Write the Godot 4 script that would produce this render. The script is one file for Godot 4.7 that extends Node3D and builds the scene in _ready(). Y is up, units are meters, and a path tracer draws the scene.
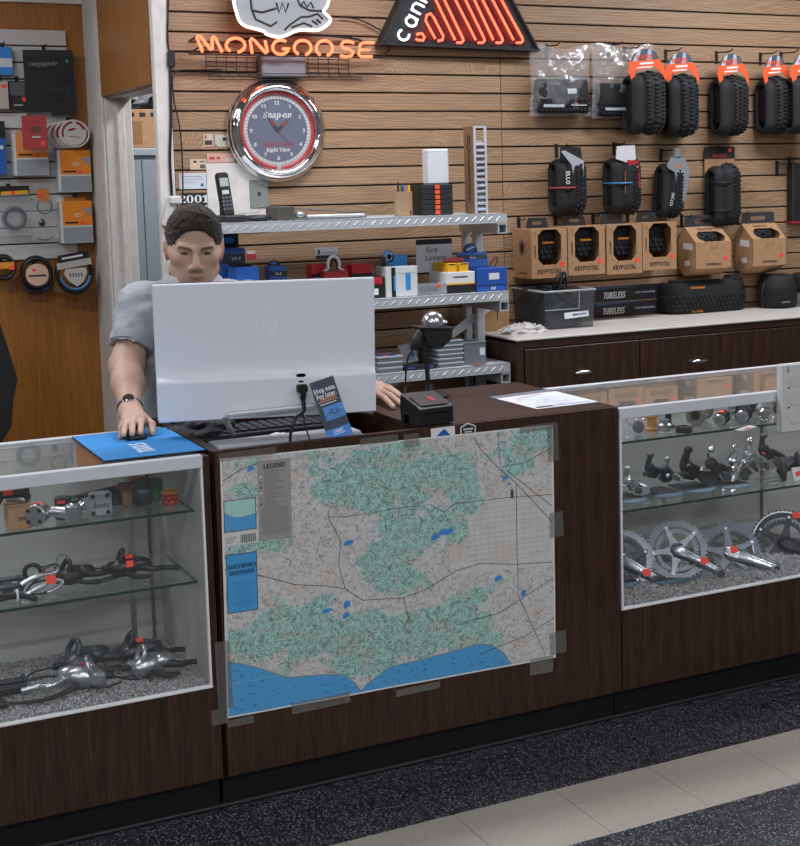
extends Node3D
# A bicycle shop's service counter: two glass display cases, a cash desk with a taped map, a man at a monitor, a slat wall behind.
# World: x runs along the counter to the right, z = 0 is the counter's front face, -z goes towards the back wall.

const FOCAL := 1437.3          # in pixels of an 800 x 846 picture
const PRIN := Vector2(503.3, 337.25)
const WALL := -1.97            # face of the wooden slats
const LEFTWALL := -3.4
const TOP := 0.976             # glass tops of the display cases
const DESK := 0.983            # top of the cash desk
const SHELF_Z := -1.5
var cam_xf: Transform3D
var rng := RandomNumberGenerator.new()
var taken := {}
var mats := {}

class MB:
	var v := PackedVector3Array()
	var n := PackedVector3Array()
	var t := PackedVector2Array()
	var c := PackedColorArray()
	var x := Transform3D.IDENTITY
	var col := Color.WHITE
	func p(a: Vector3, nn: Vector3, uv: Vector2) -> void:
		v.append(x * a)
		n.append((x.basis * nn).normalized())
		t.append(uv)
		c.append(col)
	func auto(a: Vector3, nn: Vector3) -> Vector2:
		var q := nn.abs()
		if q.z >= q.x and q.z >= q.y:
			return Vector2(a.x, -a.y)
		if q.x >= q.y:
			return Vector2(a.z, -a.y)
		return Vector2(a.x, a.z)
	func tri(a: Vector3, b: Vector3, d: Vector3) -> void:
		var nn := (b - a).cross(d - a)
		if nn.length_squared() < 1e-18:
			return
		nn = nn.normalized()
		p(a, nn, auto(a, nn)); p(d, nn, auto(d, nn)); p(b, nn, auto(b, nn))
	func quad(a: Vector3, b: Vector3, d: Vector3, e: Vector3) -> void:
		tri(a, b, d); tri(a, d, e)
	func quv(a: Vector3, b: Vector3, d: Vector3, e: Vector3, r := Rect2(0, 0, 1, 1)) -> void:
		# corners: lower left, lower right, upper right, upper left; the texture's top is v = 0
		var nn := (b - a).cross(d - a).normalized()
		var ua := Vector2(r.position.x, r.end.y); var ub := r.end; var ud := Vector2(r.end.x, r.position.y); var ue := r.position
		p(a, nn, ua); p(d, nn, ud); p(b, nn, ub)
		p(a, nn, ua); p(e, nn, ue); p(d, nn, ud)
	func box(o: Vector3, s: Vector3, bev := 0.0, rot := Vector3.ZERO) -> void:
		var keep := x
		x = x * Transform3D(Basis.from_euler(rot * PI / 180.0), o)
		var h := s * 0.5
		var b: float = minf(bev, minf(h.x, minf(h.y, h.z)) * 0.9)
		for ax in 3:
			var i := (ax + 1) % 3
			var j := (ax + 2) % 3
			for sg in [-1.0, 1.0]:
				var q := []
				for k in [[-1, -1], [1, -1], [1, 1], [-1, 1]]:
					var w := Vector3.ZERO
					w[ax] = h[ax] * sg; w[i] = (h[i] - b) * k[0]; w[j] = (h[j] - b) * k[1]
					q.append(w)
				if sg > 0:
					quad(q[0], q[1], q[2], q[3])
				else:
					quad(q[3], q[2], q[1], q[0])
		if b > 0.0:
			for ax in 3:
				var i := (ax + 1) % 3
				var j := (ax + 2) % 3
				for si in [-1.0, 1.0]:
					for sj in [-1.0, 1.0]:
						var q := []
						for e in [[-1, 0], [1, 0], [1, 1], [-1, 1]]:
							var w := Vector3.ZERO
							w[ax] = (h[ax] - b) * e[0]
							w[i] = si * (h[i] - (b if e[1] == 1 else 0.0))
							w[j] = sj * (h[j] - (b if e[1] == 0 else 0.0))
							q.append(w)
						if si * sj < 0:
							quad(q[0], q[1], q[2], q[3])
						else:
							quad(q[3], q[2], q[1], q[0])
			for sx in [-1.0, 1.0]:
				for sy in [-1.0, 1.0]:
					for sz in [-1.0, 1.0]:
						var a := Vector3(sx * h.x, sy * (h.y - b), sz * (h.z - b))
						var d := Vector3(sx * (h.x - b), sy * h.y, sz * (h.z - b))
						var e := Vector3(sx * (h.x - b), sy * (h.y - b), sz * h.z)
						if sx * sy * sz > 0:
							tri(a, d, e)
						else:
							tri(a, e, d)
		x = keep
	func grid(rows: Array, wrap_row := false, wrap_col := false) -> void:
		# rows of points; outside is where (along the row) x (to the next row) points
		var nr := rows.size()
		var nc: int = rows[0].size()
		var nor := []
		for i in nr:
			var line := PackedVector3Array()
			for j in nc:
				var jm := (j - 1 + nc) % nc if wrap_col else maxi(j - 1, 0)
				var jp := (j + 1) % nc if wrap_col else mini(j + 1, nc - 1)
				var im := (i - 1 + nr) % nr if wrap_row else maxi(i - 1, 0)
				var ip := (i + 1) % nr if wrap_row else mini(i + 1, nr - 1)
				var w: Vector3 = (rows[i][jp] - rows[i][jm]).cross(rows[ip][j] - rows[im][j])
				line.append(w.normalized() if w.length_squared() > 1e-20 else Vector3.UP)
			nor.append(line)
		for i in (nr if wrap_row else nr - 1):
			var k := (i + 1) % nr
			for j in (nc if wrap_col else nc - 1):
				var l := (j + 1) % nc
				var u0 := float(j) / maxi(nc - 1, 1); var u1 := float(j + 1) / maxi(nc - 1, 1)
				var w0 := 1.0 - float(i) / maxi(nr - 1, 1); var w1 := 1.0 - float(i + 1) / maxi(nr - 1, 1)
				p(rows[i][j], nor[i][j], Vector2(u0, w0)); p(rows[k][l], nor[k][l], Vector2(u1, w1)); p(rows[i][l], nor[i][l], Vector2(u1, w0))
				p(rows[i][j], nor[i][j], Vector2(u0, w0)); p(rows[k][j], nor[k][j], Vector2(u0, w1)); p(rows[k][l], nor[k][l], Vector2(u1, w1))
	func tube(pts: Array, r, sides := 8, closed := false) -> void:
		var m := pts.size()
		var rows := []
		var up := Vector3.ZERO
		for i in m:
			var a: Vector3 = pts[(i - 1 + m) % m] if closed else pts[maxi(i - 1, 0)]
			var b: Vector3 = pts[(i + 1) % m] if closed else pts[mini(i + 1, m - 1)]
			var d := (b - a).normalized()
			if up == Vector3.ZERO:
				up = d.cross(Vector3.RIGHT if absf(d.x) < 0.8 else Vector3.UP).normalized()
			else:
				up = (up - d * up.dot(d)).normalized()
			var side := d.cross(up)
			var rr: float = r[i] if r is Array else r
			var line := PackedVector3Array()
			for j in sides:
				var w := TAU * j / sides
				line.append(pts[i] + (up * cos(w) + side * sin(w)) * rr)
			rows.append(line)
		grid(rows, closed, true)
		if not closed:
			for e in [0, m - 1]:
				var line: PackedVector3Array = rows[e]
				for j in sides:
					var l := (j + 1) % sides
					if e == 0:
						tri(pts[0], line[l], line[j])
					else:
						tri(pts[e], line[j], line[l])
	func lathe(prof: Array, seg := 24, smooth := false) -> void:
		# profile of Vector2(radius, height), going up along the outside
		for i in prof.size() - 1:
			var a: Vector2 = prof[i]
			var b: Vector2 = prof[i + 1]
			var na := Vector2(b.y - a.y, a.x - b.x).normalized()
			var nb := na
			if smooth:
				if i > 0:
					var z: Vector2 = prof[i - 1]
					na = (na + Vector2(a.y - z.y, z.x - a.x).normalized()).normalized()
				if i < prof.size() - 2:
					var z: Vector2 = prof[i + 2]
					nb = (nb + Vector2(z.y - b.y, b.x - z.x).normalized()).normalized()
			for j in seg:
				var w0 := TAU * j / seg
				var w1 := TAU * (j + 1) / seg
				var c0 := Vector3(cos(w0), 0, -sin(w0)); var c1 := Vector3(cos(w1), 0, -sin(w1))
				var P := [c0 * a.x + Vector3(0, a.y, 0), c1 * a.x + Vector3(0, a.y, 0), c1 * b.x + Vector3(0, b.y, 0), c0 * b.x + Vector3(0, b.y, 0)]
				var N := [c0 * na.x + Vector3(0, na.y, 0), c1 * na.x + Vector3(0, na.y, 0), c1 * nb.x + Vector3(0, nb.y, 0), c0 * nb.x + Vector3(0, nb.y, 0)]
				var U := [Vector2(float(j) / seg, 0.5), Vector2(float(j + 1) / seg, 0.5), Vector2(float(j + 1) / seg, 0.4), Vector2(float(j) / seg, 0.4)]
				for k in [0, 2, 1, 0, 3, 2]:
					p(P[k], N[k], U[k])
	func prism(poly: PackedVector2Array, z0: float, z1: float) -> void:
		if Geometry2D.is_polygon_clockwise(poly):
			poly.reverse()
		var ids := Geometry2D.triangulate_polygon(poly)
		for i in range(0, ids.size(), 3):
			var a := poly[ids[i]]; var b := poly[ids[i + 1]]; var d := poly[ids[i + 2]]
			if (b - a).cross(d - a) < 0:
				var s := b; b = d; d = s
			tri(Vector3(a.x, a.y, z1), Vector3(b.x, b.y, z1), Vector3(d.x, d.y, z1))
			tri(Vector3(a.x, a.y, z0), Vector3(d.x, d.y, z0), Vector3(b.x, b.y, z0))
		for i in poly.size():
			var a := poly[i]; var b := poly[(i + 1) % poly.size()]
			quad(Vector3(a.x, a.y, z0), Vector3(b.x, b.y, z0), Vector3(b.x, b.y, z1), Vector3(a.x, a.y, z1))
	func ring(outer: PackedVector2Array, inner: PackedVector2Array, z0: float, z1: float) -> void:
		# two closed outlines with as many points each, counter-clockwise
		var m := outer.size()
		for i in m:
			var k := (i + 1) % m
			var a := outer[i]; var b := outer[k]; var d := inner[k]; var e := inner[i]
			quad(Vector3(a.x, a.y, z1), Vector3(b.x, b.y, z1), Vector3(d.x, d.y, z1), Vector3(e.x, e.y, z1))
			quad(Vector3(b.x, b.y, z0), Vector3(a.x, a.y, z0), Vector3(e.x, e.y, z0), Vector3(d.x, d.y, z0))
			quad(Vector3(a.x, a.y, z0), Vector3(b.x, b.y, z0), Vector3(b.x, b.y, z1), Vector3(a.x, a.y, z1))
			quad(Vector3(d.x, d.y, z0), Vector3(e.x, e.y, z0), Vector3(e.x, e.y, z1), Vector3(d.x, d.y, z1))
	func ell(o: Vector3, r: Vector3, rot := Vector3.ZERO, seg := 14) -> void:
		var keep := x
		x = x * Transform3D(Basis.from_euler(rot * PI / 180.0), o)
		var rows := []
		var nr := seg / 2 + 1
		for i in nr:
			var a := -PI / 2 + PI * i / (nr - 1)
			var line := PackedVector3Array()
			for j in seg:
				var w := TAU * j / seg
				line.append(Vector3(cos(a) * cos(w) * r.x, sin(a) * r.y, -cos(a) * sin(w) * r.z))
			rows.append(line)
		var first := n.size()
		grid(rows, false, true)
		for i in range(first, n.size()):   # true ellipsoid normals
			var q := x.affine_inverse() * v[i]
			n[i] = (x.basis * Vector3(q.x / (r.x * r.x), q.y / (r.y * r.y), q.z / (r.z * r.z))).normalized()
		x = keep
	func mesh() -> ArrayMesh:
		var a := []
		a.resize(Mesh.ARRAY_MAX)
		a[Mesh.ARRAY_VERTEX] = v; a[Mesh.ARRAY_NORMAL] = n; a[Mesh.ARRAY_TEX_UV] = t; a[Mesh.ARRAY_COLOR] = c
		var m := ArrayMesh.new()
		m.add_surface_from_arrays(Mesh.PRIMITIVE_TRIANGLES, a)
		return m

# ---------- pixels of the photograph to places ----------
func ray(x: float, y: float) -> Vector3:
	return cam_xf.basis * Vector3((x - PRIN.x) / FOCAL, -(y - PRIN.y) / FOCAL, -1.0)
func atz(x: float, y: float, z: float) -> Vector3:
	var d := ray(x, y)
	return cam_xf.origin + d * ((z - cam_xf.origin.z) / d.z)
func aty(x: float, y: float, h: float) -> Vector3:
	var d := ray(x, y)
	return cam_xf.origin + d * ((h - cam_xf.origin.y) / d.y)
func atx(x: float, y: float, h: float) -> Vector3:
	var d := ray(x, y)
	return cam_xf.origin + d * ((h - cam_xf.origin.x) / d.x)
func rect(x0: float, y0: float, x1: float, y1: float, z: float) -> Rect2:
	# rectangle on the plane at z: position is the lower left corner, y up
	var l := atz(x0, (y0 + y1) / 2, z).x
	var r := atz(x1, (y0 + y1) / 2, z).x
	var t := atz((x0 + x1) / 2, y0, z).y
	var b := atz((x0 + x1) / 2, y1, z).y
	return Rect2(l, b, r - l, t - b)

# ---------- nodes ----------
func numbered(called: String, where: Node) -> String:
	var k := str(where.get_instance_id()) + called
	taken[k] = taken.get(k, -1) + 1
	return called if taken[k] == 0 else "%s_%03d" % [called, taken[k]]
func thing(called: String, label: String, category: String, at := Vector3.ZERO, b := Basis.IDENTITY, group := "") -> Node3D:
	var o := Node3D.new()
	o.name = numbered(called, self)
	add_child(o)
	o.transform = Transform3D(b, at)
	o.set_meta("label", label); o.set_meta("category", category)
	if group != "":
		o.set_meta("group", group)
	return o
func part(parent: Node, called: String, mb: MB, m: Material, label := "") -> MeshInstance3D:
	return mpart(parent, called, mb.mesh(), m, label)
func mpart(parent: Node, called: String, me: Mesh, m: Material, label := "") -> MeshInstance3D:
	var o := MeshInstance3D.new()
	o.name = numbered(called, parent)
	o.mesh = me
	o.material_override = m
	parent.add_child(o, true)
	if label != "":
		o.set_meta("label", label)
	return o
func structure(called: String, parent: Node = null) -> Node3D:
	var o := Node3D.new()
	o.name = numbered(called, self)
	add_child(o)
	o.set_meta("kind", "structure")
	return o
func copy(o: Node3D, at: Vector3, label := "", b = null) -> Node3D:
	var r: Node3D = o.duplicate()
	r.name = numbered(String(o.name), self)
	add_child(r)
	r.transform = Transform3D(o.basis if b == null else b, at)
	if label != "":
		r.set_meta("label", label)
	return r
func shape(parent: Node, called: String, m: Material, prims: Array, label := "") -> MeshInstance3D:
	var mb := MB.new()
	add(mb, prims)
	return part(parent, called, mb, m, label)
func add(mb: MB, prims: Array) -> void:
	# ["box", centre, size, bevel, rotation] ["tube", points, radius, sides, closed] ["ell", centre, radii, rotation]
	# ["lathe", profile, origin, rotation, segments] ["prism", outline, z0, z1, origin, rotation]
	for q in prims:
		var a: Array = q
		match a[0]:
			"box":
				mb.box(a[1], a[2], a[3] if a.size() > 3 else 0.0, a[4] if a.size() > 4 else Vector3.ZERO)
			"tube":
				mb.tube(a[1], a[2], a[3] if a.size() > 3 else 8, a[4] if a.size() > 4 else false)
			"ell":
				mb.ell(a[1], a[2], a[3] if a.size() > 3 else Vector3.ZERO)
			"lathe":
				var keep := mb.x
				mb.x = mb.x * Transform3D(Basis.from_euler((a[3] if a.size() > 3 else Vector3.ZERO) * PI / 180.0), a[2] if a.size() > 2 else Vector3.ZERO)
				mb.lathe(a[1], a[4] if a.size() > 4 else 20)
				mb.x = keep
			"prism":
				var keep := mb.x
				mb.x = mb.x * Transform3D(Basis.from_euler((a[5] if a.size() > 5 else Vector3.ZERO) * PI / 180.0), a[4] if a.size() > 4 else Vector3.ZERO)
				mb.prism(PackedVector2Array(a[1]), a[2], a[3])
				mb.x = keep
func cyl(r: float, h: float, ch := 0.0) -> Array:
	# closed profile of a cylinder from y = 0 to h with chamfered ends
	return [Vector2(0, 0), Vector2(r - ch, 0), Vector2(r, ch), Vector2(r, h - ch), Vector2(r - ch, h), Vector2(0, h)]
func arc(o: Vector3, u: Vector3, w: Vector3, a0: float, a1: float, k: int) -> Array:
	var out := []
	for i in k + 1:
		var a := deg_to_rad(lerpf(a0, a1, float(i) / k))
		out.append(o + u * cos(a) + w * sin(a))
	return out
func curve(pts: Array, k := 6) -> Array:
	var out := []
	for i in pts.size() - 1:
		for j in k:
			var a: Vector3 = pts[maxi(i - 1, 0)]; var b: Vector3 = pts[i]; var d: Vector3 = pts[i + 1]; var e: Vector3 = pts[mini(i + 2, pts.size() - 1)]
			out.append(b.cubic_interpolate(d, a, e, float(j) / k))
	out.append(pts[-1])
	return out
var fonts := {}
func lettering(parent: Node, s: String, cap: float, at: Vector3, m: Material, rot := Vector3.ZERO, wide := 1.0, serif := false, skew := 0.0, deep := 0.0008) -> MeshInstance3D:
	if not fonts.has(serif):
		var f := SystemFont.new()
		f.font_names = PackedStringArray(["Droid Serif" if serif else "Droid Sans"])
		f.font_weight = 700
		fonts[serif] = f
	var t := TextMesh.new()
	t.font = fonts[serif]
	t.font_size = 24
	t.text = s
	t.pixel_size = cap / (24.0 * 0.72)
	t.depth = deep
	t.curve_step = 3.0
	var o := mpart(parent, "lettering", t, m)
	var b := Basis.from_euler(rot * PI / 180.0) * Basis(Vector3(wide, 0, 0), Vector3(skew, 1, 0), Vector3(0, 0, 1))
	o.transform = Transform3D(b, at)
	return o
func mat(hex: String, rough := 0.6, metal := 0.0) -> StandardMaterial3D:
	var k := "%s %.2f %.2f" % [hex, rough, metal]
	if not mats.has(k):
		var m := StandardMaterial3D.new()
		m.albedo_color = Color(hex)
		m.roughness = rough
		m.metallic = metal
		mats[k] = m
	return mats[k]
func glass(hex: String, alpha: float, rough := 0.0) -> StandardMaterial3D:
	var k := "glass" + hex + str(alpha) + str(rough)
	if not mats.has(k):
		var m := StandardMaterial3D.new()
		m.albedo_color = Color(Color(hex), alpha)
		m.roughness = rough
		m.transparency = BaseMaterial3D.TRANSPARENCY_ALPHA
		mats[k] = m
	return mats[k]
func glow(hex: String, energy: float) -> StandardMaterial3D:
	var k := "glow" + hex + str(energy)
	if not mats.has(k):
		var m := StandardMaterial3D.new()
		m.albedo_color = Color(hex)
		m.emission_enabled = true
		m.emission = Color(hex)
		m.emission_energy_multiplier = energy
		mats[k] = m
	return mats[k]
func textured(img: Image, rough: float, scale := Vector3.ONE, bump: Image = null, depth := 0.0) -> StandardMaterial3D:
	var m := StandardMaterial3D.new()
	m.albedo_texture = ImageTexture.create_from_image(img)
	m.roughness = rough
	m.uv1_scale = scale
	if bump:
		m.heightmap_enabled = true
		m.heightmap_texture = ImageTexture.create_from_image(bump)
		m.heightmap_scale = depth
	return m
func noise(freq: float, sd: int, octaves := 3) -> FastNoiseLite:
	var f := FastNoiseLite.new()
	f.noise_type = FastNoiseLite.TYPE_SIMPLEX_SMOOTH
	f.frequency = freq
	f.seed = sd
	f.fractal_octaves = octaves
	return f
func grain_image(w: int, h: int, dark: Color, light: Color, lines: float, wave: float, bands: int, sd: int, contrast := 1.0) -> Image:
	# wood grain running along u; each band of rows is a board of its own
	var img := Image.create(w, h, false, Image.FORMAT_RGB8)
	var low := noise(0.0035, sd, 2)
	var fine := noise(0.02, sd + 7, 3)
	var bh := h / bands
	for y in h:
		var b := y / bh
		var yy := float(y % bh) / bh
		var tone := 0.06 * sin(b * 12.9898 + sd)
		var curl := 0.5 + 0.5 * sin(b * 4.7 + sd)
		for x in w:
			var warp := low.get_noise_2d(x * (0.5 + curl), b * 500.0 + yy * 90.0)
			var r := (yy + warp * wave * curl) * lines
			var s := absf(fposmod(r, 1.0) - 0.3)
			var g := smoothstep(0.0, 0.7, s)
			var st := fine.get_noise_2d(x * 0.35, b * 900.0 + yy * bh * 9.0)
			var k := clampf(0.25 + 0.5 * g * contrast + 0.45 * st + tone, 0.0, 1.0)
			img.set_pixel(x, y, dark.lerp(light, k))
	return img
func speckle_image(size: int, base: Color, specks: Array, count: int, sd: int, big := 2, small := 1) -> Image:
	var img := Image.create(size, size, false, Image.FORMAT_RGB8)
	img.fill(base)
	var r := RandomNumberGenerator.new()
	r.seed = sd
	for i in count:
		var q := Rect2i(r.randi_range(0, size - 3), r.randi_range(0, size - 3), r.randi_range(small, big), r.randi_range(small, big))
		img.fill_rect(q, specks[r.randi_range(0, specks.size() - 1)])
	return img
func mottle_image(size: int, a: Color, b: Color, freq: float, sd: int) -> Image:
	var img := Image.create(size, size, false, Image.FORMAT_RGB8)
	var f := noise(freq, sd, 4)
	for y in size:
		for x in size:
			img.set_pixel(x, y, a.lerp(b, clampf(0.5 + 0.8 * f.get_noise_2d(x, y), 0, 1)))
	return img

# ---------- materials made once ----------
var M := {}
func make_materials() -> void:
	var oak := grain_image(1024, 768, Color("84684e"), Color("ba9876"), 6.0, 1.1, 12, 3, 0.75)
	M.oak = textured(oak, 0.55)
	M.oak_back = mat("35271b", 0.9)
	var walnut := grain_image(1024, 512, Color("23130a"), Color("643f24"), 11.0, 0.35, 1, 11, 0.35)
	M.walnut = textured(walnut, 0.42, Vector3(0.7, 1.7, 1))          # grain along u
	var upright: Image = walnut.duplicate()
	upright.rotate_90(CLOCKWISE)
	M.walnut_up = textured(upright, 0.42, Vector3(1.7, 0.7, 1))       # grain along v
	var ply := grain_image(1024, 512, Color("91591f"), Color("bb803b"), 5.0, 0.5, 1, 23, 0.25)
	var ply_up: Image = ply.duplicate()
	ply_up.rotate_90(CLOCKWISE)
	M.walnut.uv1_offset = Vector3(0.5, 0.5, 0)
	M.walnut_up.uv1_offset = Vector3(0.5, 0.5, 0)
	M.ply = textured(ply_up, 0.4, Vector3(0.8, 0.45, 1))
	M.black_tile = textured(speckle_image(512, Color("1f2024"), [Color("65686e"), Color("141517"), Color("3d4045"), Color("92959a"), Color("303236")], 5000, 5, 8, 2), 0.3, Vector3(3.28, 3.28, 1))
	M.beige_tile = textured(speckle_image(512, Color("9d968a"), [Color("938e85"), Color("b5b1a9"), Color("9c968c"), Color("77726b"), Color("a29d94")], 1500, 6, 5, 2), 0.35, Vector3(3.28, 3.28, 1))
	M.grout = mat("141416", 0.8)
	M.white_paint = textured(mottle_image(256, Color("cfcac2"), Color("dedad3"), 0.02, 8), 0.5, Vector3(1.5, 1.5, 1))
	M.plaster = mat("a9a49b", 0.8)
	M.case_white = textured(mottle_image(256, Color("b9bab5"), Color("c9cac6"), 0.008, 9), 0.5, Vector3(1.2, 1.2, 1))
	M.alu = mat("c6cacd", 0.42, 0.35)
	M.alu_trim = mat("d3d5d8", 0.45, 0.15)
	M.chrome = mat("e6e6e8", 0.08, 1.0)
	M.silver = mat("bfc1c4", 0.3, 0.9)
	M.gunmetal = mat("5b5d62", 0.35, 0.85)
	M.black = mat("141415", 0.5)
	M.black_gloss = mat("0e0e10", 0.2)
	M.rubber = textured(mottle_image(256, Color("111112"), Color("1b1b1c"), 0.05, 12), 0.75, Vector3(4, 4, 1))
	M.knob = mat("141415", 0.7)
	M.card = textured(mottle_image(256, Color("a07a57"), Color("b08862"), 0.04, 14), 0.85, Vector3(3, 3, 1))
	M.ink = mat("1d1a18", 0.7)
	M.white = mat("e2e2e0", 0.55)
	M.paper = mat("d8d9da", 0.8)
	M.red = mat("b01f24", 0.5)
	M.blue = mat("1f56a8", 0.5)
	M.sticker = mat("ff4a2e", 0.7)
	M.orange = mat("ec5a28", 0.55)
	M.yellow = mat("e3a81c", 0.5)
	M.pane = glass("d9e6e0", 0.015, 0.0)
	M.shelf_glass = glass("bcd6ca", 0.05, 0.0)
	M.edge_glass = mat("16352b", 0.15)
	M.film = glass("dfe3e6", 0.13, 0.2)
	M.clear_plastic = glass("c5ccd4", 0.35, 0.1)

func lamp(at: Vector3, along_x: bool, energy: float) -> void:
	var t := thing("ceiling_light", "white fluorescent fitting on the ceiling", "ceiling light", at, Basis.IDENTITY if along_x else Basis(Vector3.UP, PI / 2), "fluorescent fittings on the ceiling")
	shape(t, "housing", M.white, [["box", Vector3(0, -0.02, 0), Vector3(1.24, 0.04, 0.34), 0.006], ["box", Vector3(-0.615, -0.055, 0), Vector3(0.02, 0.05, 0.32), 0.004], ["box", Vector3(0.615, -0.055, 0), Vector3(0.02, 0.05, 0.32), 0.004]])
	var mb := MB.new()
	mb.prism(PackedVector2Array([Vector2(-0.16, -0.04), Vector2(-0.15, -0.07), Vector2(-0.11, -0.082), Vector2(0.11, -0.082), Vector2(0.15, -0.07), Vector2(0.16, -0.04)]), -0.605, 0.605)
	var d := part(t, "diffuser", mb, glow("f4f8ff", 3.0))
	d.rotation.y = PI / 2
	var l := AreaLight3D.new()
	l.name = "tube_light"
	l.area_size = Vector2(1.18, 0.28)
	l.light_energy = energy
	l.light_color = Color("f3f6ff")
	l.shadow_enabled = true
	l.area_range = 30.0
	l.area_attenuation = 2.0
	l.area_normalize_energy = true
	t.add_child(l)
	l.position = Vector3(0, -0.09, 0)
	l.rotation = Vector3(-PI / 2, 0, 0)

func _ready() -> void:
	rng.seed = 20240611
	# camera
	cam_xf = Transform3D(Basis(Vector3.UP, -0.4817) * Basis(Vector3.RIGHT, -0.1124) * Basis(Vector3.BACK, -0.0221), Vector3(-1.5, 1.6815, 3.62))
	var cam := Camera3D.new()
	cam.name = "camera"
	cam.projection = Camera3D.PROJECTION_FRUSTUM
	cam.near = 0.1
	cam.far = 60.0
	cam.keep_aspect = Camera3D.KEEP_HEIGHT
	cam.size = 846.0 / FOCAL * cam.near
	cam.frustum_offset = Vector2(400.0 - PRIN.x, -(423.0 - PRIN.y)) / FOCAL * cam.near
	add_child(cam)
	cam.transform = cam_xf
	cam.current = true
	# surroundings and exposure
	var env := Environment.new()
	env.background_mode = Environment.BG_COLOR
	env.background_color = Color("30343a")
	env.tonemap_mode = Environment.TONE_MAPPER_LINEAR
	env.tonemap_exposure = 1.2
	env.sdfgi_enabled = true
	env.ssao_enabled = true
	env.ssil_enabled = true
	var we := WorldEnvironment.new()
	we.name = "environment"
	we.environment = env
	add_child(we)
	make_materials()
	# ceiling lights: a row over the staff aisle, rows over the shop floor
	for q in [[-1.5, -2.3, 1.2], [-1.6, -0.95, 2.3], [0.6, -0.95, 2.6], [2.8, -0.95, 3.1], [-3.4, 1.9, 1.7], [-0.9, 1.9, 1.7], [1.6, 1.9, 1.7], [-3.2, 4.4, 4.6], [-0.4, 4.4, 4.6], [2.4, 4.4, 4.6]]:
		lamp(Vector3(q[0], 3.0, q[1]), true, q[2])
	room()
	for f in [counters, desk_things, wall_things, shelf_things, cabinet_things, tire_things, left_wall_things, left_case_things, right_case_things, person]:
		f.call()

func boxwall(parent: Node, called: String, m: Material, lo: Vector3, hi: Vector3, bev := 0.0) -> MeshInstance3D:
	return shape(parent, called, m, [["box", (lo + hi) / 2, hi - lo, bev]])

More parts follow.
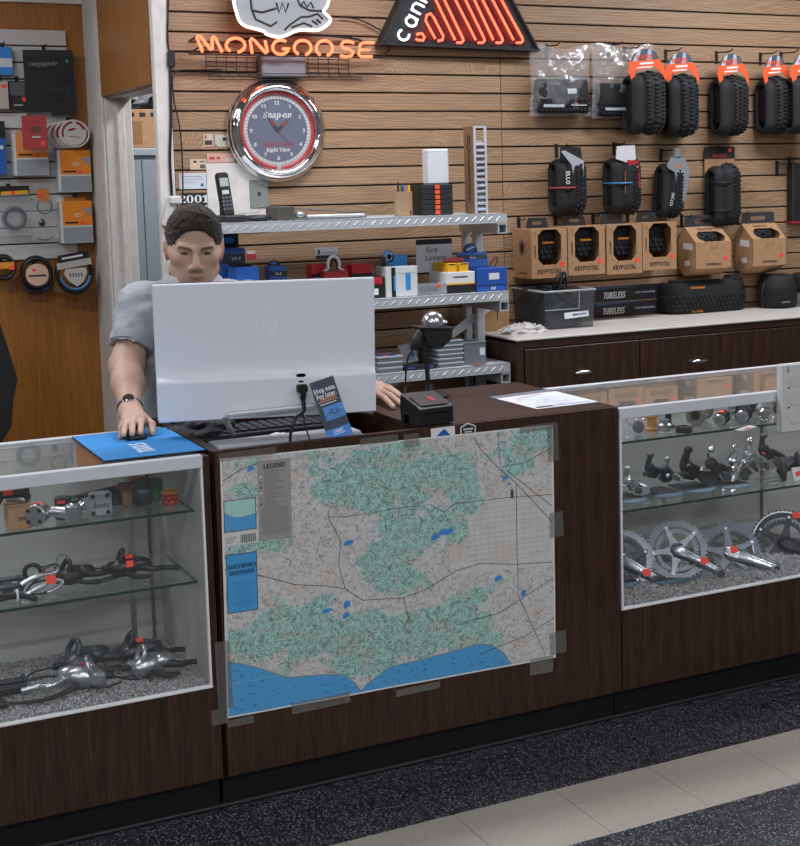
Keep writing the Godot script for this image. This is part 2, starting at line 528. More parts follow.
func room() -> void:
	# floor: dark slab with a tile for each square foot that can be told apart
	var fl := structure("floor")
	boxwall(fl, "slab", M.grout, Vector3(-5.2, -0.12, -4.6), Vector3(5.2, -0.0025, 6.2))
	var tile := {}
	for k in 4:
		for kind in ["black_tile", "beige_tile"]:
			var mb := MB.new()
			mb.box(Vector3(0, -0.0015, 0), Vector3(0.3036, 0.003, 0.3036), 0.0006)
			for i in mb.t.size():
				mb.t[i] += Vector2(0.31 * k, 0.17 * k)
			tile[kind + str(k)] = mb.mesh()
	var x0 := 0.047
	var z0 := 0.317
	for i in range(-16, 17):
		for j in range(-15, 19):
			var at := Vector3(x0 + 0.1524 + 0.3048 * i, 0, z0 + 0.1524 + 0.3048 * j)
			if absf(at.x) > 5.0 or at.z > 6.0 or at.z < -4.4:
				continue
			if j < -1 or j > 2 or i < -6 or i > 8:
				continue
			var light := j == 0
			var o := mpart(fl, "tile", tile[("beige_tile" if light else "black_tile") + str(posmod(i * 7 + j * 3, 4))], M.beige_tile if light else M.black_tile)
			o.position = at
			o.rotation.y = PI / 2 * posmod(i * 5 + j, 4)
	var far := MB.new()       # the tiles out of sight or too far to tell apart
	for i in range(-16, 17):
		for j in range(-15, 19):
			if not (j < -1 or j > 2 or i < -6 or i > 8):
				continue
			far.box(Vector3(x0 + 0.1524 + 0.3048 * i, -0.0015, z0 + 0.1524 + 0.3048 * j), Vector3(0.3036, 0.003, 0.3036))
	part(fl, "far_tiles", far, M.black_tile).set_meta("kind", "stuff")
	var ce := structure("ceiling")
	boxwall(ce, "panel", M.plaster, Vector3(-5.2, 3.0, -4.6), Vector3(5.2, 3.12, 6.2))
	boxwall(structure("wall_right"), "panel", M.plaster, Vector3(5.0, -0.1, -4.6), Vector3(5.2, 3.0, 6.2))
	boxwall(structure("wall_front"), "panel", mat("6f6a63", 0.8), Vector3(-5.2, -0.1, 6.0), Vector3(5.0, 3.0, 6.2))
	boxwall(structure("wall_left"), "panel", mat("7d7870", 0.8), Vector3(-5.2, -0.1, -4.6), Vector3(-5.0, 3.0, 6.0))
	# back wall: slats on a dark board
	var wb := structure("wall_back")
	boxwall(wb, "board", M.oak_back, Vector3(0.0, -0.1, WALL - 0.1), Vector3(5.0, 3.0, WALL - 0.012))
	var joint := atz(500, 60, WALL).x
	var base := atz(400, 93.0, WALL).y        # the dark line under a slat
	var ends := [-0.008, joint, joint + 2.44, 5.0]
	for s in 3:
		var w: float = ends[s + 1] - ends[s] - 0.004
		var kinds := []
		for k in 12:
			var mb := MB.new()
			var hh := 0.0695
			# face with a rounded lip, undercut behind
			var prof := [Vector2(0.0, -0.013), Vector2(0.0, -0.002), Vector2(0.0018, 0.0), Vector2(hh - 0.002, 0.0), Vector2(hh, -0.0022), Vector2(hh, -0.013)]
			for i in prof.size() - 1:
				var a: Vector2 = prof[i]; var b: Vector2 = prof[i + 1]
				var v0 := (k + 0.96 - 0.92 * a.x / hh) / 12.0
				var v1 := (k + 0.96 - 0.92 * b.x / hh) / 12.0
				mb.quv(Vector3(0, a.x, a.y), Vector3(w, a.x, a.y), Vector3(w, b.x, b.y), Vector3(0, b.x, b.y), Rect2(0.37 * k, v1, w / 1.7, v0 - v1))
			mb.quad(Vector3(0, 0, -0.013), Vector3(0, 0, 0), Vector3(0, hh, 0), Vector3(0, hh, -0.013))
			mb.quad(Vector3(w, 0, 0), Vector3(w, 0, -0.013), Vector3(w, hh, -0.013), Vector3(w, hh, 0))
			kinds.append(mb.mesh())
		for r in range(-24, 13):
			var y := base + 0.0037 + 0.0762 * r
			if y < 0.12 or y > 2.92 or (s == 2 and r % 1 != 0):
				continue
			var o := mpart(wb, "slat", kinds[posmod(r * 5 + s * 3, 12)], M.oak)
			o.position = Vector3(ends[s] + 0.002, y, WALL)
	# left wall, set further back: wood sheet between white trims
	var wl := structure("wall_back_left")
	boxwall(wl, "board", M.plaster, Vector3(-5.0, -0.1, LEFTWALL - 0.12), Vector3(-0.03, 3.0, LEFTWALL - 0.006))
	var tl := atz(60, 4, LEFTWALL)
	boxwall(wl, "wood_sheet", M.ply, Vector3(-4.9, 0.08, LEFTWALL - 0.006), Vector3(-0.028, tl.y, LEFTWALL), 0.001)
	boxwall(structure("trim_1"), "rail", M.white_paint, Vector3(-4.9, tl.y, LEFTWALL - 0.006), Vector3(-0.03, tl.y + 0.09, LEFTWALL + 0.02), 0.004)
	# wall running back beside the slat wall, with a doorway to the store room
	var wd := structure("wall_doorway")
	var X0 := -0.03
	var X1 := 0.09
	var far_z := -3.03
	var near_z := -2.15
	var head := 2.066
	boxwall(wd, "pier", M.white_paint, Vector3(X0, -0.1, LEFTWALL - 0.1), Vector3(X1, 3.0, far_z), 0.003)
	boxwall(wd, "pier", M.white_paint, Vector3(X0, -0.1, near_z), Vector3(-0.009, 3.0, WALL - 0.031), 0.003)
	boxwall(wd, "lintel", M.white_paint, Vector3(X0 + 0.02, head, far_z), Vector3(X1, 3.0, near_z))
	boxwall(wd, "head_panel", M.ply, Vector3(X0 - 0.012, head + 0.006, far_z - 0.01), Vector3(X0 + 0.02, 3.0, near_z + 0.005), 0.002)
	var t2 := structure("trim_2")
	boxwall(t2, "casing", M.white_paint, Vector3(X0 - 0.014, 0, far_z - 0.1), Vector3(X0, 3.0, far_z - 0.004), 0.004)
	boxwall(t2, "door_stop", M.white_paint, Vector3(X0 + 0.05, 0, far_z), Vector3(X0 + 0.085, head, far_z + 0.014), 0.003)
	boxwall(t2, "corner_post", M.white_paint, Vector3(-0.072, 0, WALL - 0.03), Vector3(-0.01, 3.0, WALL + 0.012), 0.004)
	# store room behind the slat wall
	var sr := structure("wall_store_room")
	boxwall(sr, "panel", M.plaster, Vector3(X1, -0.1, -4.6), Vector3(5.0, 3.0, -4.5))
	boxwall(sr, "panel", M.plaster, Vector3(2.2, -0.1, -4.5), Vector3(2.3, 3.0, WALL - 0.1))
	lamp(Vector3(0.9, 3.0, -2.7), false, 4.0)

func display_case(called: String, label: String, xa: float, xb: float, wood_left: bool, wood_right: bool, shelf_depths: Array, door_seam: float, hs: Array) -> Node3D:
	var t := thing(called, label, "display case", Vector3((xa + xb) / 2, 0, -0.25))
	var o := -t.position
	var B := func(nm: String, m: Material, lo: Vector3, hi: Vector3, bev := 0.0): return boxwall(t, nm, m, lo + o, hi + o, bev)
	var ia := xa + (0.022 if wood_left else 0.004)
	var ib := xb - (0.022 if wood_right else 0.004)
	B.call("toe_kick", mat("0b0b0c", 0.5), Vector3(xa, 0, -0.48), Vector3(xb, 0.1, -0.05))
	B.call("front_panel", M.walnut_up, Vector3(xa, 0.098, -0.02), Vector3(xb, 0.352, 0.0), 0.0015)
	B.call("deck", M.case_white, Vector3(xa, 0.335, -0.48), Vector3(xb, 0.35, -0.02))
	B.call("back_panel", M.case_white, Vector3(xa, 0.1, -0.5), Vector3(xb, 0.962, -0.48))
	if wood_right:
		B.call("side_panel", M.walnut_up, Vector3(ib + 0.004, 0.352, -0.48), Vector3(xb, TOP - 0.003, 0.0), 0.001)
		B.call("side_liner", M.case_white, Vector3(ib - 0.002, 0.352, -0.48), Vector3(ib + 0.004, TOP - 0.012, -0.003))
	if wood_left:
		B.call("side_panel", M.walnut_up, Vector3(xa, 0.352, -0.48), Vector3(ia - 0.004, TOP - 0.003, 0.0), 0.001)
		B.call("side_liner", M.case_white, Vector3(ia - 0.004, 0.352, -0.48), Vector3(ia + 0.002, TOP - 0.012, -0.003))
	else:
		B.call("side_liner", M.case_white, Vector3(xa, 0.352, -0.48), Vector3(ia + 0.002, TOP - 0.012, -0.003))
		if not wood_right:
			B.call("side_liner", M.case_white, Vector3(ib - 0.002, 0.352, -0.48), Vector3(xb, TOP - 0.012, -0.003))
	B.call("top_rail", M.alu_trim, Vector3(ia - 0.004, TOP - 0.033, -0.022), Vector3(ib + 0.004, TOP + 0.001, 0.002), 0.002)
	B.call("bottom_rail", M.white, Vector3(ia - 0.004, 0.3525, -0.014), Vector3(ib + 0.004, 0.359, 0.002), 0.001)
	for xx in [ia, ib]:
		B.call("corner_strip", M.white, Vector3(xx - 0.003, 0.3595, -0.012), Vector3(xx + 0.003, TOP - 0.0335, 0.001), 0.001)
	B.call("back_rail", M.alu_trim, Vector3(xa, TOP - 0.016, -0.5), Vector3(xb, TOP + 0.001, -0.474), 0.002)
	B.call("top_glass", M.pane, Vector3(ia + 0.001, TOP - 0.006, -0.4735), Vector3(ib - 0.001, TOP, -0.0225))
	B.call("front_glass", M.pane, Vector3(ia + 0.004, 0.3595, -0.009), Vector3(ib - 0.004, TOP - 0.034, -0.005))
	for k in 2:
		var sh: Node = B.call("glass_shelf", M.shelf_glass, Vector3(ia + 0.012, hs[k] - 0.004, -0.03 - shelf_depths[k]), Vector3(ib - 0.02, hs[k] + 0.003, -0.031))
		var eb := MB.new()
		eb.box(Vector3((ia + ib) / 2, hs[k] - 0.0005, -0.0295) + o, Vector3(ib - ia - 0.034, 0.007, 0.002))
		eb.box(Vector3(ib - 0.019, hs[k] - 0.0005, -0.03 - shelf_depths[k] / 2) + o, Vector3(0.002, 0.007, shelf_depths[k]))
		part(sh, "ground_edge", eb, M.edge_glass)
	# slotted standards at the back with arms for the shelves, and a seam in the back
	for xx in [lerpf(xa, xb, 0.08), lerpf(xa, xb, 0.5), lerpf(xa, xb, 0.94)]:
		B.call("shelf_standard", M.silver, Vector3(xx - 0.008, 0.36, -0.48), Vector3(xx + 0.008, 0.95, -0.474), 0.001)
		for k in 2:
			B.call("shelf_arm", M.silver, Vector3(xx - 0.0015, hs[k] - 0.024, -0.474), Vector3(xx + 0.0015, hs[k] - 0.0045, -0.05 - shelf_depths[k] * 0.6), 0.0005)
	B.call("door_edge", mat("6d5a4a", 0.6), Vector3(door_seam - 0.004, 0.36, -0.48), Vector3(door_seam + 0.004, 0.95, -0.472))
	for k in 2:
		for xx in [ia + 0.02, ib - 0.035]:
			B.call("shelf_pin", M.silver, Vector3(xx - 0.003, hs[k] - 0.016, -0.06), Vector3(xx + 0.003, hs[k] - 0.0045, -0.045), 0.001)
	return t

func gravel(t: Node, lo: Vector3, hi: Vector3, n: int, sd: int) -> void:
	var mb := MB.new()
	for s in [[0, 0]]:
		var q := [Vector3(1, 0, 0), Vector3(0, 0.7, 0), Vector3(0, 0, 1), Vector3(-0.9, 0.1, 0), Vector3(0.1, -0.7, 0), Vector3(0, 0.1, -1.1)]
		for f in [[0, 1, 2], [2, 1, 3], [3, 1, 5], [5, 1, 0], [2, 4, 0], [3, 4, 2], [5, 4, 3], [0, 4, 5]]:
			mb.tri(q[f[0]], q[f[2]], q[f[1]])
	var mm := MultiMesh.new()
	mm.transform_format = MultiMesh.TRANSFORM_3D
	mm.use_colors = true
	mm.mesh = mb.mesh()
	mm.instance_count = n
	var r := RandomNumberGenerator.new()
	r.seed = sd
	for i in n:
		var b := Basis.from_euler(Vector3(r.randf() * TAU, r.randf() * TAU, r.randf() * TAU)).scaled(Vector3.ONE * r.randf_range(0.0022, 0.0046))
		mm.set_instance_transform(i, Transform3D(b, Vector3(r.randf_range(lo.x, hi.x), r.randf_range(lo.y, hi.y), r.randf_range(lo.z, hi.z))))
		var g := r.randf_range(0.2, 0.62)
		mm.set_instance_color(i, Color(g, g, g * 0.98))
	var o := MultiMeshInstance3D.new()
	o.name = numbered("gravel_bed", t)
	o.multimesh = mm
	var m := StandardMaterial3D.new()
	m.vertex_color_use_as_albedo = true
	m.roughness = 0.85
	o.material_override = m
	o.set_meta("kind", "stuff")
	if t == self:
		pass
	t.add_child(o, true)

func counters() -> void:
	var lc := display_case("display_case", "glass display case with a blue mouse mat on top, beside the map", -2.3, -0.478, false, true, [0.22, 0.3], -0.53, [0.8275, 0.636])
	var rc := display_case("display_case", "glass display case holding silver and black cranksets", 0.78, 2.6, false, false, [0.3, 0.34], atz(762, 460, -0.475).x, [0.8645, 0.651])
	for q in [[-1.25, -0.505, 31, "grey gravel strewn on the floor of the case under brake levers"], [0.79, 1.75, 32, "grey gravel strewn on the floor of the case under cranksets"]]:
		var t := thing("gravel", q[3], "gravel", Vector3((q[0] + q[1]) / 2, 0.352, -0.25))
		t.set_meta("kind", "stuff")
		gravel(t, Vector3(q[0] - t.position.x, 0.0, -0.225), Vector3(q[1] - t.position.x, 0.011, 0.232), 17000, q[2])
	# cash desk
	var d := thing("cash_desk", "dark wood cash desk with a sunken well and a taped map on its front", "desk", Vector3(0.155, 0, -0.32))
	var o := -d.position
	var xa := -0.468
	var xb := 0.776
	var D := func(nm: String, m: Material, lo: Vector3, hi: Vector3, bev := 0.0): return boxwall(d, nm, m, lo + o, hi + o, bev)
	var wx := aty(420, 427, DESK).x
	D.call("toe_kick", mat("0b0b0c", 0.5), Vector3(xa, 0, -0.62), Vector3(xb, 0.1, -0.05))
	D.call("front_panel", M.walnut_up, Vector3(xa + 0.002, 0.098, -0.02), Vector3(xb, DESK - 0.0005, 0.0), 0.0015)
	D.call("side_panel", M.walnut_up, Vector3(xa, 0.1, -0.64), Vector3(xa + 0.024, DESK - 0.001, -0.0205), 0.001)
	D.call("side_panel", M.walnut_up, Vector3(xb - 0.022, 0.1, -0.64), Vector3(xb, DESK - 0.027, -0.0205), 0.001)
	D.call("back_panel", M.walnut_up, Vector3(xa + 0.024, 0.1, -0.64), Vector3(xb - 0.022, DESK - 0.027, -0.62))
	D.call("top_board", M.walnut, Vector3(wx, DESK - 0.026, -0.64), Vector3(xb, DESK, -0.0205), 0.0015)
	D.call("well_side", M.walnut, Vector3(wx, 0.87, -0.62), Vector3(wx + 0.02, DESK - 0.0265, -0.0205))
	D.call("well_floor", M.walnut, Vector3(xa + 0.024, 0.862, -0.62), Vector3(wx + 0.02, 0.87, -0.0205))
	D.call("back_rail", M.walnut, Vector3(xa + 0.024, DESK - 0.027, -0.64), Vector3(wx - 0.0005, DESK - 0.002, -0.62), 0.001)
	# rubber cove strip along the floor
	var cv := structure("baseboard_counter")
	boxwall(cv, "cove", mat("0e0e0f", 0.6), Vector3(-2.3, 0.0, -0.05), Vector3(2.6, 0.012, -0.03), 0.004)
	map_sheet()

func stroke(img: Image, pts: Array, col: Color, w := 1) -> void:
	for i in pts.size() - 1:
		var a: Vector2 = pts[i]; var b: Vector2 = pts[i + 1]
		var k := maxi(1, int(a.distance_to(b)))
		for j in k + 1:
			var q := a.lerp(b, float(j) / k)
			if w <= 1:
				if q.x >= 0 and q.y >= 0 and q.x < img.get_width() and q.y < img.get_height():
					img.set_pixelv(Vector2i(q), col)
			else:
				img.fill_rect(Rect2i(int(q.x) - w / 2, int(q.y) - w / 2, w, w), col)

func map_image() -> Image:
	var W := 1000
	var H := 760
	var img := Image.create(W, H, false, Image.FORMAT_RGB8)
	var wood := noise(0.006, 41, 4)
	var hill := noise(0.045, 42, 4)
	var tint := noise(0.01, 43, 2)
	var coast := PackedVector2Array()
	for q in [[-5, 588], [80, 621], [167, 670], [270, 681], [335, 693], [364, 725], [381, 752], [401, 732], [470, 693], [566, 688], [693, 676], [751, 671], [787, 681], [823, 710], [849, 751], [856, 770], [-5, 770]]:
		coast.append(Vector2(q[0], q[1]))
	var land := Color("c9c8c4"); var green := Color("a4cdc1"); var sea := Color("4f9ccf"); var tan_ := Color("c8b7a6")
	# broad green ranges: centre, radii
	var greens := []
	for q in [[414, 92, 100, 70], [577, 97, 110, 80], [701, 182, 70, 70], [906, 70, 90, 60], [43, 101, 60, 40], [518, 326, 110, 75], [601, 268, 60, 70], [435, 370, 70, 50], [247, 559, 190, 80], [70, 542, 90, 60], [403, 640, 120, 50], [709, 596, 120, 75], [581, 603, 100, 75], [151, 261, 70, 22], [250, 126, 40, 35], [347, 138, 60, 45], [753, 503, 60, 50], [485, 600, 100, 70], [184, 494, 90, 35]]:
		greens.append([q[0] / 1000.0, q[1] / 760.0, q[2] / 1000.0, q[3] / 760.0])
	var flat := [[0.84, 0.43, 0.17, 0.17], [0.93, 0.8, 0.09, 0.2], [0.3, 0.5, 0.12, 0.06], [0.93, 0.27, 0.08, 0.1]]
	var cw := W / 8 + 2
	var cg := PackedFloat32Array(); var cf := PackedFloat32Array()
	for j in H / 8 + 2:
		for i in cw:
			var u := i * 8.0 / W; var v := j * 8.0 / H
			var g := -0.5
			for q in greens:
				g += 1.15 * exp(-pow((u - q[0]) / q[2], 2) - pow((v - q[1]) / q[3], 2))
			var fl := 0.0
			for q in flat:
				fl += exp(-pow((u - q[0]) / q[2], 2) - pow((v - q[1]) / q[3], 2))
			cg.append(g - fl * 0.8); cf.append(fl)
	for y in H:
		for x in W:
			var at := (y / 8) * cw + x / 8
			var fx := (x % 8) / 8.0; var fy := (y % 8) / 8.0
			var g := lerpf(lerpf(cg[at], cg[at + 1], fx), lerpf(cg[at + cw], cg[at + cw + 1], fx), fy)
			var fl := cf[at]
			var w := wood.get_noise_2d(x, y) * 1.5
			var c := land.lerp(green, smoothstep(-0.12, 0.02, g + w))
			c = c.lerp(tan_, clampf(tint.get_noise_2d(x, y) - 0.1, 0.0, 0.45))
			var h0 := hill.get_noise_2d(x, y) * clampf(1.0 - fl, 0.0, 1.0)      # printed hill tint
			img.set_pixel(x, y, c.darkened(clampf(h0 * 0.22, 0.0, 0.3)))
	var pen := RandomNumberGenerator.new()      # printed hachures
	pen.seed = 404
	for i in 26000:
		var q := Vector2(pen.randf() * W, pen.randf() * H)
		var c := img.get_pixelv(Vector2i(q))
		var u := q.x / W; var v := q.y / H
		if c.g - c.r < 0.05 and (pen.randf() > 0.3 or (u > 0.66 and v > 0.28 and v < 0.58)):
			continue
		var a := PI * (0.5 + 0.9 * tint.get_noise_2d(q.x * 1.6, q.y * 1.6)) + pen.randf_range(-0.35, 0.35)
		for k in pen.randi_range(5, 15):
			q += Vector2(cos(a), sin(a)) * 0.9
			a += pen.randf_range(-0.12, 0.12)
			if q.x < 0 or q.y < 0 or q.x >= W or q.y >= H:
				break
			img.set_pixelv(Vector2i(q), img.get_pixelv(Vector2i(q)).lerp(Color("3a3d3b"), 0.5))
	for y in range(560, H):
		for x in 935:
			if Geometry2D.is_point_in_polygon(Vector2(x, y), coast):
				img.set_pixel(x, y, sea.darkened(0.25) if hill.get_noise_2d(x * 0.9, y * 2.0 + 300) > 0.42 else sea)
	stroke(img, Array(coast).slice(0, 15), Color("8a7d6c"), 2)
	var road := Color("4b4542")
	for r in [[[296, 186], [296, 207], [345, 213], [506, 206], [602, 209], [644, 238], [679, 215], [845, 217], [994, 225]], [[5, 320], [99, 353], [199, 396], [289, 414], [341, 431], [393, 474], [514, 486], [584, 469], [676, 427], [755, 414], [871, 434], [991, 445]], [[740, 16], [761, 54], [817, 117], [875, 174], [993, 313]], [[819, 5], [825, 111]], [[825, 118], [905, 113], [995, 73]], [[875, 174], [876, 435], [877, 537], [964, 742]], [[296, 207], [331, 286], [323, 353], [341, 431]], [[5, 66], [57, 37], [107, 23]], [[514, 486], [527, 551], [513, 577]], [[694, 594], [810, 584], [995, 497]], [[750, 704], [897, 672], [995, 629]], [[845, 130], [990, 260]]]:
		var pts := []
		for q in r:
			pts.append(Vector2(q[0], q[1]))
		stroke(img, pts, road, 2)
	var rr := RandomNumberGenerator.new()
	rr.seed = 77
	for i in 13:      # street grid of the valley
		var x := 690 + i * 23
		stroke(img, [Vector2(x, 225 + rr.randf() * 40), Vector2(x + rr.randf_range(-3, 3), 425 - rr.randf() * 30)], Color("a7a39d"), 1)
		var y := 226 + i * 16
		stroke(img, [Vector2(665 + rr.randf() * 60, y), Vector2(985 - rr.randf() * 80, y + rr.randf_range(-4, 4))], Color("9e9a95"), 1)
	for i in 5:
		stroke(img, [Vector2(200 * i + 90, 0), Vector2(200 * i + 92, 590)], Color("b3b0ab"), 1)
		stroke(img, [Vector2(0, 150 * i + 60), Vector2(995, 150 * i + 58)], Color("b8b5b0"), 1)
	for q in [[630, 290, 40, 14], [606, 302, 22, 14], [345, 284, 22, 12], [804, 462, 18, 12], [890, 520, 11, 18], [276, 482, 26, 8], [340, 468, 14, 18], [336, 502, 14, 14], [78, 32, 14, 10], [837, 146, 10, 12], [851, 170, 7, 8]]:
		img.fill_rect(Rect2i(q[0], q[1], q[2], q[3]), Color("3f84c6"))
		img.fill_rect(Rect2i(q[0] - 5, q[1] + 4, q[2] - 4, q[3]), Color("3f84c6"))
	# inset map, code strip, cover and legend
	img.fill_rect(Rect2i(6, 122, 88, 92), Color("3a3f42"))
	img.fill_rect(Rect2i(8, 124, 84, 88), green)
	for x in 84:
		var yy := 158 + int(9 * sin(x * 0.05) + x * 0.22)
		img.fill_rect(Rect2i(8 + x, yy, 1, 212 - yy), sea)
	img.fill_rect(Rect2i(5, 218, 92, 36), Color("cdccc9"))
	for i in 14:
		img.fill_rect(Rect2i(50 + i * 3, 226, 1 + i % 2, 24), Color("2d2b2a"))
	for i in 5:
		img.fill_rect(Rect2i(10, 230 + i * 4, 30 - i * 3, 1), Color("46423f"))
	img.fill_rect(Rect2i(9, 280, 84, 172), Color("1d3b57"))
	img.fill_rect(Rect2i(11, 282, 80, 168), Color("4498cf"))
	for i in 12:
		img.fill_rect(Rect2i(24 + (i % 3) * 4, 366 + i * 6, 54 - (i % 3) * 8, 1), Color("27628f"))
	img.fill_rect(Rect2i(100, 18, 92, 234), Color("98958e"))
	for i in 48:
		img.fill_rect(Rect2i(118 if i < 28 else 108, 46 + i * 4, rr.randi_range(26, 62) if i < 28 else 76, 1), Color("5f5c57"))
	for i in 6:
		img.fill_rect(Rect2i(107, 62 + i * 16, 4, 5), [Color("e8e7e3"), Color("3a6ea5"), Color("2c2a28")][i % 3])
	img.fill_rect(Rect2i(856, 194, 10, 26), Color("4e4038"))
	for q in [[0, 0, W, 5], [0, H - 5, W, 5], [0, 0, 5, H], [W - 5, 0, 5, H]]:
		img.fill_rect(Rect2i(q[0], q[1], q[2], q[3]), Color("d9d7d2"))
	return img

func map_sheet() -> void:
	var z := 0.003
	var bl := atz(227, 718.5, z); var br := atz(556, 657.5, z); var tl := atz(220, 459, z); var tr := atz(553, 424.5, z)
	var t := thing("map", "large topographic paper map taped to the front of the cash desk", "map", (bl + br) / 2 - Vector3(0, 0, 0.001))
	var rows := []
	var back := []
	for i in 25:
		var line := PackedVector3Array()
		var bk := PackedVector3Array()
		for j in 41:
			var u := j / 40.0; var v := i / 24.0
			var q := bl.lerp(br, u).lerp(tl.lerp(tr, u), v)
			q.z += 0.0007 * sin(u * 23.0 + v * 4.0) + 0.0006 * sin(v * 17.0 + u * 9.0) + (0.0005 if absf(fposmod(u * 8.0, 1.0) - 0.5) < 0.08 else 0.0)
			line.append(q - t.position)
			bk.append(q - t.position - Vector3(0, 0, 0.0004))
		rows.append(line)
		bk.reverse()
		back.append(bk)
	var mb := MB.new()
	mb.grid(rows)
	part(t, "sheet", mb, textured(map_image(), 0.5))
	var bm := MB.new()
	bm.grid(back)
	part(t, "backing", bm, M.paper)
	lettering(t, "SANTA MONICA", 0.011, bl.lerp(br, 0.051).lerp(tl.lerp(tr, 0.051), 0.585) - t.position + Vector3(0, 0, 0.0016), mat("1d4468", 0.6), Vector3(0, 0, 0.8), 0.62, true, 0.0, 0.0004)
	lettering(t, "MOUNTAINS", 0.011, bl.lerp(br, 0.051).lerp(tl.lerp(tr, 0.051), 0.56) - t.position + Vector3(0, 0, 0.0016), mat("1d4468", 0.6), Vector3(0, 0, 0.8), 0.7, true, 0.0, 0.0004)
	lettering(t, "LEGEND", 0.012, bl.lerp(br, 0.146).lerp(tl.lerp(tr, 0.146), 0.955) - t.position + Vector3(0, 0, 0.0016), mat("33302d", 0.6), Vector3(0, 0, 0.8), 0.85, true, 0.0, 0.0004)
	# strips of clear tape: corners in pixels of the photograph
	var tape := glass("8d8a80", 0.2, 0.15)
	for q in [[218, 449, 276, 459, 3], [360, 436, 398, 444, 5], [404, 433, 419, 448, 5], [520, 424, 556, 431, 6], [548, 424, 558, 462, 0], [550, 511, 563, 538, 0], [550, 630, 566, 655, 0], [530, 655, 553, 676, 30], [292, 690, 350, 716, 9], [396, 684, 440, 694, 9], [212, 707, 228, 726, 0], [228, 716, 254, 727, 9], [218, 640, 230, 710, 0]]:
		var a := atz(q[0], q[3], 0.005); var b := atz(q[2], q[1], 0.005)
		shape(t, "tape", tape, [["box", (a + b) / 2 - t.position, Vector3(absf(b.x - a.x), maxf(absf(b.y - a.y) * (0.75 if q[4] == 9 else 1.0), 0.02), 0.0008), 0.0, Vector3(0, 0, -1.5 if q[4] == 30 else 0.8)]])

func frame_of(o: Vector3, px: Vector3, py: Vector3) -> Basis:
	var bx := (px - o).normalized()
	var by := (py - o)
	by = (by - bx * by.dot(bx)).normalized()
	return Basis(bx, by, bx.cross(by))

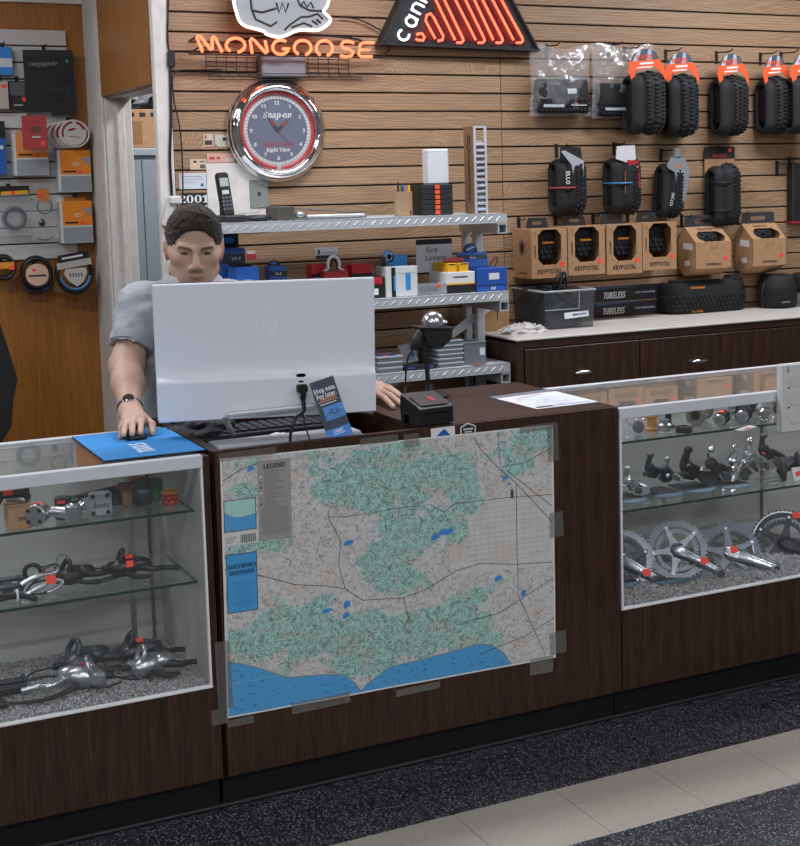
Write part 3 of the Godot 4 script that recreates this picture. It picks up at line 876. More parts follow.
func desk_things() -> void:
	# ---- monitor seen from behind ----
	var bl := atz(158, 422, -0.30); var br := atz(375.5, 410, -0.15); var tl := atz(157, 285, -0.25); var tr := atz(375, 277, -0.10)
	var W := bl.distance_to(br)
	var H := bl.distance_to(tl)
	var b := frame_of((bl + br) / 2, br, (tl + tr) / 2)
	var shell := mat("e9ebf0", 0.42)
	var t := thing("monitor", "large white computer monitor seen from behind on the cash desk", "monitor", (bl + br) / 2, b)
	shape(t, "back_cover", shell, [["box", Vector3(0, H / 2, -0.007), Vector3(W, H, 0.014), 0.003]])
	var lo := H * 0.325
	var mb := MB.new()
	mb.x = Transform3D(Basis(Vector3(0, 0, -1), Vector3(0, 1, 0), Vector3(1, 0, 0)), Vector3.ZERO)
	mb.prism(PackedVector2Array([Vector2(0, 0.004), Vector2(-0.026, 0.004), Vector2(-0.030, 0.008), Vector2(-0.030, lo - 0.012), Vector2(-0.0285, lo - 0.007), Vector2(-0.025, lo - 0.003), Vector2(-0.01, lo), Vector2(0.0, lo + 0.001)]), -W / 2 + 0.003, W / 2 - 0.003)
	part(t, "lower_housing", mb, shell)
	shape(t, "bezel", M.black, [["box", Vector3(0, H / 2, -0.018), Vector3(W, H, 0.008), 0.002]])
	shape(t, "screen", glow("20252c", 0.4), [["box", Vector3(0, H / 2 + 0.01, -0.0225), Vector3(W - 0.02, H - 0.05, 0.001)]])
	var lg := atz(270, 326, -0.165)
	var ll := t.transform.affine_inverse() * lg
	var lm := MB.new()
	lm.tube(arc(Vector3(ll.x, ll.y, 0.0), Vector3(0.036, 0, 0), Vector3(0, 0.036, 0), 0, 350, 40), 0.0009, 6, true)
	part(t, "logo_ring", lm, mat("f6f7fa", 0.25))
	lettering(t, "hp", 0.036, Vector3(ll.x, ll.y - 0.002, 0.0), mat("f6f7fa", 0.25), Vector3.ZERO, 0.75, false, 0.25, 0.0022)
	var pl := t.transform.affine_inverse() * atz(302, 378, -0.13)
	shape(t, "video_port", M.black_gloss, [["box", Vector3(pl.x, pl.y, 0.0302), Vector3(0.026, 0.007, 0.0012), 0.0004], ["box", Vector3(pl.x, pl.y, 0.0302), Vector3(0.016, 0.010, 0.0012), 0.0004]])
	shape(t, "usb_port", M.black_gloss, [["box", Vector3(pl.x, pl.y - 0.018, 0.0302), Vector3(0.014, 0.005, 0.0012), 0.0004]])
	shape(t, "hatch", shell, [["box", Vector3(-0.005, 0.022, 0.0303), Vector3(0.10, 0.02, 0.0012), 0.0004]])
	# bent bar stand
	var sm := MB.new()
	var inv := t.transform.affine_inverse()
	var path := [inv * aty(237, 444, 0.905), inv * atz(225.5, 419, -0.19), inv * atz(229, 414.5, -0.19), inv * atz(324, 404.5, -0.14), inv * atz(327, 407, -0.14), inv * aty(327, 436, 0.905)]
	sm.tube(path, 0.0085, 8)
	part(t, "stand_bar", sm, M.alu)
	# cables from the back
	var p0 := t.transform * Vector3(pl.x, pl.y - 0.036, 0.034)
	var cab := thing("power_cable", "black power cable plugged into the back of the monitor", "cable", p0)
	shape(cab, "plug", M.black, [["box", Vector3(0, 0, 0.006), Vector3(0.028, 0.022, 0.022), 0.003], ["box", Vector3(0, -0.02, 0.012), Vector3(0.014, 0.03, 0.014), 0.003, Vector3(15, 0, 0)]])
	var c1 := MB.new()
	c1.tube(curve([Vector3(0, -0.03, 0.016), Vector3(-0.004, -0.06, 0.03), atz(296, 418, -0.07) - p0, atz(291, 432, -0.06) - p0, atz(290, 446, -0.06) - p0]), 0.0042, 8)
	part(cab, "cord", c1, M.black)
	var c2 := MB.new()
	c2.tube(curve([Vector3(-0.004, -0.03, 0.012), atz(303, 412, -0.09) - p0, atz(305, 425, -0.08) - p0, atz(310, 440, -0.07) - p0]), 0.0022, 6)
	part(cab, "thin_cord", c2, M.black)
	# ---- things in the well ----
	var kb := thing("coin_tray", "silver grey coin tray lying in the well behind the monitor", "tray", Vector3(-0.2, 0.8705, -0.15))
	shape(kb, "body", mat("b3b6ba", 0.4, 0.2), [["box", Vector3(0, 0.043, 0), Vector3(0.44, 0.085, 0.22), 0.004], ["box", Vector3(0.0, 0.09, -0.05), Vector3(0.42, 0.012, 0.09), 0.003]])
	shape(kb, "slot", M.black, [["box", Vector3(0.02, 0.086, 0.04), Vector3(0.2, 0.0016, 0.012)], ["box", Vector3(-0.19, 0.0862, 0.09), Vector3(0.05, 0.0018, 0.006)], ["box", Vector3(-0.19, 0.0862, 0.075), Vector3(0.05, 0.0018, 0.006)]])
	var key := thing("keyboard", "dark keyboard lying in the well under the monitor", "keyboard", Vector3(-0.21, 0.8705, -0.425))
	shape(key, "case", mat("26272a", 0.5), [["box", Vector3(0, 0.045, 0), Vector3(0.43, 0.09, 0.14), 0.004]])
	for r in 4:
		for k in 15:
			shape(key, "key", mat("3a3b3f", 0.5), [["box", Vector3(-0.196 + k * 0.028, 0.094, -0.048 + r * 0.032), Vector3(0.022, 0.007, 0.026), 0.002]])
	var rag := thing("cloth", "dark grey cloth heaped at the end of the well", "cloth", Vector3(-0.38, 0.9605, -0.42))
	heap(rag, "fabric", mat("3b3c3f", 0.9), 0.1, 0.045, 0.07, 5)
	var slip := thing("receipt", "crumpled white receipt slip in the well", "paper", aty(280, 437, 0.957))
	var rm := MB.new()
	var rows := []
	for i in 5:
		var line := PackedVector3Array()
		for j in 7:
			line.append(Vector3(-0.05 + j * 0.0165, 0.004 + 0.006 * sin(j * 1.3 + i), 0.03 - i * 0.015))
		rows.append(line)
	rm.grid(rows)
	part(slip, "sheet", rm, M.paper)
	var bits := thing("cord_tangle", "black cords tangled in the corner of the well", "cable", Vector3(0.07, 0.925, -0.07))
	var bm := MB.new()
	for k in 5:
		var a := k * 1.3
		bm.tube(curve([Vector3(-0.05, 0.0, -0.01 * k), Vector3(0.0, 0.012 + 0.004 * k, 0.02 * sin(a)), Vector3(0.04, 0.002, 0.02 * cos(a)), Vector3(0.06, 0.014, -0.01 * k)]), 0.003, 6)
	bm.box(Vector3(0, -0.028, 0), Vector3(0.12, 0.05, 0.05), 0.004)
	part(bits, "cords", bm, M.black)
	# ---- leaflet leaning on the monitor ----
	var a1 := atz(309, 383.5, -0.115); var a2 := atz(333, 375.5, -0.10); var a3 := atz(368, 434, -0.035)
	var lx := (a2 - a1)
	var fb := frame_of(a1, a2, a1 - (a3 - a2))
	var fh := a2.distance_to(a3) * 0.9
	var fw := lx.length()
	var lf := thing("leaflet", "navy and blue leaflet with a bicycle leaning on the monitor", "leaflet", (a1 + a2) / 2 - fb.y * fh, fb)
	var im := Image.create(160, 480, false, Image.FORMAT_RGB8)
	im.fill(Color("16243f"))
	im.fill_rect(Rect2i(30, 215, 130, 110), Color("3a86cf"))
	for q in [[0, 215], [0, 0]]:
		pass
	im.fill_rect(Rect2i(0, 395, 160, 85), Color("2f7fd6"))
	for c in [[62, 292], [128, 292]]:
		for k in 60:
			var w := TAU * k / 60
			im.fill_rect(Rect2i(c[0] + int(26 * cos(w)), c[1] + int(26 * sin(w)), 3, 3), Color("10182a"))
	stroke(im, [Vector2(62, 292), Vector2(78, 250), Vector2(118, 252), Vector2(128, 292)], Color("10182a"), 4)
	stroke(im, [Vector2(78, 252), Vector2(95, 292), Vector2(118, 254)], Color("10182a"), 4)
	stroke(im, [Vector2(95, 292), Vector2(128, 292)], Color("10182a"), 3)
	stroke(im, [Vector2(74, 246), Vector2(84, 246)], Color("10182a"), 4)
	im.fill_rect(Rect2i(34, 150, 100, 8), Color("d98a3c"))
	im.fill_rect(Rect2i(20, 168, 120, 8), Color("d98a3c"))
	im.fill_rect(Rect2i(24, 190, 104, 6), Color("e8e8ea"))
	im.fill_rect(Rect2i(40, 440, 80, 6), Color("cfe2f6"))
	var pm := MB.new()
	pm.quv(Vector3(-fw / 2, 0, 0.0006), Vector3(fw / 2, 0, 0.0006), Vector3(fw / 2, fh, 0.0006), Vector3(-fw / 2, fh, 0.0006))
	part(lf, "print", pm, textured(im, 0.4))
	shape(lf, "card", M.paper, [["box", Vector3(0, fh / 2, 0), Vector3(fw, fh, 0.001)]])
	for q in [["Shop now.", 0.83, 0.012], ["Pay later.", 0.735, 0.012], ["snap!", 0.13, 0.010]]:
		lettering(lf, q[0], q[2] * 1.1, Vector3(0, fh * q[1], 0.0008), M.white, Vector3.ZERO, 0.7, false, 0.0, 0.0004)
	# ---- mouse mat, mouse ----
	var m1 := aty(72, 438, TOP); var m2 := aty(104, 462.5, TOP); var m3 := aty(204.5, 450, TOP)
	var mx := (m2.x + m3.x) / 2; var mz := (m1.z + m2.z) / 2
	var mw := m3.x - m2.x; var md := m2.z - m1.z
	var mt := thing("mouse_mat", "blue mouse mat with white letters on the glass case", "mouse mat", Vector3(mx, TOP + 0.0012, mz))
	shape(mt, "base", M.black, [["box", Vector3(0, 0.0012, 0), Vector3(mw, 0.0024, md), 0.0006]])
	shape(mt, "cloth_top", mat("2f86c9", 0.75), [["box", Vector3(0, 0.0028, 0), Vector3(mw - 0.004, 0.001, md - 0.004), 0.0004]])
	var w0 := aty(146, 450, TOP + 0.005) - mt.position
	lettering(mt, "TOOLS", 0.045, Vector3(w0.x - 0.0, 0.0036, w0.z - 0.045), mat("e8eef4", 0.7), Vector3(-90, 90, 0), 0.72, false, 0.0, 0.0005)
	var mo := aty(133, 437, TOP + 0.005)
	var ms := thing("computer_mouse", "black computer mouse under the man's hand", "mouse", Vector3(-0.592, TOP + 0.0048, -0.345))
	shape(ms, "shell", mat("17181a", 0.4), [["ell", Vector3(0, 0.005, 0), Vector3(0.033, 0.021, 0.056)], ["box", Vector3(0, 0.006, 0), Vector3(0.06, 0.011, 0.1), 0.005]])
	shape(ms, "wheel", mat("4b4d50", 0.4), [["lathe", cyl(0.008, 0.006, 0.001), Vector3(0.003, 0.017, 0.032), Vector3(0, 0, 90), 14]])
	shape(ms, "button", mat("222326", 0.35), [["ell", Vector3(-0.014, 0.006, 0.012), Vector3(0.016, 0.019, 0.042)], ["ell", Vector3(0.014, 0.006, 0.012), Vector3(0.016, 0.019, 0.042)]])
	# ---- payment terminal ----
	var k1 := aty(420, 427.5, DESK); var k2 := aty(453.5, 423, DESK)
	var kx := (k2 - k1).normalized()
	var kz := kx.cross(Vector3.UP)
	var kw := k1.distance_to(k2)
	var kd := 0.11
	var te := thing("card_terminal", "black card terminal with a red tag on the cash desk", "card terminal", (k1 + k2) / 2 - kz * kd / 2, Basis(kx, Vector3.UP, kz))
	var tb := MB.new()
	tb.x = Transform3D(Basis(Vector3(0, 0, -1), Vector3(0, 1, 0), Vector3(1, 0, 0)), Vector3.ZERO)
	# profile seen from the side: x towards the back, y up
	tb.prism(PackedVector2Array([Vector2(-kd / 2, 0.004), Vector2(0.002, 0.0), Vector2(0.006, 0.026), Vector2(0.03, 0.026), Vector2(0.034, 0.0), Vector2(kd / 2 - 0.006, 0.0), Vector2(kd / 2, 0.05), Vector2(kd / 2 - 0.006, 0.082), Vector2(-kd / 2 + 0.012, 0.056), Vector2(-kd / 2, 0.05)]), -kw / 2, kw / 2)
	part(te, "body", tb, mat("121213", 0.45))
	var slope := rad_to_deg(atan2(0.026, kd - 0.018))
	shape(te, "screen", mat("0d0d0e", 0.4), [["box", Vector3(0, 0.067, 0.012), Vector3(kw * 0.8, 0.002, 0.07), 0.0006, Vector3(slope, 0, 0)]])
	shape(te, "slot", M.black_gloss, [["box", Vector3(0.004, 0.036, kd / 2), Vector3(kw * 0.75, 0.006, 0.003)]])
	shape(te, "tag", M.red, [["box", Vector3(0.012, 0.0695, 0.006), Vector3(0.016, 0.0014, 0.03), 0.0, Vector3(slope, 10, 0)]], "red tag")
	lettering(te, "ready", 0.007, Vector3(-0.005, 0.0795, -0.042), mat("8c1d1f", 0.5), Vector3(-90 + slope, 0, 0))
	# ---- barcode scanner on a gooseneck ----
	var s0 := aty(430, 397, DESK)
	var sc := thing("barcode_scanner", "black barcode scanner standing on a gooseneck stand", "barcode scanner", s0)
	var S := func(x: float, y: float, dz := 0.0): return atz(x, y, s0.z + dz) - s0
	shape(sc, "foot", M.black, [["lathe", [Vector2(0, 0), Vector2(0.06, 0), Vector2(0.062, 0.006), Vector2(0.045, 0.014), Vector2(0.016, 0.022), Vector2(0.012, 0.04), Vector2(0, 0.04)], Vector3.ZERO, Vector3.ZERO, 28]])
	var gn := MB.new()
	gn.tube(curve([Vector3(0, 0.03, 0), S.call(428, 380), S.call(427, 365), S.call(428, 350), S.call(432, 341)]), 0.0075, 10)
	part(sc, "gooseneck", gn, M.black)
	var hd := MB.new()
	var e0: Vector3 = S.call(417.5, 320, 0.02); var e1: Vector3 = S.call(447, 326, 0.03)
	var ty0: Vector3 = S.call(422, 323); var wide: float = (S.call(447, 330) - S.call(420, 330)).x
	var hc: Vector3 = S.call(433.5, 333)
	hd.prism(PackedVector2Array([Vector2(-wide * 0.55, 0.02), Vector2(-wide * 0.42, -0.018), Vector2(-wide * 0.2, -0.045), Vector2(wide * 0.1, -0.048), Vector2(wide * 0.5, -0.02), Vector2(wide * 0.55, 0.016)]), -0.035, 0.035)
	for i in hd.v.size():
		hd.v[i] += hc
	hd.box(hc + Vector3(-0.003, 0.019, 0), Vector3(wide * 1.25, 0.006, 0.085), 0.003, Vector3(0, 0, -4))
	part(sc, "head", hd, mat("151516", 0.4))
	var dm: Vector3 = S.call(433, 322)
	shape(sc, "dome", mat("c9cbce", 0.22, 0.9), [["ell", dm + Vector3(0, -0.002, 0), Vector3(0.038, 0.038, 0.035)], ["ell", dm + Vector3(0.03, -0.002, 0.02), Vector3(0.012, 0.008, 0.012)]], "chrome dome")
	var hl := MB.new()
	hl.tube([S.call(424, 330), S.call(418, 339), S.call(415, 346), S.call(414, 350)], [0.022, 0.022, 0.018, 0.015], 12)
	part(sc, "handle", hl, mat("1a1a1b", 0.45))
	var cd := MB.new()
	cd.tube(curve([S.call(414, 348), S.call(408.5, 356), S.call(406, 370), S.call(405.5, 388), S.call(404.5, 398, 0.06)]), 0.0032, 8)
	part(sc, "cord", cd, M.black)
	# ---- flyer, stickers ----
	var f1 := aty(489, 397, DESK); var f2 := aty(537, 409.3, DESK); var f3 := aty(599, 402, DESK); var f4 := aty(548, 389.5, DESK)
	var ft := thing("flyer", "printed white flyer lying on the wood desk top", "flyer", (f1 + f3) / 2 + Vector3(0, 0.0006, 0))
	var fi := Image.create(256, 340, false, Image.FORMAT_RGB8)
	fi.fill(Color("e4e7ea"))
	fi.fill_rect(Rect2i(0, 0, 256, 46), Color("6f7f90"))
	fi.fill_rect(Rect2i(0, 46, 256, 8), Color("c05a3a"))
	for i in 40:
		fi.fill_rect(Rect2i(20 + rng.randi_range(0, 120), 70 + i * 6, rng.randi_range(20, 100), 3), [Color("7d93b5"), Color("a9b2bd"), Color("5c6674"), Color("9fb9dc")][rng.randi_range(0, 3)])
	fi.fill_rect(Rect2i(14, 300, 70, 26), Color("2d3440"))
	fi.fill_rect(Rect2i(90, 306, 150, 12), Color("3f6fb5"))
	var fm := MB.new()
	var up := Vector3(0, 0.0008, 0)
	fm.quv(f2 - ft.position + up, f3 - ft.position + up, f4 - ft.position + up, f1 - ft.position + up)
	fm.quad(f1 - ft.position, f4 - ft.position, f3 - ft.position, f2 - ft.position)
	part(ft, "sheet", fm, textured(fi, 0.5))
	var st := thing("sticker", "white sticker with a blue peak above the map", "sticker", atz(443, 433, 0.001))
	var sr := rect(431, 426.5, 455, 438, 0.001)
	shape(st, "backing", M.paper, [["box", Vector3.ZERO, Vector3(sr.size.x, sr.size.y, 0.001), 0.0, Vector3(0, 0, 1)]])
	shape(st, "peak", M.blue, [["prism", [Vector2(-0.03, -0.016), Vector2(0.03, -0.016), Vector2(0.012, 0.004), Vector2(0.004, 0.012), Vector2(-0.01, 0.002)], 0.0006, 0.001]])
	var s2 := thing("sticker", "black and white hexagon sticker above the map", "sticker", atz(468, 430, 0.001))
	var hexa := []
	var hexb := []
	for k in 6:
		hexa.append(Vector2(0.028 * cos(TAU * k / 6 + PI / 6), 0.021 * sin(TAU * k / 6 + PI / 6)))
		hexb.append(Vector2(0.024 * cos(TAU * k / 6 + PI / 6), 0.0175 * sin(TAU * k / 6 + PI / 6)))
	shape(s2, "backing", M.paper, [["prism", hexa, -0.0005, 0.0005]])
	shape(s2, "print", mat("2c2f31", 0.6), [["prism", hexb, 0.0006, 0.0009]])
	shape(s2, "mark", M.paper, [["box", Vector3(0, 0.003, 0.001), Vector3(0.03, 0.004, 0.0004)], ["box", Vector3(0, -0.005, 0.001), Vector3(0.022, 0.003, 0.0004)]])
	# ---- junction box hung on the right case ----
	var j0 := rect(782.5, 364, 806, 432, 0.036)
	var jb := thing("junction_box", "pale grey electrical box with round knockouts on the case edge", "electrical box", Vector3(j0.position.x + j0.size.x / 2, j0.position.y, 0.0195))
	var gp := mat("c3c3bf", 0.6)
	var jw := j0.size.x; var jh := j0.size.y
	shape(jb, "body", gp, [["box", Vector3(0, jh / 2, 0), Vector3(jw, jh, 0.033), 0.004]])
	for k in 3:
		var yy := jh * (0.78 - 0.275 * k)
		shape(jb, "knockout", gp, [["lathe", [Vector2(0.0, 0.0), Vector2(0.026, 0), Vector2(0.026, 0.001), Vector2(0.024, 0.0022), Vector2(0.0, 0.0022)], Vector3(jw * 0.02, yy, 0.016), Vector3(90, 0, 0), 28]])
	for k in 2:
		shape(jb, "screw_hole", M.black, [["lathe", cyl(0.0035, 0.001), Vector3(-jw * 0.24, jh * (0.66 - 0.29 * k), 0.0162), Vector3(90, 0, 0), 12]])
	shape(jb, "slot", mat("6f706d", 0.6), [["box", Vector3(-jw * 0.26, jh * 0.93, 0.0167), Vector3(0.004, 0.022, 0.001)]])

func heap(parent: Node, called: String, m: Material, rx: float, ry: float, rz: float, sd: int, crumple := 0.35) -> MeshInstance3D:
	# a crumpled heap of cloth or film: flat underside, folded top
	var f := noise(1.0, sd, 3)
	var mb := MB.new()
	var rows := []
	for i in 15:
		var line := PackedVector3Array()
		var a := float(i) / 14.0 * PI / 2
		for j in 36:
			var w := TAU * j / 36
			var k := 1.0 + crumple * f.get_noise_3d(cos(w) * 1.6 * cos(a), sin(a) * 1.6, sin(w) * 1.6 * cos(a)) + 0.1 * crumple * sin(w * 7.0 + sd)
			line.append(Vector3(rx * cos(a) * cos(w) * k, ry * sin(a) * (1.0 + crumple * 1.4 * f.get_noise_3d(cos(w) * 2.0, i * 0.4, sin(w) * 2.0)), -rz * cos(a) * sin(w) * k))
		rows.append(line)
	mb.grid(rows, false, true)
	var foot: PackedVector3Array = rows[0]
	for j in 36:
		mb.tri(Vector3.ZERO, foot[(j + 1) % 36], foot[j])
	return part(parent, called, mb, m)

func px_path(pts: Array, ox: float, oy: float, sc: float, z: float, o: Vector3) -> Array:
	var out := []
	for q in pts:
		out.append(atz(ox + q[0] / sc, oy + q[1] / sc, z) - o)
	return out
func ring_px(cx: float, cy: float, rx: float, ry: float, a0: float, a1: float) -> Array:
	var out := []
	for i in 19:
		var a := deg_to_rad(lerpf(a0, a1, i / 18.0))
		out.append([cx + rx * cos(a), cy - ry * sin(a)])
	return out

func wall_things() -> void:
	neon_sign()
	triangle_sign()
	wall_clock()
	# plain board and wall jack
	var r := rect(207.5, 163, 268.5, 232, WALL + 0.006)
	var wp := thing("wall_board", "plain white board fixed on the slat wall behind the telephone", "board", Vector3(r.position.x + r.size.x / 2, r.position.y, WALL + 0.0035))
	shape(wp, "panel", M.white_paint, [["box", Vector3(0, r.size.y / 2, 0), Vector3(r.size.x, r.size.y, 0.006), 0.001]])
	var q := rect(250, 180, 268.5, 208, WALL + 0.012)
	var wj := thing("wall_jack", "grey metal wall plate with a telephone jack", "wall plate", Vector3(q.position.x + q.size.x / 2, q.position.y, WALL + 0.009))
	shape(wj, "plate", mat("8d918d", 0.4, 0.4), [["box", Vector3(0, q.size.y / 2, 0), Vector3(q.size.x, q.size.y, 0.005), 0.002]])
	shape(wj, "jack", mat("3c3733", 0.5), [["box", Vector3(0, q.size.y / 2, 0.0028), Vector3(0.014, 0.016, 0.002), 0.0005]])
	for s in [-1, 1]:
		shape(wj, "screw", M.silver, [["lathe", cyl(0.0035, 0.0015, 0.0004), Vector3(0, q.size.y * (0.5 + 0.36 * s), 0.0026), Vector3(90, 0, 0), 10]])
	var wire := MB.new()
	wire.tube(curve([Vector3(0, 0.0, 0.004), atz(258, 212, WALL + 0.02) - wj.position, atz(246, 213, WALL + 0.05) - wj.position, atz(238, 214, WALL + 0.06) - wj.position]), 0.0015, 6)
	part(wj, "wire", wire, mat("9a958c", 0.6))
	# stickers and cards on the slats: rectangle, paper colour, ink bars, label
	var cards := [
		[203.5, 134, 213, 145.5, "c9b7a4", [[0.1, 0.05, 0.8, 0.4, "3b3a3c"], [0.15, 0.6, 0.2, 0.3, "a8454b"]], "small sticker of dark squares beside the clock"],
		[215, 134.5, 232, 147, "bdb5aa", [[0.45, 0.5, 0.2, 0.25, "242424"], [0.8, 0.55, 0.12, 0.2, "242424"]], "pale card with two dark squares touching the clock rim"],
		[202, 145.5, 217.5, 149, "c59a83", [[0.1, 0.3, 0.8, 0.3, "8f5f4f"]], "thin pink strip under the dark squares sticker"],
		[207, 153.5, 234.5, 162.5, "cf9f97", [[0.08, 0.35, 0.2, 0.3, "b8463f"], [0.35, 0.35, 0.12, 0.3, "b8463f"], [0.66, 0.1, 0.3, 0.4, "cdbdb6"]], "pink ticket above the white board"],
		[190, 159, 206.5, 169.5, "cdb398", [[0.2, 0.65, 0.2, 0.2, "3a332c"], [0.6, 0.1, 0.3, 0.35, "5d5248"], [0.6, 0.7, 0.3, 0.1, "5d5248"]], "cream visiting card with a dark code square"],
		[179, 173, 206.5, 189, "c9ced3", [[0.1, 0.75, 0.75, 0.06, "9aa2aa"], [0.1, 0.58, 0.8, 0.06, "a3aab1"], [0.1, 0.4, 0.6, 0.06, "a3aab1"], [0.78, 0.15, 0.1, 0.18, "2f5fae"]], "white notice with a blue square, above the black number plate"],
		[196.5, 61.5, 212, 66, "8a7a6a", [], "small grey label under the red neon letters"],
		[315, 247, 338, 259, "8f9190", [[0.03, 0.04, 0.94, 0.28, "1c1c1d"], [0.12, 0.4, 0.1, 0.4, "2a2a2b"], [0.3, 0.5, 0.6, 0.08, "6c6e6e"]], "grey and black visiting card on the slats below the top shelf"],
		[246.5, 250, 256, 259.5, "a83338", [[0.05, 0.6, 0.9, 0.35, "b9b1ab"]], "small red and white card beside the blue boxes"],
	]
	for c in cards:
		var cr := rect(c[0], c[1], c[2], c[3], WALL + 0.001)
		var t := thing("card", c[6], "card", Vector3(cr.position.x + cr.size.x / 2, cr.position.y, WALL + 0.001))
		shape(t, "sheet", mat(c[4], 0.7), [["box", Vector3(0, cr.size.y / 2, 0), Vector3(cr.size.x, cr.size.y, 0.001)]])
		for k in c[5]:
			shape(t, "print", mat(k[4], 0.7), [["box", Vector3((k[0] + k[2] / 2 - 0.5) * cr.size.x, (k[1] + k[3] / 2) * cr.size.y, 0.0008), Vector3(k[2] * cr.size.x, k[3] * cr.size.y, 0.0006)]])
	var nr := rect(181.5, 193, 206.5, 206, WALL + 0.003)
	var np := thing("number_plate", "black sticker with the number 2001 in white", "sign", Vector3(nr.position.x + nr.size.x / 2, nr.position.y - 0.02, WALL + 0.003))
	shape(np, "plate", mat("19191a", 0.5), [["box", Vector3(0, nr.size.y / 2 + 0.005, 0), Vector3(nr.size.x, nr.size.y + 0.03, 0.003), 0.001]])
	lettering(np, "2001", 0.03, Vector3(0, nr.size.y / 2 + 0.022, 0.002), M.white, Vector3.ZERO, 1.35, true)
	lettering(np, "2001", 0.03, Vector3(0, nr.size.y / 2 - 0.018, 0.002), M.white, Vector3.ZERO, 1.35, true)
	# cables beside the post
	var zc := WALL + 0.018
	var o := atz(168, 205, zc)
	var t := thing("wall_cable", "black cable with an adapter running down beside the white post", "cable", o)
	var m1 := MB.new()
	m1.tube(curve([atz(169, -10, zc) - o, atz(168, 15, zc) - o, atz(167.5, 40, zc) - o, atz(169.5, 52, zc) - o]), 0.0035, 8)
	m1.tube(curve([atz(170, 66, zc) - o, atz(170.5, 85, zc) - o, atz(171, 120, zc) - o, atz(170, 160, zc) - o, atz(172, 196, zc) - o]), 0.0055, 8)
	part(t, "cord", m1, M.black)
	var ad := atz(171, 59, zc) - o
	shape(t, "adapter", mat("1e2125", 0.4), [["box", ad, Vector3(0.028, 0.062, 0.024), 0.004, Vector3(0, 0, -3)]])
	var t2 := thing("wall_cable", "thin black cord looping from the neon sign down the slats", "cable", atz(183, 203, zc))
	var m2 := MB.new()
	o = t2.position
	m2.tube(curve([atz(222, 69.5, zc) - o, atz(195, 70, zc) - o, atz(178, 71, zc) - o, atz(172.5, 78, zc) - o, atz(174, 100, zc) - o, atz(180, 130, zc) - o, atz(182.5, 165, zc) - o, atz(183, 205, zc) - o]), 0.003, 6)
	part(t2, "cord", m2, M.black)
	var pw := thing("power_strip", "white power strip fixed on the slats behind the man's head", "power strip", atz(171.5, 212, WALL + 0.02))
	shape(pw, "body", mat("c8c5be", 0.5), [["box", Vector3(-0.012, 0.0, 0), Vector3(0.03, 0.12, 0.035), 0.006, Vector3(0, 0, -18)], ["box", Vector3(0.012, 0.045, 0.01), Vector3(0.05, 0.035, 0.04), 0.008]])

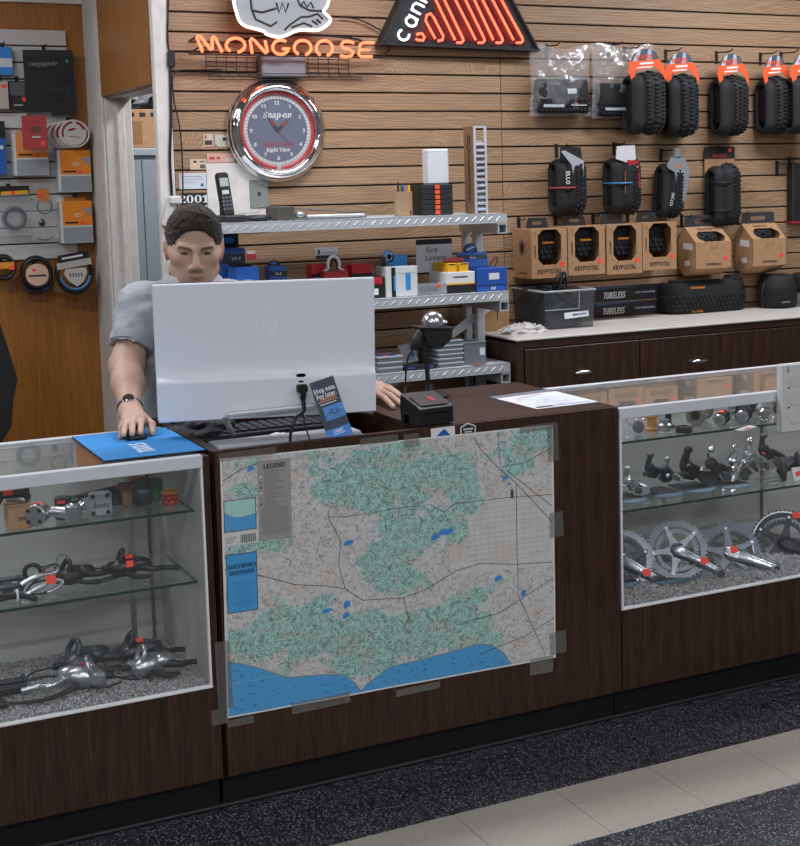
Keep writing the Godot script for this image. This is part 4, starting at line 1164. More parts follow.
func neon_sign() -> void:
	var z := WALL + 0.115
	var o := atz(285, 78, WALL + 0.06)
	var t := thing("neon_sign", "red neon letter sign with a white outlined panel on a wire frame", "neon sign", o)
	var sc := 3.636
	var red := glow("ff6d48", 1.9)
	var letters := [
		[[82, 190], [60, 134], [66, 129], [74, 132], [112, 182], [118, 178], [116, 140], [122, 133], [128, 138], [153, 190]],
		ring_px(202, 165, 34, 26, -75, 235),
		[[262, 195], [255, 146], [261, 140], [268, 144], [312, 194], [318, 190], [309, 147]],
		ring_px(366, 172, 29, 26, 50, 340) + [[398, 178], [372, 178]],
		ring_px(446, 174, 31, 27, -70, 240),
		ring_px(525, 176, 30, 28, -70, 240),
		[[632, 156], [612, 151], [594, 152], [586, 164], [594, 176], [616, 180], [630, 190], [624, 203], [604, 207], [583, 202]],
		[[706, 156], [664, 156], [655, 164], [650, 181], [690, 182], [652, 183], [650, 198], [658, 206], [699, 206]],
	]
	for l in letters:
		var mb := MB.new()
		mb.tube(px_path(l, 180, 0, sc, z, o), 0.0058, 8)
		part(t, "neon_letter", mb, red, "glowing red neon letter")
	for k in 4:      # the glow that the letters give off
		var om := OmniLight3D.new()
		om.light_color = Color("ff5a30")
		om.light_energy = 0.003
		om.light_size = 0.02
		om.omni_range = 12.0
		om.omni_attenuation = 2.0
		om.shadow_enabled = true
		t.add_child(om)
		om.name = "letter_light"
		om.position = atz(215 + 48 * k, 47, z + 0.03) - o
	# white outline tube and panel
	var edge := [[190, -40], [196, 10], [206, 48], [216, 76], [240, 96], [300, 112], [318, 126], [368, 134], [432, 110], [500, 110], [538, 88], [546, 66], [522, 42], [536, 20], [541, -30], [500, -90], [420, -130], [310, -135], [230, -100]]
	var outline := px_path(edge, 180, 0, sc, z, o)
	var wt := MB.new()
	wt.tube(curve(outline + [outline[0]], 4), 0.0062, 8)
	part(t, "outline_tube", wt, glow("fff0e8", 0.95), "glowing white neon outline")
	var poly := PackedVector2Array()
	for q in outline:
		poly.append(Vector2(q.x, q.y))
	var pn := MB.new()
	pn.prism(poly, outline[0].z - 0.02, outline[0].z - 0.012)
	part(t, "picture_panel", pn, mat("8e9194", 0.5))
	var ink := MB.new()     # plain fur strokes printed on the panel
	for l in [[[255, -10], [262, 40], [275, 70], [330, 95], [352, 80]], [[262, 38], [300, 45], [350, 30]], [[380, 110], [400, 90], [440, 62], [470, 60]], [[420, -20], [436, 20], [470, 38], [520, 40]], [[470, 60], [500, 50], [520, 70]], [[350, 10], [360, 45], [372, 10], [384, 45], [394, 12]], [[480, 75], [500, 90]], [[495, 70], [512, 84]], [[405, 100], [450, 84], [480, 96]], [[440, 20], [450, 5], [462, 26], [476, 8], [486, 30]]]:
		ink.tube(px_path(l, 180, 0, sc, z - 0.0115, o), 0.0042, 5)
	part(t, "strokes", ink, M.ink)
	# frame bars and wire basket
	var fr := MB.new()
	var zb := WALL + 0.02
	for y in [40.0, 52.5]:
		fr.tube([atz(189, y + 1.5, z - 0.02) - o, atz(382, y + 5.0, z - 0.02) - o], 0.004, 6)
		fr.tube([atz(189, y + 1.5, z - 0.02) - o, atz(200, y - 6, zb) - o], 0.004, 6)
		fr.tube([atz(382, y + 5, z - 0.02) - o, atz(390, y - 3, zb) - o], 0.004, 6)
	part(t, "frame_bar", fr, M.black)
	var wb := MB.new()
	for k in 4:
		var y := 57.0 + 4.6 * k
		wb.tube([atz(205, y, zb) - o, atz(348, y + 3, zb) - o], 0.002, 5)
	for k in 15:
		var x := 206.0 + k * 10.2
		wb.tube([atz(x, 55, zb) - o, atz(x, 73 + k * 0.2, zb) - o, atz(x + 6, 77, z - 0.02) - o], 0.0018, 5)
	for k in 3:
		wb.tube([atz(208, 79.5 - k * 3, zb + 0.035 * (k + 1)) - o, atz(362, 80 - k * 3, zb + 0.035 * (k + 1)) - o], 0.002, 5)
	part(t, "wire_basket", wb, M.black)
	var tr := rect(262, 55, 306, 77, zb + 0.05)
	shape(t, "transformer", mat("7b7e83", 0.45, 0.3), [["box", Vector3(tr.position.x + tr.size.x / 2, tr.position.y + tr.size.y / 2, zb + 0.02) - o, Vector3(tr.size.x, tr.size.y, 0.06), 0.006]])
	var lead := MB.new()
	lead.tube(curve([atz(204, 48, zb) - o, atz(240, 40, zb) - o, atz(300, 35, zb + 0.03) - o, atz(350, 38, zb) - o, atz(365, 43, zb) - o]), 0.005, 6)
	lead.tube(curve([atz(340, 17, zb) - o, atz(360, 20, zb) - o, atz(384, 32, zb) - o]), 0.003, 6)
	part(t, "lead", lead, M.black)

func triangle_sign() -> void:
	var z := WALL + 0.075
	var o := atz(460, 50, WALL + 0.04)
	var t := thing("neon_sign", "black triangular sign with red neon stripes and white neon letters", "neon sign", o)
	var bl := atz(381, 44.5, z) - o; var br := atz(540.5, 51, z) - o
	var l2 := atz(401.5, 0, z) - o; var r2 := atz(517, 0, z) - o
	var dl := (l2 - bl); var dr := (r2 - br)
	var k := (br.x - bl.x) / (dl.x - dr.x)
	var ap := bl + dl * k
	var poly := PackedVector2Array([Vector2(bl.x, bl.y), Vector2(br.x, br.y), Vector2(ap.x, ap.y)])
	var mb := MB.new()
	mb.prism(poly, bl.z - 0.072, bl.z - 0.012)
	part(t, "case", mb, mat("1b1c1e", 0.5))
	var lip := MB.new()
	var inner := PackedVector2Array()
	var cen := (poly[0] + poly[1] + poly[2]) / 3.0
	for q in poly:
		inner.append(cen + (q - cen) * 0.965)
	lip.ring(poly, inner, bl.z - 0.012, bl.z)
	part(t, "rim", lip, mat("232427", 0.45))
	var sc := 4.444
	var mg := MB.new()
	var pts := px_path([[235, 175], [690, 200], [440, -370]], 370, 0, sc, z - 0.011, o)
	mg.prism(PackedVector2Array([Vector2(pts[0].x, pts[0].y), Vector2(pts[1].x, pts[1].y), Vector2(pts[2].x, pts[2].y)]), pts[0].z, pts[0].z + 0.001)
	part(t, "red_ground", mg, mat("4a1014", 0.4), "dark red ground")
	var red := glow("ff6043", 1.9)
	var pins := [
		[[204, 172], [212, 178], [236, 180], [242, 166], [232, 150], [214, 150], [208, 156]],
		[[290, 172], [247, 92], [252, 68], [268, 60], [282, 76], [326, 160], [322, 178], [302, 182]],
	]
	for q in [[292, 378, 330, 415], [380, 470, 424, 510], [464, 548, 500, 590], [545, 638, 584, 680]]:
		# two legs going up to the apex, joined at the foot
		var s1: float = (q[1] - q[0]) / 178.0
		var s2: float = (q[3] - q[2]) / 178.0
		var top := 0.0
		top = maxf(-260.0, -1.0 * (700 - q[2]) * 0.75)
		pins.append([[q[0] + s1 * top, top], [q[1], 178]])
		pins.append([[q[2] + s2 * top, top], [q[3] - 4, 168], [q[3], 180], [q[3] - 8, 190], [q[3] - 30, 190]])
	for l in pins:
		var tb := MB.new()
		tb.tube(px_path(l, 370, 0, sc, z + 0.004, o), 0.0055, 8)
		part(t, "neon_stripe", tb, red, "glowing red neon stripe")
	# white letters climbing along the left edge
	var white := glow("f4f7ff", 1.2)
	var u := Vector2(33, -61).normalized(); var w := Vector2(-0.88, -0.475)
	var glyphs := [[Vector2(150, 155), "c"], [Vector2(184, 94), "a"], [Vector2(212, 36), "n"], [Vector2(240, -16), "n"], [Vector2(268, -68), "o"], [Vector2(296, -120), "n"]]
	for g in glyphs:
		var strokes := []
		match g[1]:
			"c":
				strokes = [ring_px(0, 0, 1, 1, 50, 310)]
			"o":
				strokes = [ring_px(0, 0, 1, 1, 0, 360)]
			"a":
				strokes = [ring_px(-0.1, 0, 0.85, 1, 40, 330), [[0.8, -1.0], [0.8, 1.0]]]
			"n":
				strokes = [[[-0.8, 1.0], [-0.8, -1.0]], [[-0.8, -0.2], [-0.5, -0.9], [0.1, -1.0], [0.7, -0.7], [0.8, 0.0], [0.8, 1.0]]]
		var tb := MB.new()
		for s in strokes:
			var pp := []
			for q in s:
				var c: Vector2 = g[0] + u * q[0] * 23.0 - w * q[1] * 24.0
				pp.append([c.x, c.y])
			tb.tube(px_path(pp, 370, 0, sc, z + 0.004, o), 0.005, 8)
		part(t, "neon_letter", tb, white, "glowing white neon letter")
	for q in [[430, 30], [470, 30], [505, 30]]:
		var om := OmniLight3D.new()
		om.light_color = Color("ff4a2c")
		om.light_energy = 0.002
		om.light_size = 0.02
		om.omni_range = 12.0
		om.omni_attenuation = 2.0
		om.shadow_enabled = true
		t.add_child(om)
		om.name = "stripe_light"
		om.position = atz(q[0], q[1], z + 0.035) - o

func wall_clock() -> void:
	var c := atz(277.5, 130.5, WALL + 0.03)
	c.z = WALL
	var R := 0.207
	var t := thing("wall_clock", "round chrome wall clock with a red ring and blue grey dial", "clock", c, Basis(Vector3.RIGHT, PI / 2))
	# axis y now points into the room
	var m := MB.new()
	m.lathe([Vector2(R * 0.9, 0.0), Vector2(R * 0.985, 0.004), Vector2(R, 0.016), Vector2(R * 0.985, 0.03), Vector2(R * 0.95, 0.034), Vector2(R * 0.945, 0.042), Vector2(R * 0.90, 0.052), Vector2(R * 0.86, 0.054), Vector2(R * 0.85, 0.060), Vector2(R * 0.79, 0.058), Vector2(R * 0.755, 0.046), Vector2(R * 0.75, 0.03)], 72, true)
	part(t, "chrome_rim", m, M.chrome, "chrome rim")
	m = MB.new()
	m.lathe(cyl(R * 0.9, 0.028), 60)
	part(t, "backplate", m, mat("b9bcc0", 0.5))
	m = MB.new()
	m.tube(arc(Vector3(0, 0.034, 0), Vector3(R * 0.715, 0, 0), Vector3(0, 0, R * 0.715), 94, 446, 72), 0.0058, 8)
	part(t, "ring_tube", m, mat("c41f26", 0.3), "red ring tube")
	m = MB.new()
	m.lathe([Vector2(0, 0.0285), Vector2(R * 0.655, 0.0285), Vector2(R * 0.655, 0.030), Vector2(0, 0.030)], 60)
	part(t, "chapter_ring", m, M.white)
	m = MB.new()
	m.lathe([Vector2(0, 0.0302), Vector2(R * 0.605, 0.0302), Vector2(R * 0.605, 0.0312), Vector2(0, 0.0312)], 60)
	part(t, "dial", m, textured(speckle_image(256, Color("5f6579"), [Color("70768a"), Color("535a6d"), Color("787e92")], 9000, 21), 0.5, Vector3(8, 8, 1)))
	var ticks := MB.new()
	for k in 60:
		var a := TAU * k / 60
		ticks.box(Vector3(sin(a), 0, -cos(a)) * R * 0.63 + Vector3(0, 0.0305, 0), Vector3(0.0022, 0.0012, R * 0.035), 0.0, Vector3(0, -rad_to_deg(a), 0))
	part(t, "minute_marks", ticks, mat("34373e", 0.5)).set_meta("kind", "stuff")
	for k in 12:
		var a := TAU * (k + 1) / 12
		lettering(t, str(k + 1), R * 0.075, Vector3(sin(a), 0, -cos(a)) * R * 0.53 + Vector3(0, 0.0316, 0), M.white, Vector3(-90, 0, 0))
	lettering(t, "Snap-on", R * 0.12, Vector3(0.003, 0.0316, -R * 0.30), M.white, Vector3(-90, 0, 0), 0.85, true, 0.25)
	lettering(t, "Right Tool", R * 0.09, Vector3(0, 0.0316, R * 0.26), mat("a32029", 0.5), Vector3(-90, 0, 0), 0.95, true, 0.2)
	lettering(t, "Right Time", R * 0.07, Vector3(0, 0.0316, R * 0.37), M.white, Vector3(-90, 0, 0), 0.9, true, 0.2)
	var hands := [[-35.0, 0.24, 0.006, 0.52], [47.0, 0.26, 0.006, 0.5]]
	for h in hands:
		var hm := MB.new()
		hm.box(Vector3(0, 0.0345, -R * h[1] * 0.55), Vector3(0.013, 0.0015, R * h[1]), 0.0006)
		var o := part(t, "hand", hm, mat("2c2d31", 0.4))
		o.rotation_degrees.y = -h[0]
		var hp := MB.new()
		hp.box(Vector3(0, 0.0345, -R * (h[1] + h[3]) / 2 - 0.002), Vector3(0.003, 0.0012, R * (h[3] - h[1]) + 0.004), 0.0004)
		part(o, "tip", hp, mat("4a4c55", 0.5))
		var hr := MB.new()
		hr.box(Vector3(0, 0.0354, -R * h[1] * 0.72), Vector3(0.008, 0.0012, R * h[1] * 0.5), 0.0004)
		part(o, "inlay", hr, mat("a83030", 0.5), "red inlay")
	var sh := MB.new()
	sh.box(Vector3(0, 0.0365, -R * 0.12), Vector3(0.0022, 0.001, R * 0.36), 0.0003)
	part(t, "second_hand", sh, mat("98282c", 0.5)).rotation_degrees.y = -138
	m = MB.new()
	m.x = Transform3D(Basis.IDENTITY, Vector3(0, 0.03, 0))
	m.lathe(cyl(0.006, 0.008, 0.001), 16)
	part(t, "hub", m, mat("2c2d31", 0.4))
	m = MB.new()
	m.lathe([Vector2(0, 0.0405), Vector2(R * 0.77, 0.0405), Vector2(R * 0.77, 0.0425), Vector2(0, 0.0425)], 48)
	part(t, "clock_glass", m, M.pane)

var sizes := {}
const ORD := ["topmost", "second from the top", "third from the top", "fourth from the top", "fifth from the top", "lowest"]
func carton(called: String, label: String, cat: String, x0: float, y0: float, x1: float, y1: float, z: float, depth: float, m: Material, floor_y := -1.0, yaw := 0.0, group := "") -> Node3D:
	# a box whose front face fills a rectangle of the photograph at z; returns the thing with local origin at its base centre
	var r := rect(x0, y0, x1, y1, z)
	var by := r.position.y if floor_y < 0 else floor_y
	var t := thing(called, label, cat, Vector3(r.position.x + r.size.x / 2, by, z - depth / 2), Basis(Vector3.UP, deg_to_rad(yaw)), group)
	var h := r.end.y - by
	sizes[t.get_instance_id()] = Vector3(r.size.x, h, depth)
	shape(t, "body", m, [["box", Vector3(0, h / 2, 0), Vector3(r.size.x, h, depth), 0.0012]])
	return t
func sz(t: Node3D) -> Vector3:
	return sizes[t.get_instance_id()]
func plate(t: Node3D, called: String, m: Material, u0: float, v0: float, u1: float, v1: float, lift := 0.0008) -> MeshInstance3D:
	# a thin printed or stuck patch on the front face, in fractions of it (v up)
	var s := sz(t)
	return shape(t, called, m, [["box", Vector3((u0 + u1) / 2 * s.x - s.x / 2, (v0 + v1) / 2 * s.y, s.z / 2 + lift / 2), Vector3((u1 - u0) * s.x, (v1 - v0) * s.y, lift)]])

func shelf_things() -> void:
	var xr := atz(507, 215, SHELF_Z).x
	var xl := -0.005
	var ys := [1.529, 1.216, 0.923]
	var t := thing("shelf_unit", "aluminium shelf unit with tread plate shelves against the slat wall", "shelf unit", Vector3((xl + xr) / 2, 0, -1.7))
	var o := -t.position
	var d := 0.36
	for k in 3:
		var y: float = ys[k]
		var s := shape(t, "shelf", M.alu, [["box", Vector3((xl + xr) / 2, y - 0.002, SHELF_Z - d / 2) + o, Vector3(xr - xl, 0.004, d)], ["box", Vector3((xl + xr) / 2, y - 0.02, SHELF_Z - 0.0015) + o, Vector3(xr - xl, 0.036, 0.003)]])
		var tread := MB.new()
		var n := int((xr - xl) / 0.036)
		for i in n:
			tread.box(Vector3(xl + 0.018 + i * 0.036, y - 0.02, SHELF_Z + 0.0006) + o, Vector3(0.026, 0.0045, 0.0026), 0.0008, Vector3(0, 0, 45 if i % 2 == 0 else 38))
			for j in 6:
				tread.box(Vector3(xl + 0.018 + i * 0.036, y + 0.0004, SHELF_Z - 0.02 - j * 0.034) + o, Vector3(0.024, 0.0018, 0.0045), 0.0006, Vector3(0, 45 if (i + j) % 2 == 0 else -45, 0))
		part(s, "tread_pattern", tread, mat("d2d5d8", 0.35, 0.5)).set_meta("kind", "stuff")
		for x in [xl + 0.02, xr - 0.02]:
			var br := MB.new()     # square tube running back, open at the front
			var c: Vector3 = Vector3(x, y - 0.061, 0) + o
			for q in [[0.0, 0.018, 0.04, 0.004], [0.0, -0.018, 0.04, 0.004], [-0.018, 0.0, 0.004, 0.032], [0.018, 0.0, 0.004, 0.032]]:
				br.box(Vector3(c.x + q[0], c.y + q[1], SHELF_Z - d / 2 + o.z), Vector3(q[2], q[3], d))
			part(t, "bracket_tube", br, M.alu)
	for x in [xl + 0.02, xr - 0.02]:
		shape(t, "post", M.alu, [["box", Vector3(x, 0.73, -1.73) + o, Vector3(0.036, 1.46, 0.036), 0.003]])
		shape(t, "rear_post", M.alu, [["box", Vector3(x, 0.74, -1.84) + o, Vector3(0.03, 1.48, 0.03), 0.003]])
	for k in 2:
		var a: Vector3 = atz(468, 322, -1.755) + o if k == 0 else atz(405, 372, -1.755) + o
		var b: Vector3 = atz(425, 354, -1.755) + o if k == 0 else atz(380, 395, -1.755) + o
		var dd := (a - b).normalized()
		var mb := MB.new()
		mb.box((a + b) / 2, Vector3((a - b).length() + 0.25, 0.036, 0.006), 0.001, Vector3(0, 0, rad_to_deg(atan2(dd.y, dd.x))))
		part(t, "brace", mb, M.alu)
	var y0: float = ys[0] + 0.0016
	var y1: float = ys[1] + 0.0016
	var y2: float = ys[2] + 0.0016
	# --- top shelf ---
	var ts0 := func(x: float) -> Vector3: return Vector3(atz(x, 212, SHELF_Z - 0.06).x, y0, SHELF_Z - 0.04)
	var p: Vector3 = ts0.call(231.5)
	var ph := thing("telephone", "black cordless telephone standing in its cradle", "telephone", Vector3(p.x, y0, p.z - 0.03))
	shape(ph, "cradle", mat("232527", 0.45), [["box", Vector3(0, 0.013, 0), Vector3(0.095, 0.026, 0.09), 0.006, Vector3(0, 8, 0)], ["box", Vector3(-0.01, 0.04, -0.02), Vector3(0.05, 0.05, 0.012), 0.003]])
	var hs := MB.new()
	hs.x = Transform3D(Basis.from_euler(Vector3(-0.16, 0.1, 0.06)), Vector3(-0.012, 0.02, 0.005))
	hs.box(Vector3(0, 0.082, 0), Vector3(0.05, 0.165, 0.026), 0.008)
	part(ph, "handset", hs, mat("17181a", 0.35))
	var kx := hs.x
	for q in [["display", "9fa8a6", Vector3(0, 0.127, 0.0135), Vector3(0.034, 0.032, 0.001)], ["pad_ring", "c9ced2", Vector3(0.0, 0.09, 0.0135), Vector3(0.026, 0.014, 0.002)]]:
		var mb := MB.new()
		mb.x = kx
		mb.box(q[2], q[3], 0.0005)
		part(ph, q[0], mb, mat(q[1], 0.3))
	for r in 4:
		for c in 3:
			var mb := MB.new()
			mb.x = kx
			mb.box(Vector3(-0.014 + c * 0.014, 0.07 - r * 0.014, 0.0135), Vector3(0.009, 0.007, 0.002), 0.0006)
			part(ph, "key", mb, mat("5f666d", 0.4))
	var fl: Vector3 = ts0.call(257)
	var hp := thing("tape_dispenser", "flat black plastic shell lying beside the telephone", "holder", Vector3(fl.x, y0, fl.z - 0.03))
	shape(hp, "shell", mat("17181a", 0.4), [["ell", Vector3(0, 0.012, 0), Vector3(0.058, 0.013, 0.03)], ["box", Vector3(0, 0.004, 0), Vector3(0.08, 0.008, 0.03), 0.003]])
	var pn: Vector3 = ts0.call(240)
	var pen := thing("pen", "dark pen lying on the shelf by the telephone", "pen", Vector3(pn.x + 0.02, y0 + 0.005, pn.z - 0.01))
	shape(pen, "barrel", mat("2c3138", 0.3, 0.3), [["tube", [Vector3(-0.05, 0, 0.008), Vector3(0.05, 0, -0.008)], 0.0045, 8]])
	var bd: Vector3 = ts0.call(320)
	var bn := thing("ring_binder", "grey ring binder lying flat on the top shelf", "binder", Vector3(bd.x, y0, bd.z - 0.06))
	shape(bn, "cover", mat("6a6d72", 0.45), [["box", Vector3(0.0, 0.003, 0.0), Vector3(0.36, 0.005, 0.13), 0.001], ["box", Vector3(0.0, 0.034, -0.02), Vector3(0.36, 0.004, 0.13), 0.001, Vector3(0, 0, -5)]])
	shape(bn, "spine", mat("4a463f", 0.6), [["box", Vector3(-0.145, 0.026, 0.0), Vector3(0.07, 0.05, 0.13), 0.002]])
	shape(bn, "ring_bar", M.silver, [["ell", Vector3(-0.085, 0.018, 0.05), Vector3(0.02, 0.014, 0.012)], ["tube", [Vector3(-0.06, 0.012, 0.06), Vector3(0.17, 0.01, 0.06)], 0.007, 8]])
	var cupp: Vector3 = ts0.call(404.5)
	var cup := thing("pencil_cup", "tan cardboard cup full of pens", "pencil cup", Vector3(cupp.x, y0, cupp.z - 0.03))
	shape(cup, "cup", mat("a5876a", 0.6), [["lathe", [Vector2(0, 0), Vector2(0.034, 0), Vector2(0.036, 0.002), Vector2(0.037, 0.095), Vector2(0.034, 0.095), Vector2(0.033, 0.004), Vector2(0, 0.004)], Vector3.ZERO, Vector3.ZERO, 24]])
	shape(cup, "hole", M.ink, [["ell", Vector3(0.016, 0.014, 0.031), Vector3(0.006, 0.007, 0.004)]])
	var pens := [["1c1c1d", -0.016, 0.135, -6], ["2f5f96", -0.004, 0.125, 2], ["d8b224", 0.012, 0.122, 14], ["3c3f44", 0.004, 0.118, -12], ["1f4f7a", -0.008, 0.12, 9], ["b9912b", 0.02, 0.108, 8]]
	for q in pens:
		var pc := thing("pen", "slim %s standing in the tan cup" % ("dark pen" if q[0] in ["1c1c1d", "3c3f44"] else ("blue pen" if q[0] in ["2f5f96", "1f4f7a"] else "yellow pencil")), "pen", cup.position + Vector3(q[1], 0.0, 0.004), Basis(Vector3.BACK, deg_to_rad(-q[3] * 0.5)), "pens in the tan cup")
		shape(pc, "barrel", mat(q[0], 0.4), [["tube", [Vector3(0, 0.006, 0), Vector3(0, q[2] - 0.01, 0), Vector3(0, q[2], 0)], [0.0042, 0.0042, 0.0015], 8]])
	var ol := atz(421, 200, SHELF_Z - 0.04).x; var orr := atz(453, 200, SHELF_Z - 0.04).x
	var oz := SHELF_Z - 0.03
	var ow := orr - ol
	var org := thing("parts_organiser", "black stack of small drawers with orange tabs", "organiser", Vector3((ol + orr) / 2, y0, oz - 0.06))
	shape(org, "frame", M.black, [["box", Vector3(0, 0.06, -0.004), Vector3(ow, 0.12, 0.105), 0.002]])
	for k in 6:
		shape(org, "drawer", mat("222326", 0.5), [["box", Vector3(0, 0.0105 + k * 0.0198, 0.051), Vector3(ow * 0.97, 0.0175, 0.006), 0.0015]])
		shape(org, "tab", M.orange, [["box", Vector3(0.0, 0.0105 + k * 0.0198, 0.0555), Vector3(0.02, 0.0155, 0.004), 0.001]], "orange tab")
	var wr := rect(425, 149, 446, 182, org.position.z)
	var sp := thing("speaker_box", "plain white rounded box standing on the black drawers", "box", Vector3(wr.position.x + wr.size.x / 2, y0 + 0.1201, org.position.z))
	var wh := wr.end.y - sp.position.y
	var sm := MB.new()
	sm.box(Vector3(0, wh / 2, 0), Vector3(wr.size.x, wh, 0.06), 0.006)
	part(sp, "body", sm, mat("cfd2d6", 0.5))
	shape(sp, "top_seam", mat("aeb2b7", 0.5), [["box", Vector3(0, wh - 0.012, 0), Vector3(wr.size.x + 0.0006, 0.0015, 0.0606), 0.0]])
	# tall rack of small parts
	var rk := Vector3(0, y0, SHELF_Z - 0.03)
	var rr := rect(474, 126, 487, 212, rk.z)
	var rack := thing("display_rack", "tall brown display column of shiny clips on the top shelf", "display rack", Vector3(rr.position.x + rr.size.x / 2, y0, rk.z - 0.04))
	var rh := rr.end.y - y0
	var rw := rr.size.x
	shape(rack, "side", mat("7d5f45", 0.7), [["box", Vector3(-rw / 2 + 0.001, rh / 2, -0.005), Vector3(0.002, rh, 0.085)]])
	shape(rack, "channel", mat("b8bcc0", 0.4), [["box", Vector3(-rw * 0.4, rh / 2, 0.038), Vector3(rw * 0.16, rh, 0.008)], ["box", Vector3(rw * 0.42, rh / 2, 0.038), Vector3(rw * 0.16, rh, 0.008)], ["box", Vector3(0, rh * 0.99, 0.036), Vector3(rw, rh * 0.02, 0.008)], ["box", Vector3(0, rh * 0.42, -0.03), Vector3(rw * 0.98, rh * 0.84, 0.004)]])
	var side := lettering(rack, "crankbrothers", 0.021, Vector3(-rw / 2 - 0.0006, rh * 0.42, 0.0), M.ink, Vector3(0, -90, -90), 0.9)
	shape(rack, "emblem", M.ink, [["tube", arc(Vector3(-rw / 2 - 0.0008, rh * 0.86, 0.0), Vector3(0, 0.012, 0), Vector3(0, 0, 0.01), 0, 342, 18), 0.0022, 5, true], ["tube", arc(Vector3(-rw / 2 - 0.0008, rh * 0.77, 0.0), Vector3(0, 0.022, 0), Vector3(0, 0, 0.012), 0, 342, 18), 0.0022, 5, true]])
	for k in 12:
		var yy := rh * (0.03 + 0.067 * k)
		shape(rack, "clip", mat("d3d9e2", 0.3, 0.6), [["box", Vector3(0, yy + 0.012, 0.024), Vector3(rw * 0.66, 0.011, 0.03), 0.003, Vector3(20, 0, 0)], ["lathe", cyl(0.006, rw * 0.6, 0.001), Vector3(rw * 0.3, yy + 0.006, 0.04), Vector3(0, 0, 90), 10]])
		shape(rack, "clip_spring", M.black, [["box", Vector3(0.002, yy - 0.002, 0.036), Vector3(rw * 0.5, 0.006, 0.01), 0.001]])
	# --- middle shelf ---
	var za := -1.68
	var bb := carton("tool_box", "tall blue tool carton behind the man's shoulder", "box", 222, 248, 245.5, 281, za, 0.08, mat("1a4f9c", 0.5), y1)
	plate(bb, "band", mat("22262c", 0.5), 0.0, 0.72, 1.0, 0.9)
	lettering(bb, "GP-2", 0.012, Vector3(0.01, sz(bb).y * 0.81, sz(bb).z / 2 + 0.001), mat("8fb2dd", 0.5))
	shape(bb, "header_card", mat("15181c", 0.5), [["box", Vector3(0.0, sz(bb).y + 0.028, -0.03), Vector3(sz(bb).x * 0.95, 0.056, 0.002)]])
	shape(bb, "emblem", mat("2f77c8", 0.5), [["ell", Vector3(0.004, sz(bb).y + 0.026, -0.0285), Vector3(0.024, 0.013, 0.001)]])
	var bt := carton("tool_box", "low open blue tray at the foot of the tall blue carton", "box", 236, 267, 259, 285, -1.55, 0.1, mat("1d5cb4", 0.5), y1)
	shape(bt, "tools", M.black, [["box", Vector3(-0.01, sz(bt).y + 0.006, 0.0), Vector3(sz(bt).x * 0.7, 0.012, 0.07), 0.003, Vector3(0, 12, 0)]])
	var b3 := carton("tool_box", "small blue carton with a rounded black header", "box", 269.5, 266, 287, 281, za, 0.06, mat("1b519f", 0.5), y1)
	plate(b3, "band", mat("22262c", 0.5), 0.0, 0.7, 1.0, 0.86)
	lettering(b3, "TL-4", 0.009, Vector3(0, sz(b3).y * 0.78, 0.031), mat("cfd9e6", 0.5))
	lettering(b3, "$6", 0.012, Vector3(0, sz(b3).y * 0.42, 0.031), mat("6f9ede", 0.5))
	shape(b3, "header_card", mat("17191c", 0.5), [["prism", arc2(0, 0, 0.026, 0.02, 0, 180, 12), -0.001, 0.001, Vector3(0, sz(b3).y, -0.02)]])
	shape(b3, "emblem", mat("3f7fc9", 0.5), [["ell", Vector3(0, sz(b3).y + 0.009, -0.0185), Vector3(0.013, 0.006, 0.0008)]])
	var vx := [[311.5, 264, 330, 282, "red and black carton of rim tape beside the small blue carton"], [342, 266, 351, 282, "red carton edge behind the white hook display"], [352, 264, 372, 279, "red and black carton of rim tape beside the white display box"]]
	for k in 3:
		var q: Array = vx[k]
		var v := carton("rim_tape_box", q[4], "box", q[0], q[1], q[2], q[3], -1.66 if k != 2 else -1.62, 0.06, M.red if k != 2 else mat("b41d25", 0.5), y1)
		plate(v, "band", M.black, 0.0, 0.0, 1.0, 0.72)
		lettering(v, "VELOX" if k != 1 else "X", 0.018, Vector3(0, sz(v).y * 0.55, 0.0312), M.white)
	var hk := thing("hook_display", "white and black rounded hook card among the red boxes", "display card", Vector3(atz(334, 274, -1.6).x, y1, -1.6))
	var hkh := atz(334, 255, -1.6).y - y1
	shape(hk, "arch", M.white, [["tube", arc(Vector3(0, hkh - 0.036, 0), Vector3(0.024, 0, 0), Vector3(0, 0.032, 0), -30, 210, 16), 0.006, 8], ["tube", [Vector3(-0.021, hkh - 0.05, 0), Vector3(-0.04, hkh - 0.062, 0)], 0.005, 8], ["tube", [Vector3(0.021, hkh - 0.05, 0), Vector3(0.04, hkh - 0.062, 0)], 0.005, 8]])
	shape(hk, "inner_arch", M.black, [["tube", arc(Vector3(0.002, hkh - 0.05, -0.004), Vector3(0.014, 0, 0), Vector3(0, 0.03, 0), -10, 190, 14), 0.004, 8]])
	shape(hk, "base_box", mat("8e1a1f", 0.5), [["box", Vector3(0, (hkh - 0.06) / 2, 0), Vector3(0.1, hkh - 0.06, 0.05), 0.002]])
	var rb := carton("rim_tape_box", "small red and black carton half hidden by the monitor", "box", 368, 277, 385, 296, -1.54, 0.06, M.black, y1)
	plate(rb, "band", M.red, 0.0, 0.65, 0.85, 1.0)
	plate(rb, "panel", M.paper, 0.1, 0.15, 0.6, 0.45)
	# white and blue patch display
	var wdp := carton("patch_kit_display", "white counter display box with a blue round header", "display box", 386, 266.5, 417.5, 292, -1.535, 0.1, mat("cfd2d2", 0.6), y1)
	plate(wdp, "black_edge", M.black, 0.17, 0.0, 0.3, 0.98)
	plate(wdp, "blue_print", mat("2f8ad0", 0.5), 0.62, 0.2, 0.78, 0.78)
	plate(wdp, "blue_letters", mat("2f8ad0", 0.5), 0.24, 0.2, 0.3, 0.7, 0.0014)
